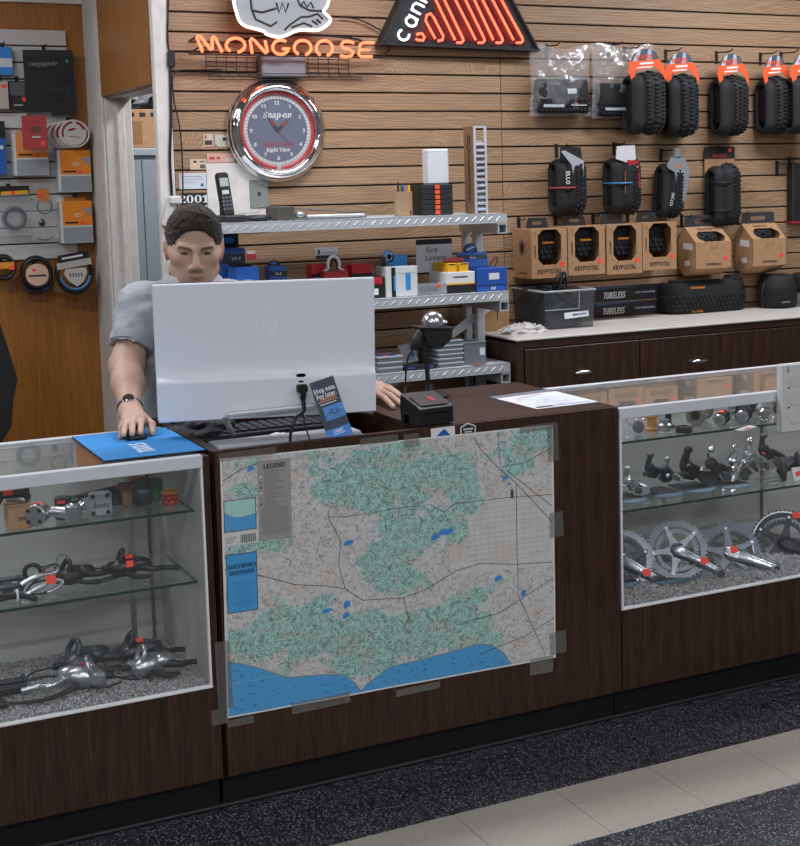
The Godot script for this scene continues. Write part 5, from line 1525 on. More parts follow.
	plate(wdp, "lip", mat("b4b9bb", 0.6), 0.3, 0.78, 1.0, 0.8)
	var hz := sz(wdp)
	shape(wdp, "header", mat("2a83c9", 0.5), [["box", Vector3(0.014, hz.y + 0.018, -0.02), Vector3(hz.x * 0.62, 0.05, 0.002), 0.0, Vector3(0, 0, -2)], ["lathe", cyl(0.024, 0.002), Vector3(-0.024, hz.y + 0.038, -0.021), Vector3(90, 0, 0), 24]])
	shape(wdp, "header_ring", M.white, [["tube", arc(Vector3(-0.024, hz.y + 0.038, -0.0185), Vector3(0.015, 0, 0), Vector3(0, 0.015, 0), 0, 345, 20), 0.0016, 5, true]])
	shape(wdp, "side_card", mat("1b1d20", 0.5), [["box", Vector3(-0.05, hz.y + 0.012, -0.01), Vector3(0.02, 0.05, 0.002)]])
	# box of tyre levers
	var tlx := carton("lever_box", "white open carton full of yellow tyre levers", "box", 446, 272, 475, 288.5, -1.53, 0.16, mat("dadad8", 0.6), y1)
	var ts := sz(tlx)
	plate(tlx, "black_foot", M.black, 0.0, 0.0, 1.0, 0.4)
	plate(tlx, "yellow_line", M.yellow, 0.0, 0.4, 1.0, 0.47)
	plate(tlx, "slot", M.ink, 0.25, 0.74, 0.75, 0.8)
	lettering(tlx, "Tire", 0.022, Vector3(-ts.x * 0.4, ts.y + 0.085, -0.078), mat("6d6f72", 0.6))
	lettering(tlx, "Levers", 0.022, Vector3(-ts.x * 0.25, ts.y + 0.052, -0.078), mat("6d6f72", 0.6))
	shape(tlx, "header_card", mat("bfc2c4", 0.6), [["box", Vector3(-ts.x * 0.3, ts.y + 0.06, -0.08), Vector3(ts.x * 1.25, 0.13, 0.002)]])
	shape(tlx, "header_band", mat("1e2022", 0.5), [["box", Vector3(-ts.x * 0.3, ts.y + 0.118, -0.0788), Vector3(ts.x * 1.25, 0.022, 0.001)]])
	for k in 9:
		var lv := thing("tyre_lever", "yellow tyre lever pack, %s from the back of the white carton" % ["first", "second", "third", "fourth", "fifth", "sixth", "seventh", "eighth", "ninth"][k], "tyre lever", tlx.position + Vector3(-0.052 + 0.0, ts.y * 0.35, -0.062 + 0.0158 * k), Basis.IDENTITY, "tyre levers in the white carton")
		shape(lv, "pack", M.yellow, [["box", Vector3(0.022, 0.045, 0), Vector3(0.042, 0.09, 0.009), 0.002], ["box", Vector3(0.074, 0.045, 0), Vector3(0.042, 0.088, 0.009), 0.002]])
		shape(lv, "ends", M.ink, [["box", Vector3(0.022, 0.086, 0.003), Vector3(0.03, 0.004, 0.005)], ["box", Vector3(0.074, 0.086, 0.003), Vector3(0.03, 0.004, 0.005)]])
	var pl := thing("tyre_lever", "pink tyre lever lying across the yellow levers", "tyre lever", tlx.position + Vector3(0.0, ts.y * 0.35 + 0.0905, 0.02))
	shape(pl, "body", mat("d8636b", 0.4), [["box", Vector3(0, 0.009, 0), Vector3(0.09, 0.018, 0.02), 0.006]])
	# flat blister pack, big blue box
	var bp := carton("blister_pack", "flat clear blister pack lying before the lever carton", "pack", 420, 284, 447, 292, -1.515, 0.09, M.clear_plastic, y1)
	shape(bp, "contents", mat("2b2d30", 0.5), [["box", Vector3(-0.01, sz(bp).y * 0.5, 0), Vector3(sz(bp).x * 0.7, sz(bp).y * 0.5, 0.05), 0.003]])
	plate(bp, "price_tag", M.sticker, 0.6, 0.72, 0.78, 0.95)
	var bx := carton("tool_box", "large blue carton at the end of the middle shelf", "box", 477, 268, 507, 287.5, -1.525, 0.13, mat("1d4fa3", 0.5), y1)
	plate(bx, "dark_line", M.ink, 0.0, 0.24, 1.0, 0.28)
	plate(bx, "white_label", M.paper, 0.4, 0.5, 0.74, 0.78)
	lettering(bx, "AV", 0.012, Vector3(0.005, sz(bx).y * 0.12, sz(bx).z / 2 + 0.001), M.white)
	var s2 := sz(bx)
	shape(bx, "lid_back", mat("1f62b5", 0.5), [["box", Vector3(-s2.x * 0.22, s2.y + 0.03, -0.05), Vector3(s2.x * 1.0, 0.06, 0.003), 0.0, Vector3(-14, 0, 0)]])
	shape(bx, "lid_band", mat("3a3f46", 0.5), [["box", Vector3(-s2.x * 0.22, s2.y + 0.042, -0.0495), Vector3(s2.x * 1.0, 0.014, 0.003), 0.0, Vector3(-14, 0, 0)]])
	shape(bx, "header_card", mat("3c3e41", 0.5), [["prism", arc2(0, 0, 0.034, 0.04, 0, 180, 14), -0.001, 0.001, Vector3(-s2.x * 0.24, s2.y + 0.058, -0.062)]])
	shape(bx, "emblem", mat("2a6fc0", 0.5), [["ell", Vector3(-s2.x * 0.24, s2.y + 0.076, -0.0605), Vector3(0.019, 0.015, 0.0008)]])
	shape(bx, "emblem_bar", M.white, [["box", Vector3(-s2.x * 0.24, s2.y + 0.076, -0.0592), Vector3(0.04, 0.005, 0.0008), 0.0, Vector3(0, 0, 20)]])
	lettering(bx, "TU-8", 0.009, Vector3(-s2.x * 0.22, s2.y + 0.0375, -0.0465), M.white, Vector3(-14, 0, 0))
	var lw := atz(493, 268, -1.7)
	var wl := thing("wire_loop", "thin black wire loop standing behind the large blue carton", "cable", Vector3(lw.x, y1, -1.7))
	shape(wl, "loop", M.black, [["tube", curve([Vector3(-0.005, 0.0, 0), Vector3(-0.014, 0.07, 0), Vector3(-0.01, 0.1, 0), Vector3(0.016, 0.125, 0), Vector3(0.02, 0.105, 0), Vector3(0.006, 0.085, 0)]), 0.0022, 6]])
	# --- low shelf: clear cases ---
	var stacks := [[376, 353, 392, 371, 4, -1.6, "the stack half hidden by the monitor"], [378, 356, 403, 371, 3, -1.525, "the low stack beside the scanner cord"], [438, 340, 464, 370, 6, -1.53, "the tall stack beside the scanner"]]
	for k in 3:
		var q: Array = stacks[k]
		var r := rect(q[0], q[1], q[2], q[3], q[5])
		var hh: float = (r.end.y - y2) / q[4]
		for i in q[4]:
			var pc := thing("clear_case", "flat clear plastic case, %s of %s" % [ORD[q[4] - 1 - i], q[6]], "case", Vector3(r.position.x + r.size.x / 2 + rng.randf_range(-0.002, 0.002), y2 + i * hh, q[5] - 0.05), Basis.IDENTITY, "flat clear cases on the low shelf, stack %d" % (k + 1))
			shape(pc, "lid", mat("9da1a6", 0.35), [["box", Vector3(0, hh * 0.75, 0), Vector3(r.size.x, hh * 0.42, 0.1), 0.002]])
			shape(pc, "tray", mat("6f7479", 0.35), [["box", Vector3(0, hh * 0.26, 0), Vector3(r.size.x * 0.97, hh * 0.5, 0.097), 0.002]])
			if i == q[4] - 1:
				shape(pc, "label", mat("1f4f9a", 0.5), [["box", Vector3(-0.004, hh * 0.97, 0.012), Vector3(r.size.x * 0.75, 0.0012, 0.06)]])
				shape(pc, "price_tag", M.sticker, [["box", Vector3(-0.012, hh * 0.97 + 0.001, 0.03), Vector3(0.022, 0.0012, 0.018)]])
	var gb := carton("clear_box", "grey clear plastic box with a white label on the low shelf", "box", 464, 343, 486, 366, -1.55, 0.1, mat("6e767e", 0.35), y2)
	plate(gb, "label", M.paper, 0.72, 0.4, 0.95, 0.75)
	shape(gb, "lid", mat("8d959c", 0.3), [["box", Vector3(0, sz(gb).y + 0.003, 0), Vector3(sz(gb).x + 0.004, 0.006, 0.104), 0.002]])
	var tyr := carton("parts_tray", "black tray holding a clear pouch on the low shelf", "tray", 405, 365, 437, 371, -1.52, 0.11, M.black, y2)
	plate(tyr, "stripe", mat("2d63ad", 0.5), 0.1, 0.35, 0.3, 0.65)
	plate(tyr, "stripe", mat("2d63ad", 0.5), 0.72, 0.35, 0.9, 0.65)
	shape(tyr, "pouch", M.clear_plastic, [["box", Vector3(-0.02, sz(tyr).y + 0.04, -0.02), Vector3(0.07, 0.08, 0.012), 0.004, Vector3(-18, 0, 8)]])
	shape(tyr, "blue_parts", mat("27508f", 0.5), [["ell", Vector3(-0.006, sz(tyr).y + 0.03, -0.018), Vector3(0.014, 0.02, 0.008)], ["ell", Vector3(-0.022, sz(tyr).y + 0.024, -0.018), Vector3(0.01, 0.012, 0.008)]])
	shape(tyr, "upright", mat("1c1d20", 0.4), [["box", Vector3(sz(tyr).x * 0.36, sz(tyr).y + 0.045, -0.03), Vector3(0.032, 0.09, 0.03), 0.003]])
	var em := aty(490, 365, y2)
	var ed := thing("paper_scrap", "brown paper scrap on the end of the low shelf", "paper", Vector3(em.x - 0.03, y2, em.z - 0.05))
	shape(ed, "scrap", mat("7a5b45", 0.7), [["box", Vector3(0, 0.0015, 0), Vector3(0.06, 0.003, 0.045), 0.001, Vector3(0, 20, 0)]])

func arc2(cx: float, cy: float, rx: float, ry: float, a0: float, a1: float, k: int) -> Array:
	var out := []
	for i in k + 1:
		var a := deg_to_rad(lerpf(a0, a1, float(i) / k))
		out.append(Vector2(cx + rx * cos(a), cy + ry * sin(a)))
	return out

const CAB := 1.02
func cabinet_things() -> void:
	var fz := aty(517, 339.5, CAB).z
	var xl := aty(517, 339.5, CAB).x
	var xr := 4.2
	var c := thing("back_cabinet", "dark wood base cabinet with a white top along the slat wall", "cabinet", Vector3((xl + xr) / 2, 0, (fz + WALL) / 2))
	var o := -c.position
	var dp := WALL + 0.001
	boxwall(c, "body", M.walnut_up, Vector3(xl, 0.0, dp) + o, Vector3(xr, CAB - 0.022, fz - 0.02) + o, 0.001)
	boxwall(c, "worktop", mat("cfcac2", 0.35), Vector3(xl - 0.004, CAB - 0.008, dp) + o, Vector3(xr, CAB, fz + 0.004) + o, 0.0015)
	boxwall(c, "top_rail", M.walnut, Vector3(xl, CAB - 0.04, fz - 0.0195) + o, Vector3(xr, CAB - 0.0085, fz) + o, 0.001)
	boxwall(c, "stile", M.walnut_up, Vector3(xl, 0.0, fz - 0.0195) + o, Vector3(xl + 0.03, CAB - 0.0405, fz) + o, 0.001)
	var e := [xl + 0.034]
	for q in [[640, 350], [754, 340]]:
		e.append(atz(q[0], q[1], fz).x)
	e.append(e[2] + (e[2] - e[1]))
	e.append(e[3] + 0.5)
	for k in 4:
		for row in [[CAB - 0.045, 0.52], [0.515, 0.08]]:
			var dr: MeshInstance3D = boxwall(c, "drawer", M.walnut_up, Vector3(e[k] + 0.002, row[1], fz - 0.0195) + o, Vector3(e[k + 1] - 0.002, row[0], fz + 0.001) + o, 0.0015)
			var hx: float = (e[k] + e[k + 1]) / 2
			if k == 0:
				hx = atz(582, 372, fz).x
			elif k == 1:
				hx = atz(698, 361, fz).x
			var hy: float = atz(582, 372, fz).y if row[0] > 0.8 else 0.4
			shape(dr, "handle", M.chrome, [["ell", Vector3(hx, hy, fz + 0.016) + o, Vector3(0.042, 0.009, 0.007)], ["tube", [Vector3(hx - 0.034, hy, fz) + o, Vector3(hx - 0.034, hy, fz + 0.014) + o], 0.004, 8], ["tube", [Vector3(hx + 0.034, hy, fz) + o, Vector3(hx + 0.034, hy, fz + 0.014) + o], 0.004, 8]], "chrome oval handle")
	# cardboard box with a black mark, at the back by the shelf post
	var cb := carton("cardboard_box", "brown cardboard box with a black round mark beside the shelf post", "box", 484, 285, 509, 330, -1.8, 0.14, M.card, CAB)
	plate(cb, "print", M.ink, 0.18, 0.52, 0.36, 0.72)
	shape(cb, "round_mark", M.ink, [["lathe", cyl(0.016, 0.0008), Vector3(sz(cb).x * 0.02, sz(cb).y * 0.5, sz(cb).z / 2), Vector3(90, 0, 0), 20], ["box", Vector3(sz(cb).x * 0.02, sz(cb).y * 0.36, sz(cb).z / 2), Vector3(0.004, 0.05, 0.0008)]])
	shape(cb, "flap", M.card, [["box", Vector3(sz(cb).x * 0.5 + 0.012, sz(cb).y + 0.02, 0.02), Vector3(0.002, 0.07, 0.1), 0.0, Vector3(0, 0, -32)]])
	# tote of clear grey plastic
	var t0 := aty(546, 330.5, CAB); var t1 := aty(594, 327.5, CAB)
	var w := t1.x - t0.x + 0.012
	var dd := 0.27
	var th := atz(546, 292.5, t0.z + 0.012).y - CAB
	var tote := thing("storage_tote", "clear grey plastic tote filled with black straps on the cabinet", "tote", Vector3(t0.x + w / 2, CAB + 0.0005, t0.z - dd / 2))
	var film := glass("454b52", 0.5, 0.2)
	var mb := MB.new()
	var ft := 1.0 / 0.93
	for s in [[1, 0], [-1, 0], [0, 1], [0, -1]]:
		var n := Vector3(s[0], 0, s[1])
		var u := Vector3(-s[1], 0, s[0]) * -1.0
		var hw: float = (w if s[0] == 0 else dd) / 2
		var off: float = (dd if s[0] == 0 else w) / 2
		var a := n * off - u * hw; var b := n * off + u * hw
		mb.quad(b, a, a * Vector3(ft, 1, ft) + Vector3(0, th, 0), b * Vector3(ft, 1, ft) + Vector3(0, th, 0))
	mb.quad(Vector3(-w / 2, 0.001, dd / 2), Vector3(w / 2, 0.001, dd / 2), Vector3(w / 2, 0.001, -dd / 2), Vector3(-w / 2, 0.001, -dd / 2))
	part(tote, "wall", mb, film)
	var rimm := MB.new()
	var W2 := w * ft / 2; var D2 := dd * ft / 2
	rimm.tube([Vector3(-W2, th, D2), Vector3(W2, th, D2), Vector3(W2, th, -D2), Vector3(-W2, th, -D2)], 0.005, 6, true)
	rimm.tube([Vector3(-W2 * 0.985, th * 0.52, D2 * 0.985), Vector3(W2 * 0.35, th * 0.52, D2 * 0.985), Vector3(W2 * 0.36, th * 0.97, D2 * 1.0)], 0.0018, 5)
	part(tote, "rim", rimm, mat("a3a9ae", 0.35))
	shape(tote, "label", M.paper, [["box", Vector3(w * 0.14, th * 0.36, dd / 2 * 1.035), Vector3(0.12, 0.026, 0.001), 0.0, Vector3(-4, 0, 3)]], "white hand written label")
	shape(tote, "label_ink", mat("3d5a8c", 0.6), [["box", Vector3(w * 0.1, th * 0.36, dd / 2 * 1.035 + 0.001), Vector3(0.02, 0.008, 0.0006), 0.0, Vector3(-4, 0, 3)], ["box", Vector3(w * 0.25, th * 0.37, dd / 2 * 1.035 + 0.001), Vector3(0.05, 0.005, 0.0006), 0.0, Vector3(-4, 0, 3)]])
	var straps := thing("strap_heap", "tangled black straps and clips heaped in the clear tote", "straps", tote.position + Vector3(0, 0.004, 0))
	var hm := MB.new()
	var r := RandomNumberGenerator.new()
	r.seed = 91
	for k in 46:
		var a := Vector3(r.randf_range(-0.4, 0.4) * w, r.randf_range(0.5, 0.98) * th, r.randf_range(-0.4, 0.4) * dd)
		if k < 16:
			a.y = r.randf_range(0.05, 0.5) * th
		var dir := Vector3(r.randf_range(-1, 1), r.randf_range(-0.3, 0.6), r.randf_range(-1, 1)).normalized()
		var l := r.randf_range(0.03, 0.07)
		if k % 3 == 0:
			hm.box(a, Vector3(l, 0.018, 0.012), 0.003, Vector3(r.randf() * 90, r.randf() * 360, r.randf() * 60))
		else:
			hm.tube(curve([a - dir * l, a + Vector3(0, 0.012, 0), a + dir * l * 0.7, a + dir * l + Vector3(0, -0.012, 0.006)], 3), r.randf_range(0.003, 0.006), 6)
	for q in [[-0.3, 0.0], [0.02, 0.4]]:
		hm.tube(curve([Vector3(q[0] * 0.2 * w, th * 0.9, 0.03), Vector3(q[0] * 0.3 * w, th * 1.25, 0.05), Vector3(q[0] * 0.1 * w + 0.03, th * 1.42, 0.05), Vector3(q[1] * w * 0.4, th * 1.0, 0.05)]), 0.004, 6)
	part(straps, "straps", hm, mat("121213", 0.5))
	heap(straps, "lower_mass", mat("1b1b1c", 0.7), w * 0.46, th * 0.7, dd * 0.42, 3, 0.1)
	# tubeless kit cartons
	var kz := aty(628, 316.3, CAB).z
	var k1 := carton("kit_box", "lower long black carton printed TUBELESS", "box", 593, 301, 661, 316.8, kz, 0.1, mat("17191d", 0.45), CAB + 0.0005)
	var k2 := carton("kit_box", "upper long black carton printed TUBELESS", "box", 594, 285, 661, 301, kz, 0.1, mat("17191d", 0.45), k1.position.y + sz(k1).y + 0.0005)
	for k in [k1, k2]:
		var s := sz(k)
		lettering(k, "TUBELESS", 0.03, Vector3(-s.x * 0.2, s.y * 0.42, 0.0505), M.white, Vector3.ZERO, 0.62, false, 0.15)
		lettering(k, "LIGHTER + PUNCTURE PROTECTION", 0.0075, Vector3(s.x * 0.26, s.y * 0.5, 0.0505), mat("b5bcc6", 0.5), Vector3.ZERO, 0.62)
		shape(k, "stripe", mat("2a4f7d", 0.5), [["prism", [Vector2(-s.x * 0.45, s.y * 0.8), Vector2(s.x * 0.2, s.y * 0.93), Vector2(s.x * 0.1, s.y * 0.97), Vector2(-s.x * 0.45, s.y * 0.96)], 0.0502, 0.0508]])
	# white rag
	var rg := aty(527, 333, CAB)
	var rag := thing("rag", "crumpled white rag lying at the corner of the cabinet top", "cloth", Vector3(rg.x - 0.005, CAB + 0.0005, rg.z - 0.03))
	heap(rag, "fabric", mat("c9c6c0", 0.9), 0.11, 0.032, 0.055, 17, 0.6)
	# boxed tyres hanging on the slats
	var kry := [[531.6, 228.8, 567, 278.0], [568.3, 226.2, 605, 274.7], [607, 224.5, 642, 273.8], [642.8, 222.5, 676.5, 269.6]]
	var marks := ["first boxed tyre printed KRYPTOTAL, next to the shelf unit", "second boxed tyre printed KRYPTOTAL counted from the shelf unit", "third boxed tyre printed KRYPTOTAL counted from the shelf unit", "boxed tyre printed KRYPTOTAL with a white line, beside the slanted boxes"]
	for k in 4:
		kryptotal_box(kry[k], marks[k], k)
	xynotal_box(695.5, 731.7, 241.7, 268.2, "slant topped tyre box printed XYNOTAL beside the square boxes")
	xynotal_box(752.7, 786.5, 238.6, 265.4, "slant topped tyre box printed XYNOTAL beside the bare slats")

func hook(t: Node3D, at: Vector3, length: float) -> void:
	# wall hook: back plate over the slat and an arm ending in a bent tip
	shape(t, "hook", M.black, [["box", at + Vector3(0, -0.012, 0.002), Vector3(0.016, 0.06, 0.004), 0.001], ["tube", [at + Vector3(0, 0.01, 0.002), at + Vector3(0, 0.006, length * 0.8), at + Vector3(0, 0.016, length)], 0.0032, 6]])

func window_panel(mb: MB, w: float, h: float, x0: float, x1: float, y0: float, y1: float, cut: float, z0: float, z1: float) -> void:
	# rectangle from (-w/2, 0) to (w/2, h) with a window whose corners are cut
	var inner := PackedVector2Array([Vector2(x0 + cut, y0), Vector2(x1 - cut, y0), Vector2(x1, y0 + cut), Vector2(x1, y1 - cut), Vector2(x1 - cut, y1), Vector2(x0 + cut, y1), Vector2(x0, y1 - cut), Vector2(x0, y0 + cut)])
	var outer := PackedVector2Array([Vector2(-w / 2, 0), Vector2(w / 2, 0), Vector2(w / 2, y0 + cut), Vector2(w / 2, y1 - cut), Vector2(w / 2, h), Vector2(-w / 2, h), Vector2(-w / 2, y1 - cut), Vector2(-w / 2, y0 + cut)])
	mb.ring(outer, inner, z0, z1)

func kryptotal_box(q: Array, label: String, k: int) -> void:
	var dp := 0.172
	var z := WALL + 0.012 + dp
	var r := rect(q[0], q[1], q[2], q[3], z)
	var w := r.size.x; var h := r.size.y
	var t := thing("tyre_box", label, "box", Vector3(r.position.x + w / 2, r.position.y, z - dp / 2))
	var f := dp / 2
	var mb := MB.new()
	window_panel(mb, w, h, -w * 0.32, w * 0.34, h * 0.27, h * 0.985, w * 0.14, f - 0.002, f)
	mb.box(Vector3(-w / 2 + 0.001, h / 2, -0.001), Vector3(0.002, h, dp - 0.002))
	mb.box(Vector3(w / 2 - 0.001, h / 2, -0.001), Vector3(0.002, h, dp - 0.002))
	mb.box(Vector3(0, 0.001, -0.001), Vector3(w - 0.004, 0.002, dp - 0.002))
	mb.box(Vector3(0, h - 0.001, -0.001), Vector3(w - 0.004, 0.002, dp - 0.002))
	mb.box(Vector3(0, h / 2, -f + 0.001), Vector3(w - 0.004, h - 0.004, 0.002))
	part(t, "carton", mb, M.card)
	var tab := MB.new()
	var inn := PackedVector2Array([Vector2(-w * 0.13, 0.016), Vector2(w * 0.13, 0.016), Vector2(w * 0.15, 0.024), Vector2(w * 0.13, 0.03), Vector2(-w * 0.13, 0.03), Vector2(-w * 0.15, 0.024)])
	var out := PackedVector2Array([Vector2(-w * 0.32, 0.0), Vector2(w * 0.32, 0.0), Vector2(w * 0.29, 0.024), Vector2(w * 0.25, 0.046), Vector2(-w * 0.25, 0.046), Vector2(-w * 0.29, 0.024)])
	tab.ring(out, inn, -0.0015, 0.0015)
	var to := part(t, "carry_tab", tab, mat("26282b", 0.5), "black carry tab")
	to.position = Vector3(0, h, -0.02)
	hook(t, Vector3(-w * 0.28, h + 0.03, -f - 0.012), 0.06)
	if k < 3:
		lettering(t, "KRYPTOTAL", 0.021, Vector3(0.0, h * 0.135, f + 0.0004), M.ink, Vector3.ZERO, 0.78, false, 0.18)
	else:
		lettering(t, "KRYPTOTAL", 0.019, Vector3(0.0, h * 0.125, f + 0.0004), M.ink, Vector3.ZERO, 0.78, false, 0.18)
	lettering(t, "Continental", 0.008, Vector3(-w * 0.405, h * 0.55, f + 0.0004), M.ink, Vector3(0, 0, 90), 0.9)
	shape(t, "price_tag", M.sticker, [["box", Vector3(w * 0.36, h * 0.27, f + 0.0006), Vector3(0.02, 0.018, 0.0012)]])
	shape(t, "round_seal", mat("6b5138", 0.8), [["tube", arc(Vector3(-w * 0.41, h * 0.9, f), Vector3(0.009, 0, 0), Vector3(0, 0.009, 0), 0, 340, 16), 0.001, 4, true]])
	if k == 0:
		shape(t, "side_seal", M.ink, [["tube", arc(Vector3(-w / 2, h * 0.62, 0), Vector3(0, h * 0.16, 0), Vector3(0, 0, 0.025), 0, 345, 24), 0.0018, 4, true], ["ell", Vector3(-w / 2 - 0.0005, h * 0.62, 0), Vector3(0.0006, h * 0.12, 0.017)]])
		shape(t, "side_print", mat("5c442f", 0.8), [["box", Vector3(-w / 2 - 0.0004, h * 0.1, 0.01), Vector3(0.0008, 0.007, 0.07)]])
	# rolled tyre inside
	tire_band(t, "tyre", 0.012, w * 0.27, h * 0.58, 0.006, 0.012, Transform3D(Basis.IDENTITY, Vector3(0.005, h * 0.36, -0.005)), 0.0, 0.55, 14)
	if k < 3:
		lettering(t, "Continental", 0.010, Vector3(0.008, h * 0.72, w * 0.27 + 0.014), mat("e08a1e", 0.5), Vector3.ZERO, 0.72)
	else:
		shape(t, "white_line", M.white, [["lathe", [Vector2(w * 0.285, h * 0.5), Vector2(w * 0.29, h * 0.53), Vector2(w * 0.285, h * 0.56)], Vector3(0.005, 0, -0.005), Vector3.ZERO, 24]])

func xynotal_box(xa: float, xb: float, ya: float, yb: float, label: String) -> void:
	var z := WALL + 0.152
	var r := rect(xa, ya, xb, yb, z)
	var w := r.size.x
	var s := r.size.y / 0.115
	var P := [Vector2(0.05, 0.0), Vector2(0.14, 0.035), Vector2(0.14, 0.15), Vector2(0.05, 0.215), Vector2(0.0, 0.15), Vector2(0.0, 0.035)]
	var t := thing("tyre_box", label, "box", Vector3(r.position.x + w / 2, r.position.y - 0.035 * s, WALL + 0.012))
	var mb := MB.new()
	for i in 6:
		if i == 2:
			continue
		var a: Vector2 = P[i] * Vector2(1, s); var b: Vector2 = P[(i + 1) % 6] * Vector2(1, s)
		mb.quad(Vector3(-w / 2, a.y, a.x), Vector3(w / 2, a.y, a.x), Vector3(w / 2, b.y, b.x), Vector3(-w / 2, b.y, b.x))
	var pf := PackedVector2Array()
	for q in P:
		pf.append(Vector2(q.x, q.y * s))
	for sx in [-1.0, 1.0]:
		var keep := mb.x
		mb.x = Transform3D(Basis(Vector3(0, 0, 1), Vector3(0, 1, 0), Vector3(-1, 0, 0)), Vector3(sx * (w / 2 - 0.001), 0, 0))
		mb.prism(pf, -0.001, 0.001)
		mb.x = keep
	part(t, "carton", mb, M.card)
	var a := Vector3(0, P[2].y * s, P[2].x); var b := Vector3(0, P[3].y * s, P[3].x)
	var up := (b - a).normalized()
	var len := a.distance_to(b)
	var bs := Basis(Vector3.RIGHT, up, Vector3.RIGHT.cross(up))
	var pm := MB.new()
	pm.x = Transform3D(bs, a)
	window_panel(pm, w, len, -w * 0.34, w * 0.4, len * 0.02, len * 0.66, w * 0.12, -0.002, 0.0)
	part(t, "window_panel", pm, M.card)
	var xt := lettering(t, "XYNOTAL", 0.014, a + up * len * 0.8 + bs.z * 0.0005, M.ink, Vector3.ZERO, 1.0)
	xt.transform = Transform3D(bs, xt.position)
	lettering(t, "Continental", 0.013, Vector3(0, P[1].y * s + 0.02, 0.1405), M.ink, Vector3.ZERO, 0.85)
	shape(t, "symbols", mat("6b5138", 0.8), [["tube", arc(Vector3(-0.01, P[2].y * s - 0.025, 0.14), Vector3(0.007, 0, 0), Vector3(0, 0.007, 0), 0, 340, 10), 0.001, 4, true], ["tube", arc(Vector3(0.015, P[2].y * s - 0.025, 0.14), Vector3(0.007, 0, 0), Vector3(0, 0.007, 0), 0, 340, 10), 0.001, 4, true]])
	shape(t, "price_tag", M.sticker, [["box", Vector3(w * 0.34, P[1].y * s + 0.045, 0.1408), Vector3(0.017, 0.018, 0.0012)]])
	shape(t, "side_label", M.paper, [["box", Vector3(-w / 2 - 0.0008, P[2].y * s - 0.02, 0.08), Vector3(0.0012, 0.03, 0.07), 0.0, Vector3(3, 0, 0)]])
	shape(t, "side_label", M.paper, [["box", Vector3(-w / 2 - 0.0008, P[1].y * s + 0.025, 0.075), Vector3(0.0012, 0.024, 0.04), 0.0, Vector3(-8, 0, 0)]])
	var hd := MB.new()
	var inn := PackedVector2Array([Vector2(-w * 0.2, 0.014), Vector2(w * 0.2, 0.014), Vector2(w * 0.23, 0.024), Vector2(w * 0.2, 0.034), Vector2(-w * 0.2, 0.034), Vector2(-w * 0.23, 0.024)])
	var out := PackedVector2Array([Vector2(-w * 0.49, 0.0), Vector2(w * 0.49, 0.0), Vector2(w * 0.48, 0.024), Vector2(w * 0.46, 0.052), Vector2(-w * 0.46, 0.052), Vector2(-w * 0.48, 0.024)])
	hd.ring(out, inn, -0.0015, 0.0015)
	var ho := part(t, "header_handle", hd, mat("33363b", 0.55), "charcoal header with a hand slot")
	ho.position = Vector3(0, P[3].y * s, P[3].x)
	hook(t, Vector3(-w * 0.36, P[3].y * s + 0.04, -0.012), 0.085)
	tire_band(t, "tyre", 0.02, 0.03, w * 0.6, 0.006, 0.01, Transform3D(Basis(Vector3.BACK, PI / 2), Vector3(w * 0.3, P[2].y * s - 0.01, 0.055)), 0.2, 0.8, 12)

# ---------- tyres ----------
# a tyre folded into a closed band: an oval in the local xz plane (straight length 2 * la, end radius rad), w wide along y
func tire_band(parent: Node, called: String, la: float, rad: float, w: float, bulge: float, thick: float, xf: Transform3D, k0: float, k1: float, along := 26, cols := 3) -> MeshInstance3D:
	var mb := MB.new()
	mb.x = xf
	var path := []
	var nor := []
	for i in 12:
		var a := -PI / 2 + PI * i / 11.0
		path.append(Vector3(la + rad * cos(a), 0, rad * sin(a))); nor.append(Vector3(cos(a), 0, sin(a)))
	for i in 12:
		var a := PI / 2 + PI * i / 11.0
		path.append(Vector3(-la + rad * cos(a), 0, rad * sin(a))); nor.append(Vector3(cos(a), 0, sin(a)))
	var rows := []
	for i in path.size():
		var line := PackedVector3Array()
		for j in 7:       # outer side, bottom to top
			var v := j / 6.0
			line.append(path[i] + nor[i] * (bulge * (1.0 - pow(2 * v - 1, 2))) + Vector3(0, v * w, 0))
		for j in 4:
			var v := 1.0 - j / 3.0
			line.append(path[i] - nor[i] * thick + Vector3(0, v * w * 0.94 + w * 0.03, 0))
		rows.append(line)
	mb.grid(rows, true, true)
	var o := part(parent, called, mb, M.rubber)
	if along > 0 and k1 > k0:
		var km := MB.new()
		km.x = xf
		var per := 4 * la + TAU * rad
		for i in along:
			var s := per * i / along
			var c: Vector3; var n: Vector3
			if s < 2 * la:
				c = Vector3(-la + s, 0, -rad); n = Vector3(0, 0, -1)
			elif s < 2 * la + PI * rad:
				var a := -PI / 2 + (s - 2 * la) / rad
				n = Vector3(cos(a), 0, sin(a)); c = Vector3(la, 0, 0) + n * rad
			elif s < 4 * la + PI * rad:
				c = Vector3(la - (s - 2 * la - PI * rad), 0, rad); n = Vector3(0, 0, 1)
			else:
				var a := PI / 2 + (s - 4 * la - PI * rad) / rad
				n = Vector3(cos(a), 0, sin(a)); c = Vector3(-la, 0, 0) + n * rad
			for j in cols:
				var v := lerpf(k0, k1, (j + 0.5) / cols)
				var kw := w * (k1 - k0) / cols * 0.62
				var kl := per / along * 0.62
				var p := c + n * (bulge * (1.0 - pow(2 * v - 1, 2)) + 0.001) + Vector3(0, v * w, 0)
				if j % 2 == 1:
					var tg := Vector3(-n.z, 0, n.x)
					p += tg * per / along * 0.5
				km.box(p, Vector3(kl, kw, 0.009), 0.0018, Vector3(0, rad_to_deg(atan2(n.x, n.z)), 0))
		part(o, "tread_knobs", km, M.knob).set_meta("kind", "stuff")
	return o

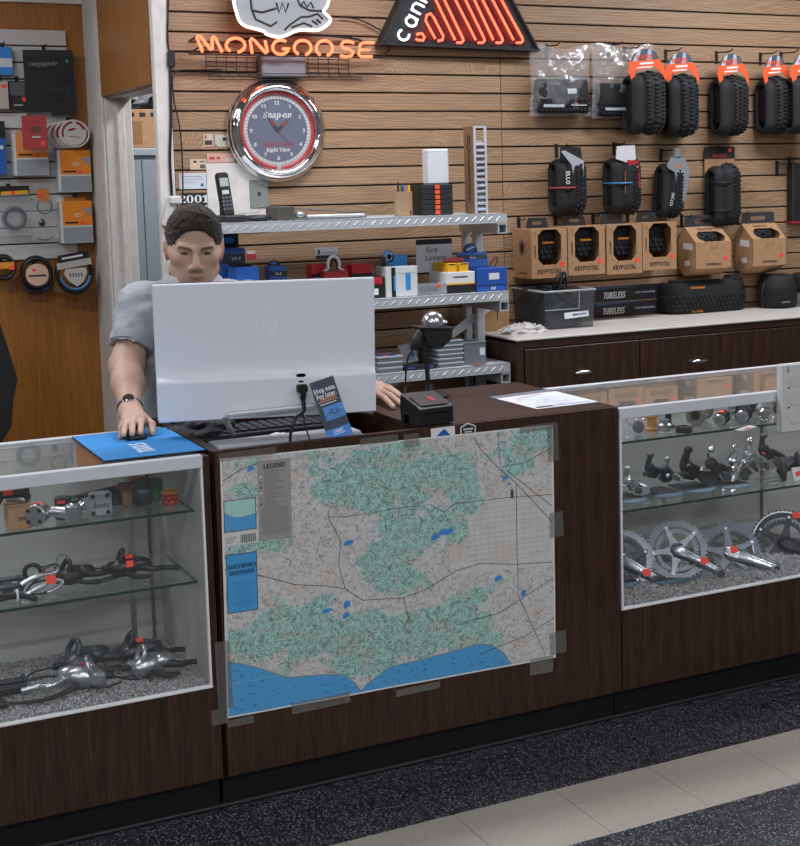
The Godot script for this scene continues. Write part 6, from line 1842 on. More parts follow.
const HANG := Basis(Vector3(0, 1, 0), Vector3(1, 0, 0), Vector3(0, 0, -1))
func bundle(t: Node3D, w: float, h: float, rad: float, knob_from: float, cols := 3) -> void:
	# a tyre folded into an upright oval: a smooth fold at one side, the tread at the other; local origin at the bottom centre
	var c := Vector3(-w / 2, h / 2, 0)
	tire_band(t, "tyre_fold", h / 2 - rad * 0.92, rad * 0.86, w * 0.5, 0.016, 0.012, Transform3D(HANG, c + Vector3(0.0, -0.006, -0.004)), 0, 0, 0)
	tire_band(t, "tyre_tread", h / 2 - rad * 1.1, rad, w * 0.66, 0.02, 0.014, Transform3D(HANG, c + Vector3(w * 0.34, 0, 0)), knob_from, 0.98, 34, cols)
	shape(t, "tyre_core", mat("0e0e0f", 0.8), [["box", Vector3(0, h / 2, 0), Vector3(w * 0.8, h * 0.7, rad * 1.2), 0.01]])

func hung(label: String, x0: float, y0: float, x1: float, y1: float, rad: float, group := "") -> Array:
	var z := WALL + rad + 0.02
	var r := rect(x0, y0, x1, y1, z)
	var t := thing("folded_tyre", label, "tyre", Vector3(r.position.x + r.size.x / 2, r.position.y, z), Basis.IDENTITY, group)
	return [t, r.size.x - 0.85 * rad, r.size.y]

func flat_card(t: Node3D, called: String, m: Material, pts: Array, sx: float, sy: float, o: Vector3, thick := 0.0012, rot := Vector3.ZERO) -> void:
	var p := []
	for q in pts:
		p.append(Vector2(q[0] * sx, q[1] * sy))
	shape(t, called, m, [["prism", p, -thick / 2, thick / 2, o, rot]])

func tire_things() -> void:
	var rad := 0.05
	var row := [[617, 76, 657, 131, "bulky folded tyre with coarse knobs hanging in front of the second clear bag"], [660, 78, 696, 133, "folded tyre with round knobs hanging just beside the bagged tyres"], [711.5, 79, 745.5, 132, "folded tyre with fine knobs hanging alone between its neighbours"], [757, 80, 787, 131, "folded tyre hanging close behind another on the same hook"], [775, 79, 812, 131, "foremost folded tyre of the pair on one hook"]]
	for k in 5:
		var q: Array = row[k]
		var a := hung(q[4], q[0], q[1], q[2], q[3], rad)
		var t: Node3D = a[0]; var w: float = a[1]; var h: float = a[2]
		if k == 4:
			t.position.z += 0.07
		if k == 0:
			t.position.z += 0.05
		bundle(t, w, h, rad, 0.02 if k != 2 else 0.1, 3 if k != 2 else 4)
		var ch := 0.125
		var o := Vector3(0, h - 0.012, rad * 0.55)
		flat_card(t, "header_card", mat("4a525c", 0.5), [[-0.5, 0.5], [-0.4, 0.78], [-0.18, 0.98], [0.1, 1.02], [0.3, 0.9], [0.42, 0.62]], w, ch, o)
		flat_card(t, "header_stripe", mat("b4bfcb", 0.5), [[-0.44, 0.52], [-0.26, 0.92], [-0.16, 0.97], [-0.26, 0.55]], w, ch, o + Vector3(0, 0, 0.0012))
		flat_card(t, "header_stripe", mat("9fb0c2", 0.5), [[0.0, 0.58], [0.06, 1.0], [0.16, 0.98], [0.16, 0.6]], w, ch, o + Vector3(0, 0, 0.0012))
		flat_card(t, "orange_band", M.orange, [[-0.56, 0.25], [-0.52, 0.55], [0.1, 0.62], [0.4, 0.66], [0.52, 0.45], [0.62, 0.12], [0.62, -0.16], [0.5, 0.1], [0.28, 0.38], [-0.36, 0.22], [-0.34, -0.12], [-0.44, -0.2]], w, ch, o + Vector3(0, 0, 0.002), 0.0012, Vector3(0, 0, 0))
		lettering(t, "MAXXIS", 0.02, o + Vector3(-0.01, ch * 0.72, 0.0022), mat("e2502a", 0.5), Vector3(0, 0, 4), 0.85)
		shape(t, "print", M.white, [["box", o + Vector3(0.0, ch * 0.5, 0.0032), Vector3(w * 0.42, 0.009, 0.0006), 0.0, Vector3(0, 0, 5)], ["box", o + Vector3(-0.01, ch * 0.36, 0.0032), Vector3(w * 0.5, 0.006, 0.0006), 0.0, Vector3(0, 0, 5)]])
		hook(t, Vector3(-w * 0.12, h + ch * 0.93, WALL - t.position.z), 0.13)
		shape(t, "hot_patch", mat("9a9c9e", 0.6), [["box", Vector3(w * 0.46, h * 0.3, rad * 0.9), Vector3(0.006, 0.06, 0.002), 0.0, Vector3(0, 60, 0)]])
	# second row
	var e := hung("folded tyre with a red rubber band and silver card", 549, 160, 585, 212, 0.045)
	var t: Node3D = e[0]; var w: float = e[1]; var h: float = e[2]
	bundle(t, w, h, 0.045, 0.3)
	var f := 0.058
	flat_card(t, "header_card", mat("1c1d1f", 0.5), [[-0.4, 0.98], [-0.36, 1.26], [0.34, 1.24], [0.4, 0.95], [0.2, 0.9]], w, h, Vector3(0, 0, f - 0.02))
	flat_card(t, "silver_card", mat("a9adb1", 0.35), [[-0.42, 1.16], [-0.3, 1.18], [0.36, 0.98], [0.36, 0.68], [0.0, 0.68], [-0.06, 0.9]], w, h, Vector3(0, 0, f))
	flat_card(t, "black_card", M.black, [[0.0, 0.3], [0.0, 0.68], [0.4, 0.68], [0.42, 0.3]], w, h, Vector3(0, 0, f))
	shape(t, "price_tag", M.sticker, [["box", Vector3(w * 0.16, h * 0.73, f + 0.001), Vector3(0.016, 0.014, 0.001)]])
	shape(t, "rubber_band", mat("a8434a", 0.6), [["tube", loop_pts(w * 0.53, 0.062, h * 0.47), 0.0035, 6, true]], "red rubber band")
	lettering(t, "ELLO", 0.02, Vector3(-w * 0.2, h * 0.66, f + 0.001), M.white, Vector3(0, 0, -90), 0.9)
	hook(t, Vector3(-w * 0.1, h * 1.24, WALL - t.position.z), 0.1)
	e = hung("folded tyre with a blue rubber band and red card", 604, 159, 639, 211, 0.045)
	t = e[0]; w = e[1]; h = e[2]
	bundle(t, w, h, 0.045, 0.45)
	flat_card(t, "header_card", mat("cdcfd0", 0.5), [[-0.4, 1.0], [-0.36, 1.24], [0.28, 1.26], [0.32, 0.98], [0.0, 0.93]], w, h, Vector3(0, 0, f - 0.01))
	flat_card(t, "red_card", M.red, [[-0.06, 0.98], [0.36, 0.96], [0.44, 0.45], [0.18, 0.42], [0.1, 0.8]], w, h, Vector3(0, 0, f), 0.0012)
	shape(t, "print", M.white, [["box", Vector3(w * 0.2, h * 0.84, f + 0.001), Vector3(w * 0.26, 0.007, 0.0006)], ["box", Vector3(w * 0.24, h * 0.72, f + 0.001), Vector3(w * 0.2, 0.005, 0.0006)]])
	shape(t, "price_tag", M.sticker, [["box", Vector3(w * 0.26, h * 0.58, f + 0.001), Vector3(0.016, 0.014, 0.001)]])
	shape(t, "rubber_band", mat("3f86c2", 0.6), [["tube", loop_pts(w * 0.53, 0.062, h * 0.54), 0.0035, 6, true]], "blue rubber band")
	shape(t, "side_line", mat("8a5a33", 0.6), [["box", Vector3(-w * 0.1, h * 0.55, f - 0.004), Vector3(0.003, h * 0.45, 0.003)]])
	hook(t, Vector3(0.0, h * 1.26, WALL - t.position.z), 0.1)
	e = hung("slim folded tyre wrapped in a grey printed card", 654, 165, 681, 214, 0.042)
	t = e[0]; w = e[1]; h = e[2]
	bundle(t, w, h, 0.042, 0.2, 4)
	t.rotation.z = -0.06
	flat_card(t, "grey_card", mat("7f8588", 0.45), [[-0.5, 0.98], [-0.3, 1.15], [0.34, 1.16], [0.6, 0.95], [0.62, 0.7], [0.46, 0.3], [0.3, 0.2], [0.16, 0.34], [-0.1, 0.85], [-0.42, 0.92]], w, h, Vector3(0, 0, f))
	flat_card(t, "hang_tab", mat("6d7376", 0.5), [[-0.16, 1.14], [-0.14, 1.34], [0.14, 1.34], [0.16, 1.14]], w, h, Vector3(0, 0, f))
	lettering(t, "CST", 0.014, Vector3(w * 0.1, h * 0.98, f + 0.001), mat("e0702a", 0.5))
	shape(t, "print", M.white, [["box", Vector3(w * 0.18, h * 0.86, f + 0.001), Vector3(w * 0.4, 0.005, 0.0006)]])
	lettering(t, "CST JAC", 0.014, Vector3(-w * 0.16, h * 0.3, f - 0.001), mat("c9ccd0", 0.5), Vector3(0, 0, 80), 0.9)
	shape(t, "price_tag", M.sticker, [["box", Vector3(w * 0.26, h * 0.66, f + 0.001), Vector3(0.014, 0.018, 0.001)]])
	hook(t, Vector3(-w * 0.1, h * 1.26, WALL - t.position.z), 0.1)
	e = hung("folded knobby tyre strapped to a tan card with a black header", 707, 167, 738, 222, 0.045)
	t = e[0]; w = e[1]; h = e[2]
	bundle(t, w, h, 0.045, 0.4)
	var cr := rect(704.5, 147, 734.5, 190, t.position.z - 0.05)
	var co := Vector3(cr.position.x + cr.size.x / 2, cr.position.y, 0) - t.position
	co.z = -0.05
	shape(t, "tan_card", mat("9a7552", 0.8), [["box", co + Vector3(0, cr.size.y / 2, 0), Vector3(cr.size.x, cr.size.y, 0.002)]])
	shape(t, "card_header", mat("242426", 0.5), [["box", co + Vector3(0, cr.size.y * 0.87, 0.002), Vector3(cr.size.x, cr.size.y * 0.27, 0.002)]])
	lettering(t, "MAXXIS", 0.016, co + Vector3(0, cr.size.y * 0.8, 0.0035), mat("a8332e", 0.5))
	shape(t, "price_tag", M.sticker, [["ell", co + Vector3(cr.size.x * 0.34, cr.size.y * 0.92, 0.003), Vector3(0.009, 0.009, 0.001)]])
	for y in [0.72, 0.22]:
		shape(t, "strap", M.black, [["tube", loop_pts(w * 0.54, 0.062, h * y), 0.003, 6, true]])
	hook(t, co + Vector3(0, cr.size.y * 0.95, 0) + Vector3(0, 0, WALL - t.position.z - co.z), 0.09)
	# pouch at the edge and its empty hook
	var pr := rect(791, 163, 812, 223, WALL + 0.04)
	var pu := thing("hanging_pouch", "black pouch with a red base hanging on the slats", "pouch", Vector3(pr.position.x + pr.size.x / 2, pr.position.y, WALL + 0.03))
	shape(pu, "pouch", mat("19191b", 0.6), [["box", Vector3(0, pr.size.y / 2, 0), Vector3(pr.size.x, pr.size.y, 0.05), 0.006]])
	shape(pu, "base_stripe", M.red, [["box", Vector3(0, 0.006, 0), Vector3(pr.size.x + 0.001, 0.012, 0.051), 0.003]], "red base")
	hook(pu, Vector3(-pr.size.x * 0.35, pr.size.y + 0.015, -0.03), 0.06)
	var hk := thing("wall_hook", "empty black slat wall hook beside the hanging pouch", "hook", atz(777, 168, WALL + 0.004))
	shape(hk, "plate", M.black, [["box", Vector3(0, 0, -0.001), Vector3(0.018, 0.07, 0.005), 0.001]])
	shape(hk, "arm", M.black, [["tube", [Vector3(0, 0.018, 0), Vector3(0.0, 0.018, 0.03), Vector3(0.075, 0.02, 0.03), Vector3(0.085, 0.026, 0.03)], 0.003, 6]])
	# tyres in clear bags
	clear_bag("clear bag with a folded black tyre, next to the triangular sign", 531, 45, 593, 116, [538, 78, 589, 113], 0.05, 51, true)
	clear_bag("clear bag with a folded black tyre, half behind a knobby tyre", 593, 44, 656, 118, [600, 82, 650, 116], 0.035, 52, false)
	# coiled tyre and rolls on the cabinet
	var c0 := aty(700, 313, CAB)
	var wl := atz(660, 296, c0.z - 0.07).x; var wr := atz(741, 296, c0.z - 0.07).x
	var coil := thing("coiled_tyre", "large knobby tyre coiled flat on the white cabinet top", "tyre", Vector3((wl + wr) / 2, CAB + 0.0005, c0.z - 0.07))
	var cw := (wr - wl) / 2 - 0.012
	var chh := atz(700, 279, c0.z - 0.02).y - CAB
	tire_band(coil, "tyre_tread", cw - 0.085, 0.085, chh * 0.92, 0.012, 0.016, Transform3D(Basis.IDENTITY, Vector3(0, 0.001, 0)), 0.05, 0.62, 46, 4)
	tire_band(coil, "tyre_fold", cw - 0.085, 0.052, chh * 0.88, 0.006, 0.012, Transform3D(Basis.IDENTITY, Vector3(0.01, chh * 0.1, 0)), 0, 0, 0)
	shape(coil, "tyre_lip", M.rubber, [["ell", Vector3(cw * 0.78, chh * 0.92, 0.01), Vector3(0.04, 0.022, 0.05), Vector3(0, 0, -18)]])
	lettering(coil, "Continental", 0.012, Vector3(-cw * 0.4, chh * 0.78, 0.097), mat("d98a1e", 0.5), Vector3(4, -8, 0), 0.8)
	lettering(coil, "KRYPTOTAL", 0.010, Vector3(-cw * 0.4, chh * 0.07, 0.094), mat("c47a1c", 0.5), Vector3(-6, -8, 0), 0.8)
	var r0 := aty(784, 309, CAB)
	var rx0 := atz(765.5, 295, r0.z - 0.06).x; var rx1 := atz(797, 295, r0.z - 0.06).x
	var rr := (rx1 - rx0) / 2
	var rh := atz(782, 276, r0.z).y - CAB
	var roll := thing("rolled_tyre", "small black tyre rolled up tight on the cabinet top", "tyre", Vector3((rx0 + rx1) / 2, CAB + 0.0005, r0.z - rr))
	var rm := MB.new()
	rm.lathe([Vector2(rr * 0.3, 0.0), Vector2(rr * 0.82, 0.0), Vector2(rr * 0.98, rh * 0.12), Vector2(rr * 0.96, rh * 0.3), Vector2(rr * 1.02, rh * 0.36), Vector2(rr * 0.98, rh * 0.5), Vector2(rr * 1.04, rh * 0.56), Vector2(rr, rh * 0.7), Vector2(rr * 0.9, rh * 0.86), Vector2(rr * 0.8, rh), Vector2(rr * 0.5, rh * 0.98), Vector2(rr * 0.3, rh * 0.8)], 30, true)
	part(roll, "tyre_coil", rm, M.rubber)
	shape(roll, "strap", M.black, [["tube", curve([Vector3(-rr * 0.9, rh * 0.8, 0.01), Vector3(-rr * 1.15, rh * 0.5, 0.03), Vector3(-rr * 1.1, rh * 0.2, 0.03), Vector3(-rr * 1.25, 0.004, 0.03)]), 0.0035, 6]])
	shape(roll, "print", mat("6a6c6e", 0.6), [["box", Vector3(-rr * 0.2, rh * 0.2, rr * 0.985), Vector3(rr * 0.5, 0.008, 0.003)]])
	var rn := thing("rolled_tyre", "rolled tyre in shiny film behind the small rolled tyre", "tyre", Vector3(rx1 + rr * 0.9, CAB + 0.0005, WALL + 0.13))
	var rb := MB.new()
	rb.lathe([Vector2(0, 0), Vector2(rr * 0.95, 0), Vector2(rr, rh * 0.3), Vector2(rr * 1.02, rh * 0.8), Vector2(rr * 0.9, rh * 1.0), Vector2(0, rh * 1.02)], 24, true)
	part(rn, "tyre_coil", rb, M.rubber)
	heap(rn, "film", glass("aeb6bf", 0.45, 0.15), rr * 1.1, rh * 1.12, rr * 1.1, 29, 0.12)

func loop_pts(rx: float, rz: float, y: float) -> Array:
	var out := []
	for i in 20:
		var a := TAU * i / 20
		var c := cos(a); var s := sin(a)
		out.append(Vector3(rx * signf(c) * pow(absf(c), 0.6), y, rz * signf(s) * pow(absf(s), 0.6)))
	return out

func clear_bag(label: String, x0: float, y0: float, x1: float, y1: float, inner: Array, deep: float, sd: int, first: bool) -> void:
	var z := WALL + 0.05
	var r := rect(x0, y0, x1, y1, z + 0.02)
	var w := r.size.x; var h := r.size.y
	var t := thing("bagged_tyre", label, "tyre", Vector3(r.position.x + w / 2, r.position.y, z))
	var q := rect(inner[0], inner[1], inner[2], inner[3], z + 0.02)
	var iw := q.size.x; var ih := q.size.y
	var ox := q.position.x + iw / 2 - t.position.x
	var oy := q.position.y - t.position.y
	tire_band(t, "tyre", iw / 2 - 0.03, 0.03, ih * 0.96, 0.006, 0.012, Transform3D(Basis.IDENTITY, Vector3(ox, oy, 0)), 0.02, 0.45, 30, 3)
	shape(t, "tyre_core", mat("101011", 0.8), [["box", Vector3(ox, oy + ih * 0.45, 0), Vector3(iw * 0.9, ih * 0.8, 0.04), 0.01]])
	shape(t, "print", mat("aeb2b6", 0.5), [["box", Vector3(ox - iw * 0.24, oy + ih * 0.2, 0.041), Vector3(iw * 0.4, 0.012, 0.0008)], ["box", Vector3(ox + iw * 0.25, oy + ih * 0.22, 0.041), Vector3(iw * 0.3, 0.005, 0.0008)]])
	if first:
		shape(t, "white_label", M.paper, [["box", Vector3(ox + iw * 0.12, oy + ih * 0.62, 0.041), Vector3(0.044, 0.022, 0.001), 0.0, Vector3(0, 0, 2)]])
		shape(t, "orange_mark", M.orange, [["box", Vector3(ox + iw * 0.2, oy + ih * 0.25, 0.0405), Vector3(0.01, 0.01, 0.001)]])
	var f := noise(1.0, sd, 3)
	for side in [1.0, -1.0]:
		var rows := []
		for i in 25:
			var v := i / 24.0
			var line := PackedVector3Array()
			for j in 29:
				var u := j / 28.0
				var puff := sin(PI * u) * sin(PI * clampf(v * 0.95 + 0.03, 0, 1))
				var sag := 0.02 * sin(PI * u) * v * 0.5
				var tuck := 1.0 - 0.06 * sin(PI * v)
				var wr := f.get_noise_2d(u * 5.0 + v * 2.5, v * 6.0) + 0.6 * f.get_noise_2d(u * 14.0 - v * 7.0, v * 9.0 + 40.0)
				line.append(Vector3((u - 0.5) * w * tuck + 0.004 * wr, v * h - sag + (0.008 * sin(u * 9.0) if v > 0.95 else 0.0), side * ((deep if side > 0 else deep * 0.7) * pow(maxf(puff, 0.0), 0.5) + 0.012 * wr * minf(1.0, puff * 3.0)) ))
			if side < 0:
				line.reverse()
			rows.append(line)
		var mb := MB.new()
		mb.grid(rows)
		part(t, "clear_film", mb, M.film)
	hook(t, Vector3(-w * 0.12, h * 0.97, WALL - t.position.z), 0.12)

func left_wall_things() -> void:
	var z := LEFTWALL + 0.02
	var right := atz(70.5, 120, z).x
	var top := atz(40, 29.5, z).y
	var sp := thing("slat_panel", "white slatted display panel on the brown wood wall", "display panel", Vector3((right - 2.6 + right) / 2, top - 0.0762 * 14, LEFTWALL))
	var w := 2.6
	shape(sp, "backing", mat("4b3624", 0.8), [["box", Vector3(0, 0.0762 * 7, 0.003), Vector3(w - 0.004, 0.0762 * 14 - 0.01, 0.006)]])
	var sm := MB.new()
	sm.box(Vector3(0, 0, 0.0), Vector3(w, 0.0695, 0.013), 0.002)
	var me := sm.mesh()
	for k in 14:
		var o := mpart(sp, "slat", me, mat("c4c1ba", 0.55))
		o.position = Vector3(0, 0.0762 * k + 0.039, 0.0128)
	# packs: x0 y0 x1 y1, thickness, out from wall, colour, category, label
	var zf := LEFTWALL + 0.06
	var env := carton("envelope", "large flat black package hanging on the white slats", "package", 25.5, 50, 75, 115, zf, 0.014, mat("1b1c1e", 0.55))
	env.rotation.z = 0.012
	lettering(env, "Campagnolo", 0.02, Vector3(-sz(env).x * 0.12, sz(env).y * 0.79, 0.008), mat("84878a", 0.5), Vector3(0, 0, 2), 0.72, true, 0.3)
	shape(env, "flap", mat("24262a", 0.5), [["box", Vector3(0, sz(env).y - 0.015, 0.0075), Vector3(sz(env).x * 1.01, 0.03, 0.002), 0.0008]])
	shape(env, "embossed_rings", mat("26282b", 0.45), [["tube", arc(Vector3(0.03, sz(env).y * 0.4, 0.007), Vector3(0.05, 0, 0), Vector3(0, 0.05, 0), 0, 350, 30), 0.003, 6, true], ["tube", arc(Vector3(0.03, sz(env).y * 0.4, 0.007), Vector3(0.03, 0, 0), Vector3(0, 0.03, 0), 0, 350, 30), 0.003, 6, true], ["tube", curve([Vector3(0.06, sz(env).y * 0.52, 0.007), Vector3(0.09, sz(env).y * 0.55, 0.007), Vector3(0.11, sz(env).y * 0.62, 0.007)]), 0.005, 6]])
	shape(env, "seal", mat("3d8f8a", 0.5), [["ell", Vector3(sz(env).x * 0.37, sz(env).y * 0.83, 0.0075), Vector3(0.008, 0.008, 0.001)]])
	hook(env, Vector3(-0.012, sz(env).y + 0.008, LEFTWALL + 0.019 - env.position.z), 0.06)
	var bl := carton("accessory_pack", "bright blue and white pack hanging beside the black package", "package", -6, 47, 12, 75, zf, 0.03, mat("2f7fd0", 0.5))
	plate(bl, "white_band", mat("c9ccd0", 0.6), 0.0, 0.28, 1.0, 0.6)
	hook(bl, Vector3(0.005, sz(bl).y + 0.004, LEFTWALL + 0.019 - bl.position.z), 0.07)
	var gp := carton("accessory_pack", "pale grey pack with an orange tag under the blue pack", "package", -6, 81, 8.5, 109, zf, 0.03, mat("b3aca2", 0.6))
	plate(gp, "price_tag", M.sticker, 0.55, 0.76, 0.9, 0.88)
	hook(gp, Vector3(0.0, sz(gp).y + 0.004, LEFTWALL + 0.019 - gp.position.z), 0.05)
	var bk := carton("accessory_pack", "small black pack with an orange tag below the black package edge", "package", 9, 81, 27, 110, zf - 0.02, 0.02, mat("1e1f21", 0.5))
	plate(bk, "grey_head", mat("55585a", 0.5), 0.05, 0.5, 0.98, 0.95)
	plate(bk, "price_tag", M.sticker, 0.72, 0.3, 0.95, 0.45, 0.0016)
	plate(bk, "print", mat("b9bcbe", 0.5), 0.25, 0.15, 0.75, 0.19)
	hook(bk, Vector3(0.0, sz(bk).y + 0.004, LEFTWALL + 0.019 - bk.position.z), 0.05)
	var ob := [[13.5, 133, 48, 175.5, "orange and white cable box behind the red card"], [58, 150, 91, 192, "orange and white cable box hanging under the round tags"], [60.5, 201, 92.5, 243, "orange and white cable box above the cable coils"]]
	for q in ob:
		var b := carton("cable_box", q[4], "box", q[0], q[1], q[2], q[3], zf + 0.03, 0.07, mat("cfcfcb", 0.55))
		plate(b, "orange_panel", mat("e8861c", 0.5), 0.08, 0.42, 1.0, 1.0)
		plate(b, "grey_panel", mat("93989a", 0.6), 0.08, 0.02, 0.98, 0.38)
		shape(b, "grey_swirl", mat("8b9196", 0.5), [["prism", [Vector2(sz(b).x * 0.2, sz(b).y * 0.8), Vector2(sz(b).x * 0.48, sz(b).y * 0.86), Vector2(sz(b).x * 0.48, sz(b).y * 0.6)], sz(b).z / 2 + 0.0009, sz(b).z / 2 + 0.0014]])
		shape(b, "mark", M.white, [["tube", arc(Vector3(0.008, sz(b).y * 0.66, sz(b).z / 2 + 0.001), Vector3(0.016, 0, 0), Vector3(0, 0.006, 0), 20, 330, 14), 0.0016, 4]])
		plate(b, "print", M.ink, 0.15, 0.47, 0.55, 0.51, 0.0016)
		plate(b, "price_tag", M.sticker, 0.62, 0.44, 0.74, 0.51, 0.0016)
		shape(b, "hang_tab", mat("d9801c", 0.5), [["box", Vector3(0.01, sz(b).y + 0.008, -0.03), Vector3(sz(b).x * 0.7, 0.02, 0.002)]])
		hook(b, Vector3(0.01, sz(b).y + 0.012, LEFTWALL + 0.019 - b.position.z), 0.07)
	var rc := carton("card_pack", "bright red card pack in a clear bag", "package", 22.5, 115.5, 47, 149.5, zf + 0.1, 0.008, mat("b3141c", 0.45))
	plate(rc, "dark_print", mat("6d0d12", 0.5), 0.35, 0.5, 0.75, 0.68)
	plate(rc, "print", M.white, 0.38, 0.35, 0.72, 0.39)
	plate(rc, "price_tag", M.sticker, 0.72, 0.12, 0.9, 0.24)
	var fm := MB.new()
	fm.box(Vector3(0, sz(rc).y * 0.5, -0.002), Vector3(sz(rc).x * 1.45, sz(rc).y * 1.2, 0.018), 0.006)
	part(rc, "clear_film", fm, glass("dfe3e6", 0.04, 0.08))
	hook(rc, Vector3(0.0, sz(rc).y * 1.02, LEFTWALL + 0.019 - rc.position.z), 0.13)
	# round tins hanging one behind another
	for k in 4:
		var c := atz(73 - k * 5.5, 133 + k * 0.8, zf + 0.06 - k * 0.03)
		var tin := thing("round_tag", "round white and red tag, %s on the hook by the red card" % ["outermost", "second from the tip", "third from the tip", "innermost"][k], "tag", c - Vector3(0, 0.062, 0), Basis.IDENTITY, "round tags on one hook")
		shape(tin, "disc", mat("c9c3bb", 0.5), [["lathe", cyl(0.062, 0.02, 0.005), Vector3(0, 0.062, -0.01), Vector3(90, 0, 0), 28]])
		shape(tin, "print", mat("9b1c2d", 0.5), [["tube", arc(Vector3(0, 0.062, 0.01), Vector3(0.05, 0, 0), Vector3(0, 0.05, 0), 20, 75, 8), 0.006, 6], ["tube", arc(Vector3(0, 0.062, 0.01), Vector3(0.05, 0, 0), Vector3(0, 0.05, 0), 95, 200, 12), 0.005, 6], ["ell", Vector3(-0.006, 0.078, 0.0102), Vector3(0.02, 0.006, 0.0008), Vector3(0, 0, 12)], ["box", Vector3(0.004, 0.044, 0.0104), Vector3(0.05, 0.003, 0.0006), 0.0, Vector3(0, 0, -6)]], "dark red print")
		shape(tin, "wire_ring", mat("d4cec6", 0.5), [["tube", arc(Vector3(0.006, 0.058, 0.004), Vector3(0.066, 0, 0), Vector3(0, 0.06, 0), 0, 350, 30), 0.004, 6, true]])
		if k == 0:
			hook(tin, Vector3(0, 0.122, LEFTWALL + 0.019 - tin.position.z), 0.11)
	var bp := carton("accessory_pack", "blue pack with a black top at the end of the slats", "package", -8, 121, 6, 175, zf + 0.02, 0.03, mat("1f57a6", 0.5))
	plate(bp, "black_top", M.black, 0.0, 0.68, 1.0, 1.0)
	plate(bp, "white_mark", M.paper, 0.55, 0.48, 0.8, 0.55)
	hook(bp, Vector3(0.0, sz(bp).y + 0.004, LEFTWALL + 0.019 - bp.position.z), 0.07)
	# clear bags with rings
	var b1 := carton("hose_bag", "clear bag holding a grey coiled hose under a black and orange header", "package", -8, 194, 31, 236, zf + 0.02, 0.02, M.film)
	shape(b1, "header", M.black, [["box", Vector3(0, sz(b1).y + 0.012, 0), Vector3(sz(b1).x, 0.05, 0.004)]])
	shape(b1, "orange_strip", M.yellow, [["box", Vector3(0.02, sz(b1).y + 0.005, 0.003), Vector3(sz(b1).x * 0.7, 0.018, 0.002), 0.0, Vector3(0, 0, 2)]])
	shape(b1, "price_tag", M.sticker, [["box", Vector3(0.012, sz(b1).y + 0.005, 0.0046), Vector3(0.018, 0.018, 0.001)]])
	shape(b1, "hose", mat("5b5d61", 0.5), [["tube", arc(Vector3(0.014, sz(b1).y * 0.42, 0), Vector3(0.045, 0, 0), Vector3(0, 0.045, 0), 0, 350, 26), 0.012, 8, true]], "grey coiled hose")
	hook(b1, Vector3(0.0, sz(b1).y + 0.03, LEFTWALL + 0.019 - b1.position.z), 0.06)
	var b2 := carton("o_ring_bag", "clear bag with a thin black ring under a small orange header", "package", 31, 199, 58, 240, zf + 0.03, 0.012, M.film)
	shape(b2, "header", mat("c87a2c", 0.5), [["box", Vector3(0.0, sz(b2).y + 0.016, 0), Vector3(0.055, 0.06, 0.006)]])
	shape(b2, "price_tag", M.sticker, [["box", Vector3(-0.01, sz(b2).y + 0.018, 0.004), Vector3(0.018, 0.018, 0.001)]])
	shape(b2, "ring", M.black, [["tube", arc(Vector3(0.004, sz(b2).y * 0.82, 0), Vector3(0.033, 0, 0), Vector3(0, 0.034, 0), 0, 350, 26), 0.0035, 6, true]])
	shape(b2, "fitting", M.gunmetal, [["ell", Vector3(-0.012, sz(b2).y * 0.42, 0), Vector3(0.016, 0.02, 0.01)], ["tube", curve([Vector3(-0.04, sz(b2).y * 0.05, 0), Vector3(0.0, 0.0, 0), Vector3(0.04, sz(b2).y * 0.1, 0)]), 0.003, 6]])
	hook(b2, Vector3(0.0, sz(b2).y + 0.03, LEFTWALL + 0.019 - b2.position.z), 0.06)
	# cable coils at the bottom
	var coils := [[37, 273, 0.072, "d6b49a", "black cable coil with a tan round label"], [75, 274, 0.088, "c9c4ba", "black and blue cable coil with a cream shield label"], [4, 268, 0.055, "d98a24", "small black cable coil with an orange label at the end of the slats"]]
	for k in 3:
		var q: Array = coils[k]
		var zc := zf + 0.04 + (0.03 if k == 1 else 0.0)
		var c := atz(q[0], q[1], zc)
		var R: float = q[2]
		var t := thing("cable_coil", q[4], "cable", c - Vector3(0, R + 0.02, 0))
		var o := Vector3(0, R + 0.02, 0)
		for j in 3:
			shape(t, "cable_loop", mat("161617", 0.5), [["tube", arc(o + Vector3(0, 0.003 * j, -0.012 * j), Vector3(R - 0.008, 0, 0), Vector3(0, R - 0.006, 0), 0, 352, 34), 0.009, 8, true]])
		if k == 0:
			shape(t, "label", mat(q[3], 0.6), [["lathe", cyl(R * 0.72, 0.004, 0.001), o + Vector3(0, -0.008, 0.004), Vector3(90, 0, 0), 26]])
			shape(t, "print", M.ink, [["box", o + Vector3(0, -0.012, 0.0085), Vector3(R * 1.1, 0.008, 0.0008)]])
			shape(t, "price_tag", M.sticker, [["ell", o + Vector3(-0.014, 0.016, 0.009), Vector3(0.008, 0.007, 0.001)]])
			shape(t, "backing_card", mat("24282d", 0.6), [["box", o + Vector3(0.0, -R * 0.85, -0.03), Vector3(R * 1.7, R * 0.8, 0.002)]])
			shape(t, "blue_corner", mat("2a5f9e", 0.5), [["box", o + Vector3(R * 0.5, -R * 0.95, -0.028), Vector3(R * 0.5, R * 0.4, 0.002)]])
		elif k == 1:
			shape(t, "blue_ring", mat("4f86b5", 0.5), [["tube", arc(o + Vector3(0, -0.004, 0.008), Vector3(R * 0.76, 0, 0), Vector3(0, R * 0.76, 0), 185, 355, 22), 0.006, 8]], "blue inner coil")
			flat_card(t, "shield_label", mat(q[3], 0.6), [[-0.6, 0.15], [-0.5, 0.4], [0.55, 0.45], [0.62, 0.2], [0.4, -0.3], [0.05, -0.55], [-0.35, -0.25]], R, R, o + Vector3(0, -0.01, 0.012), 0.002)
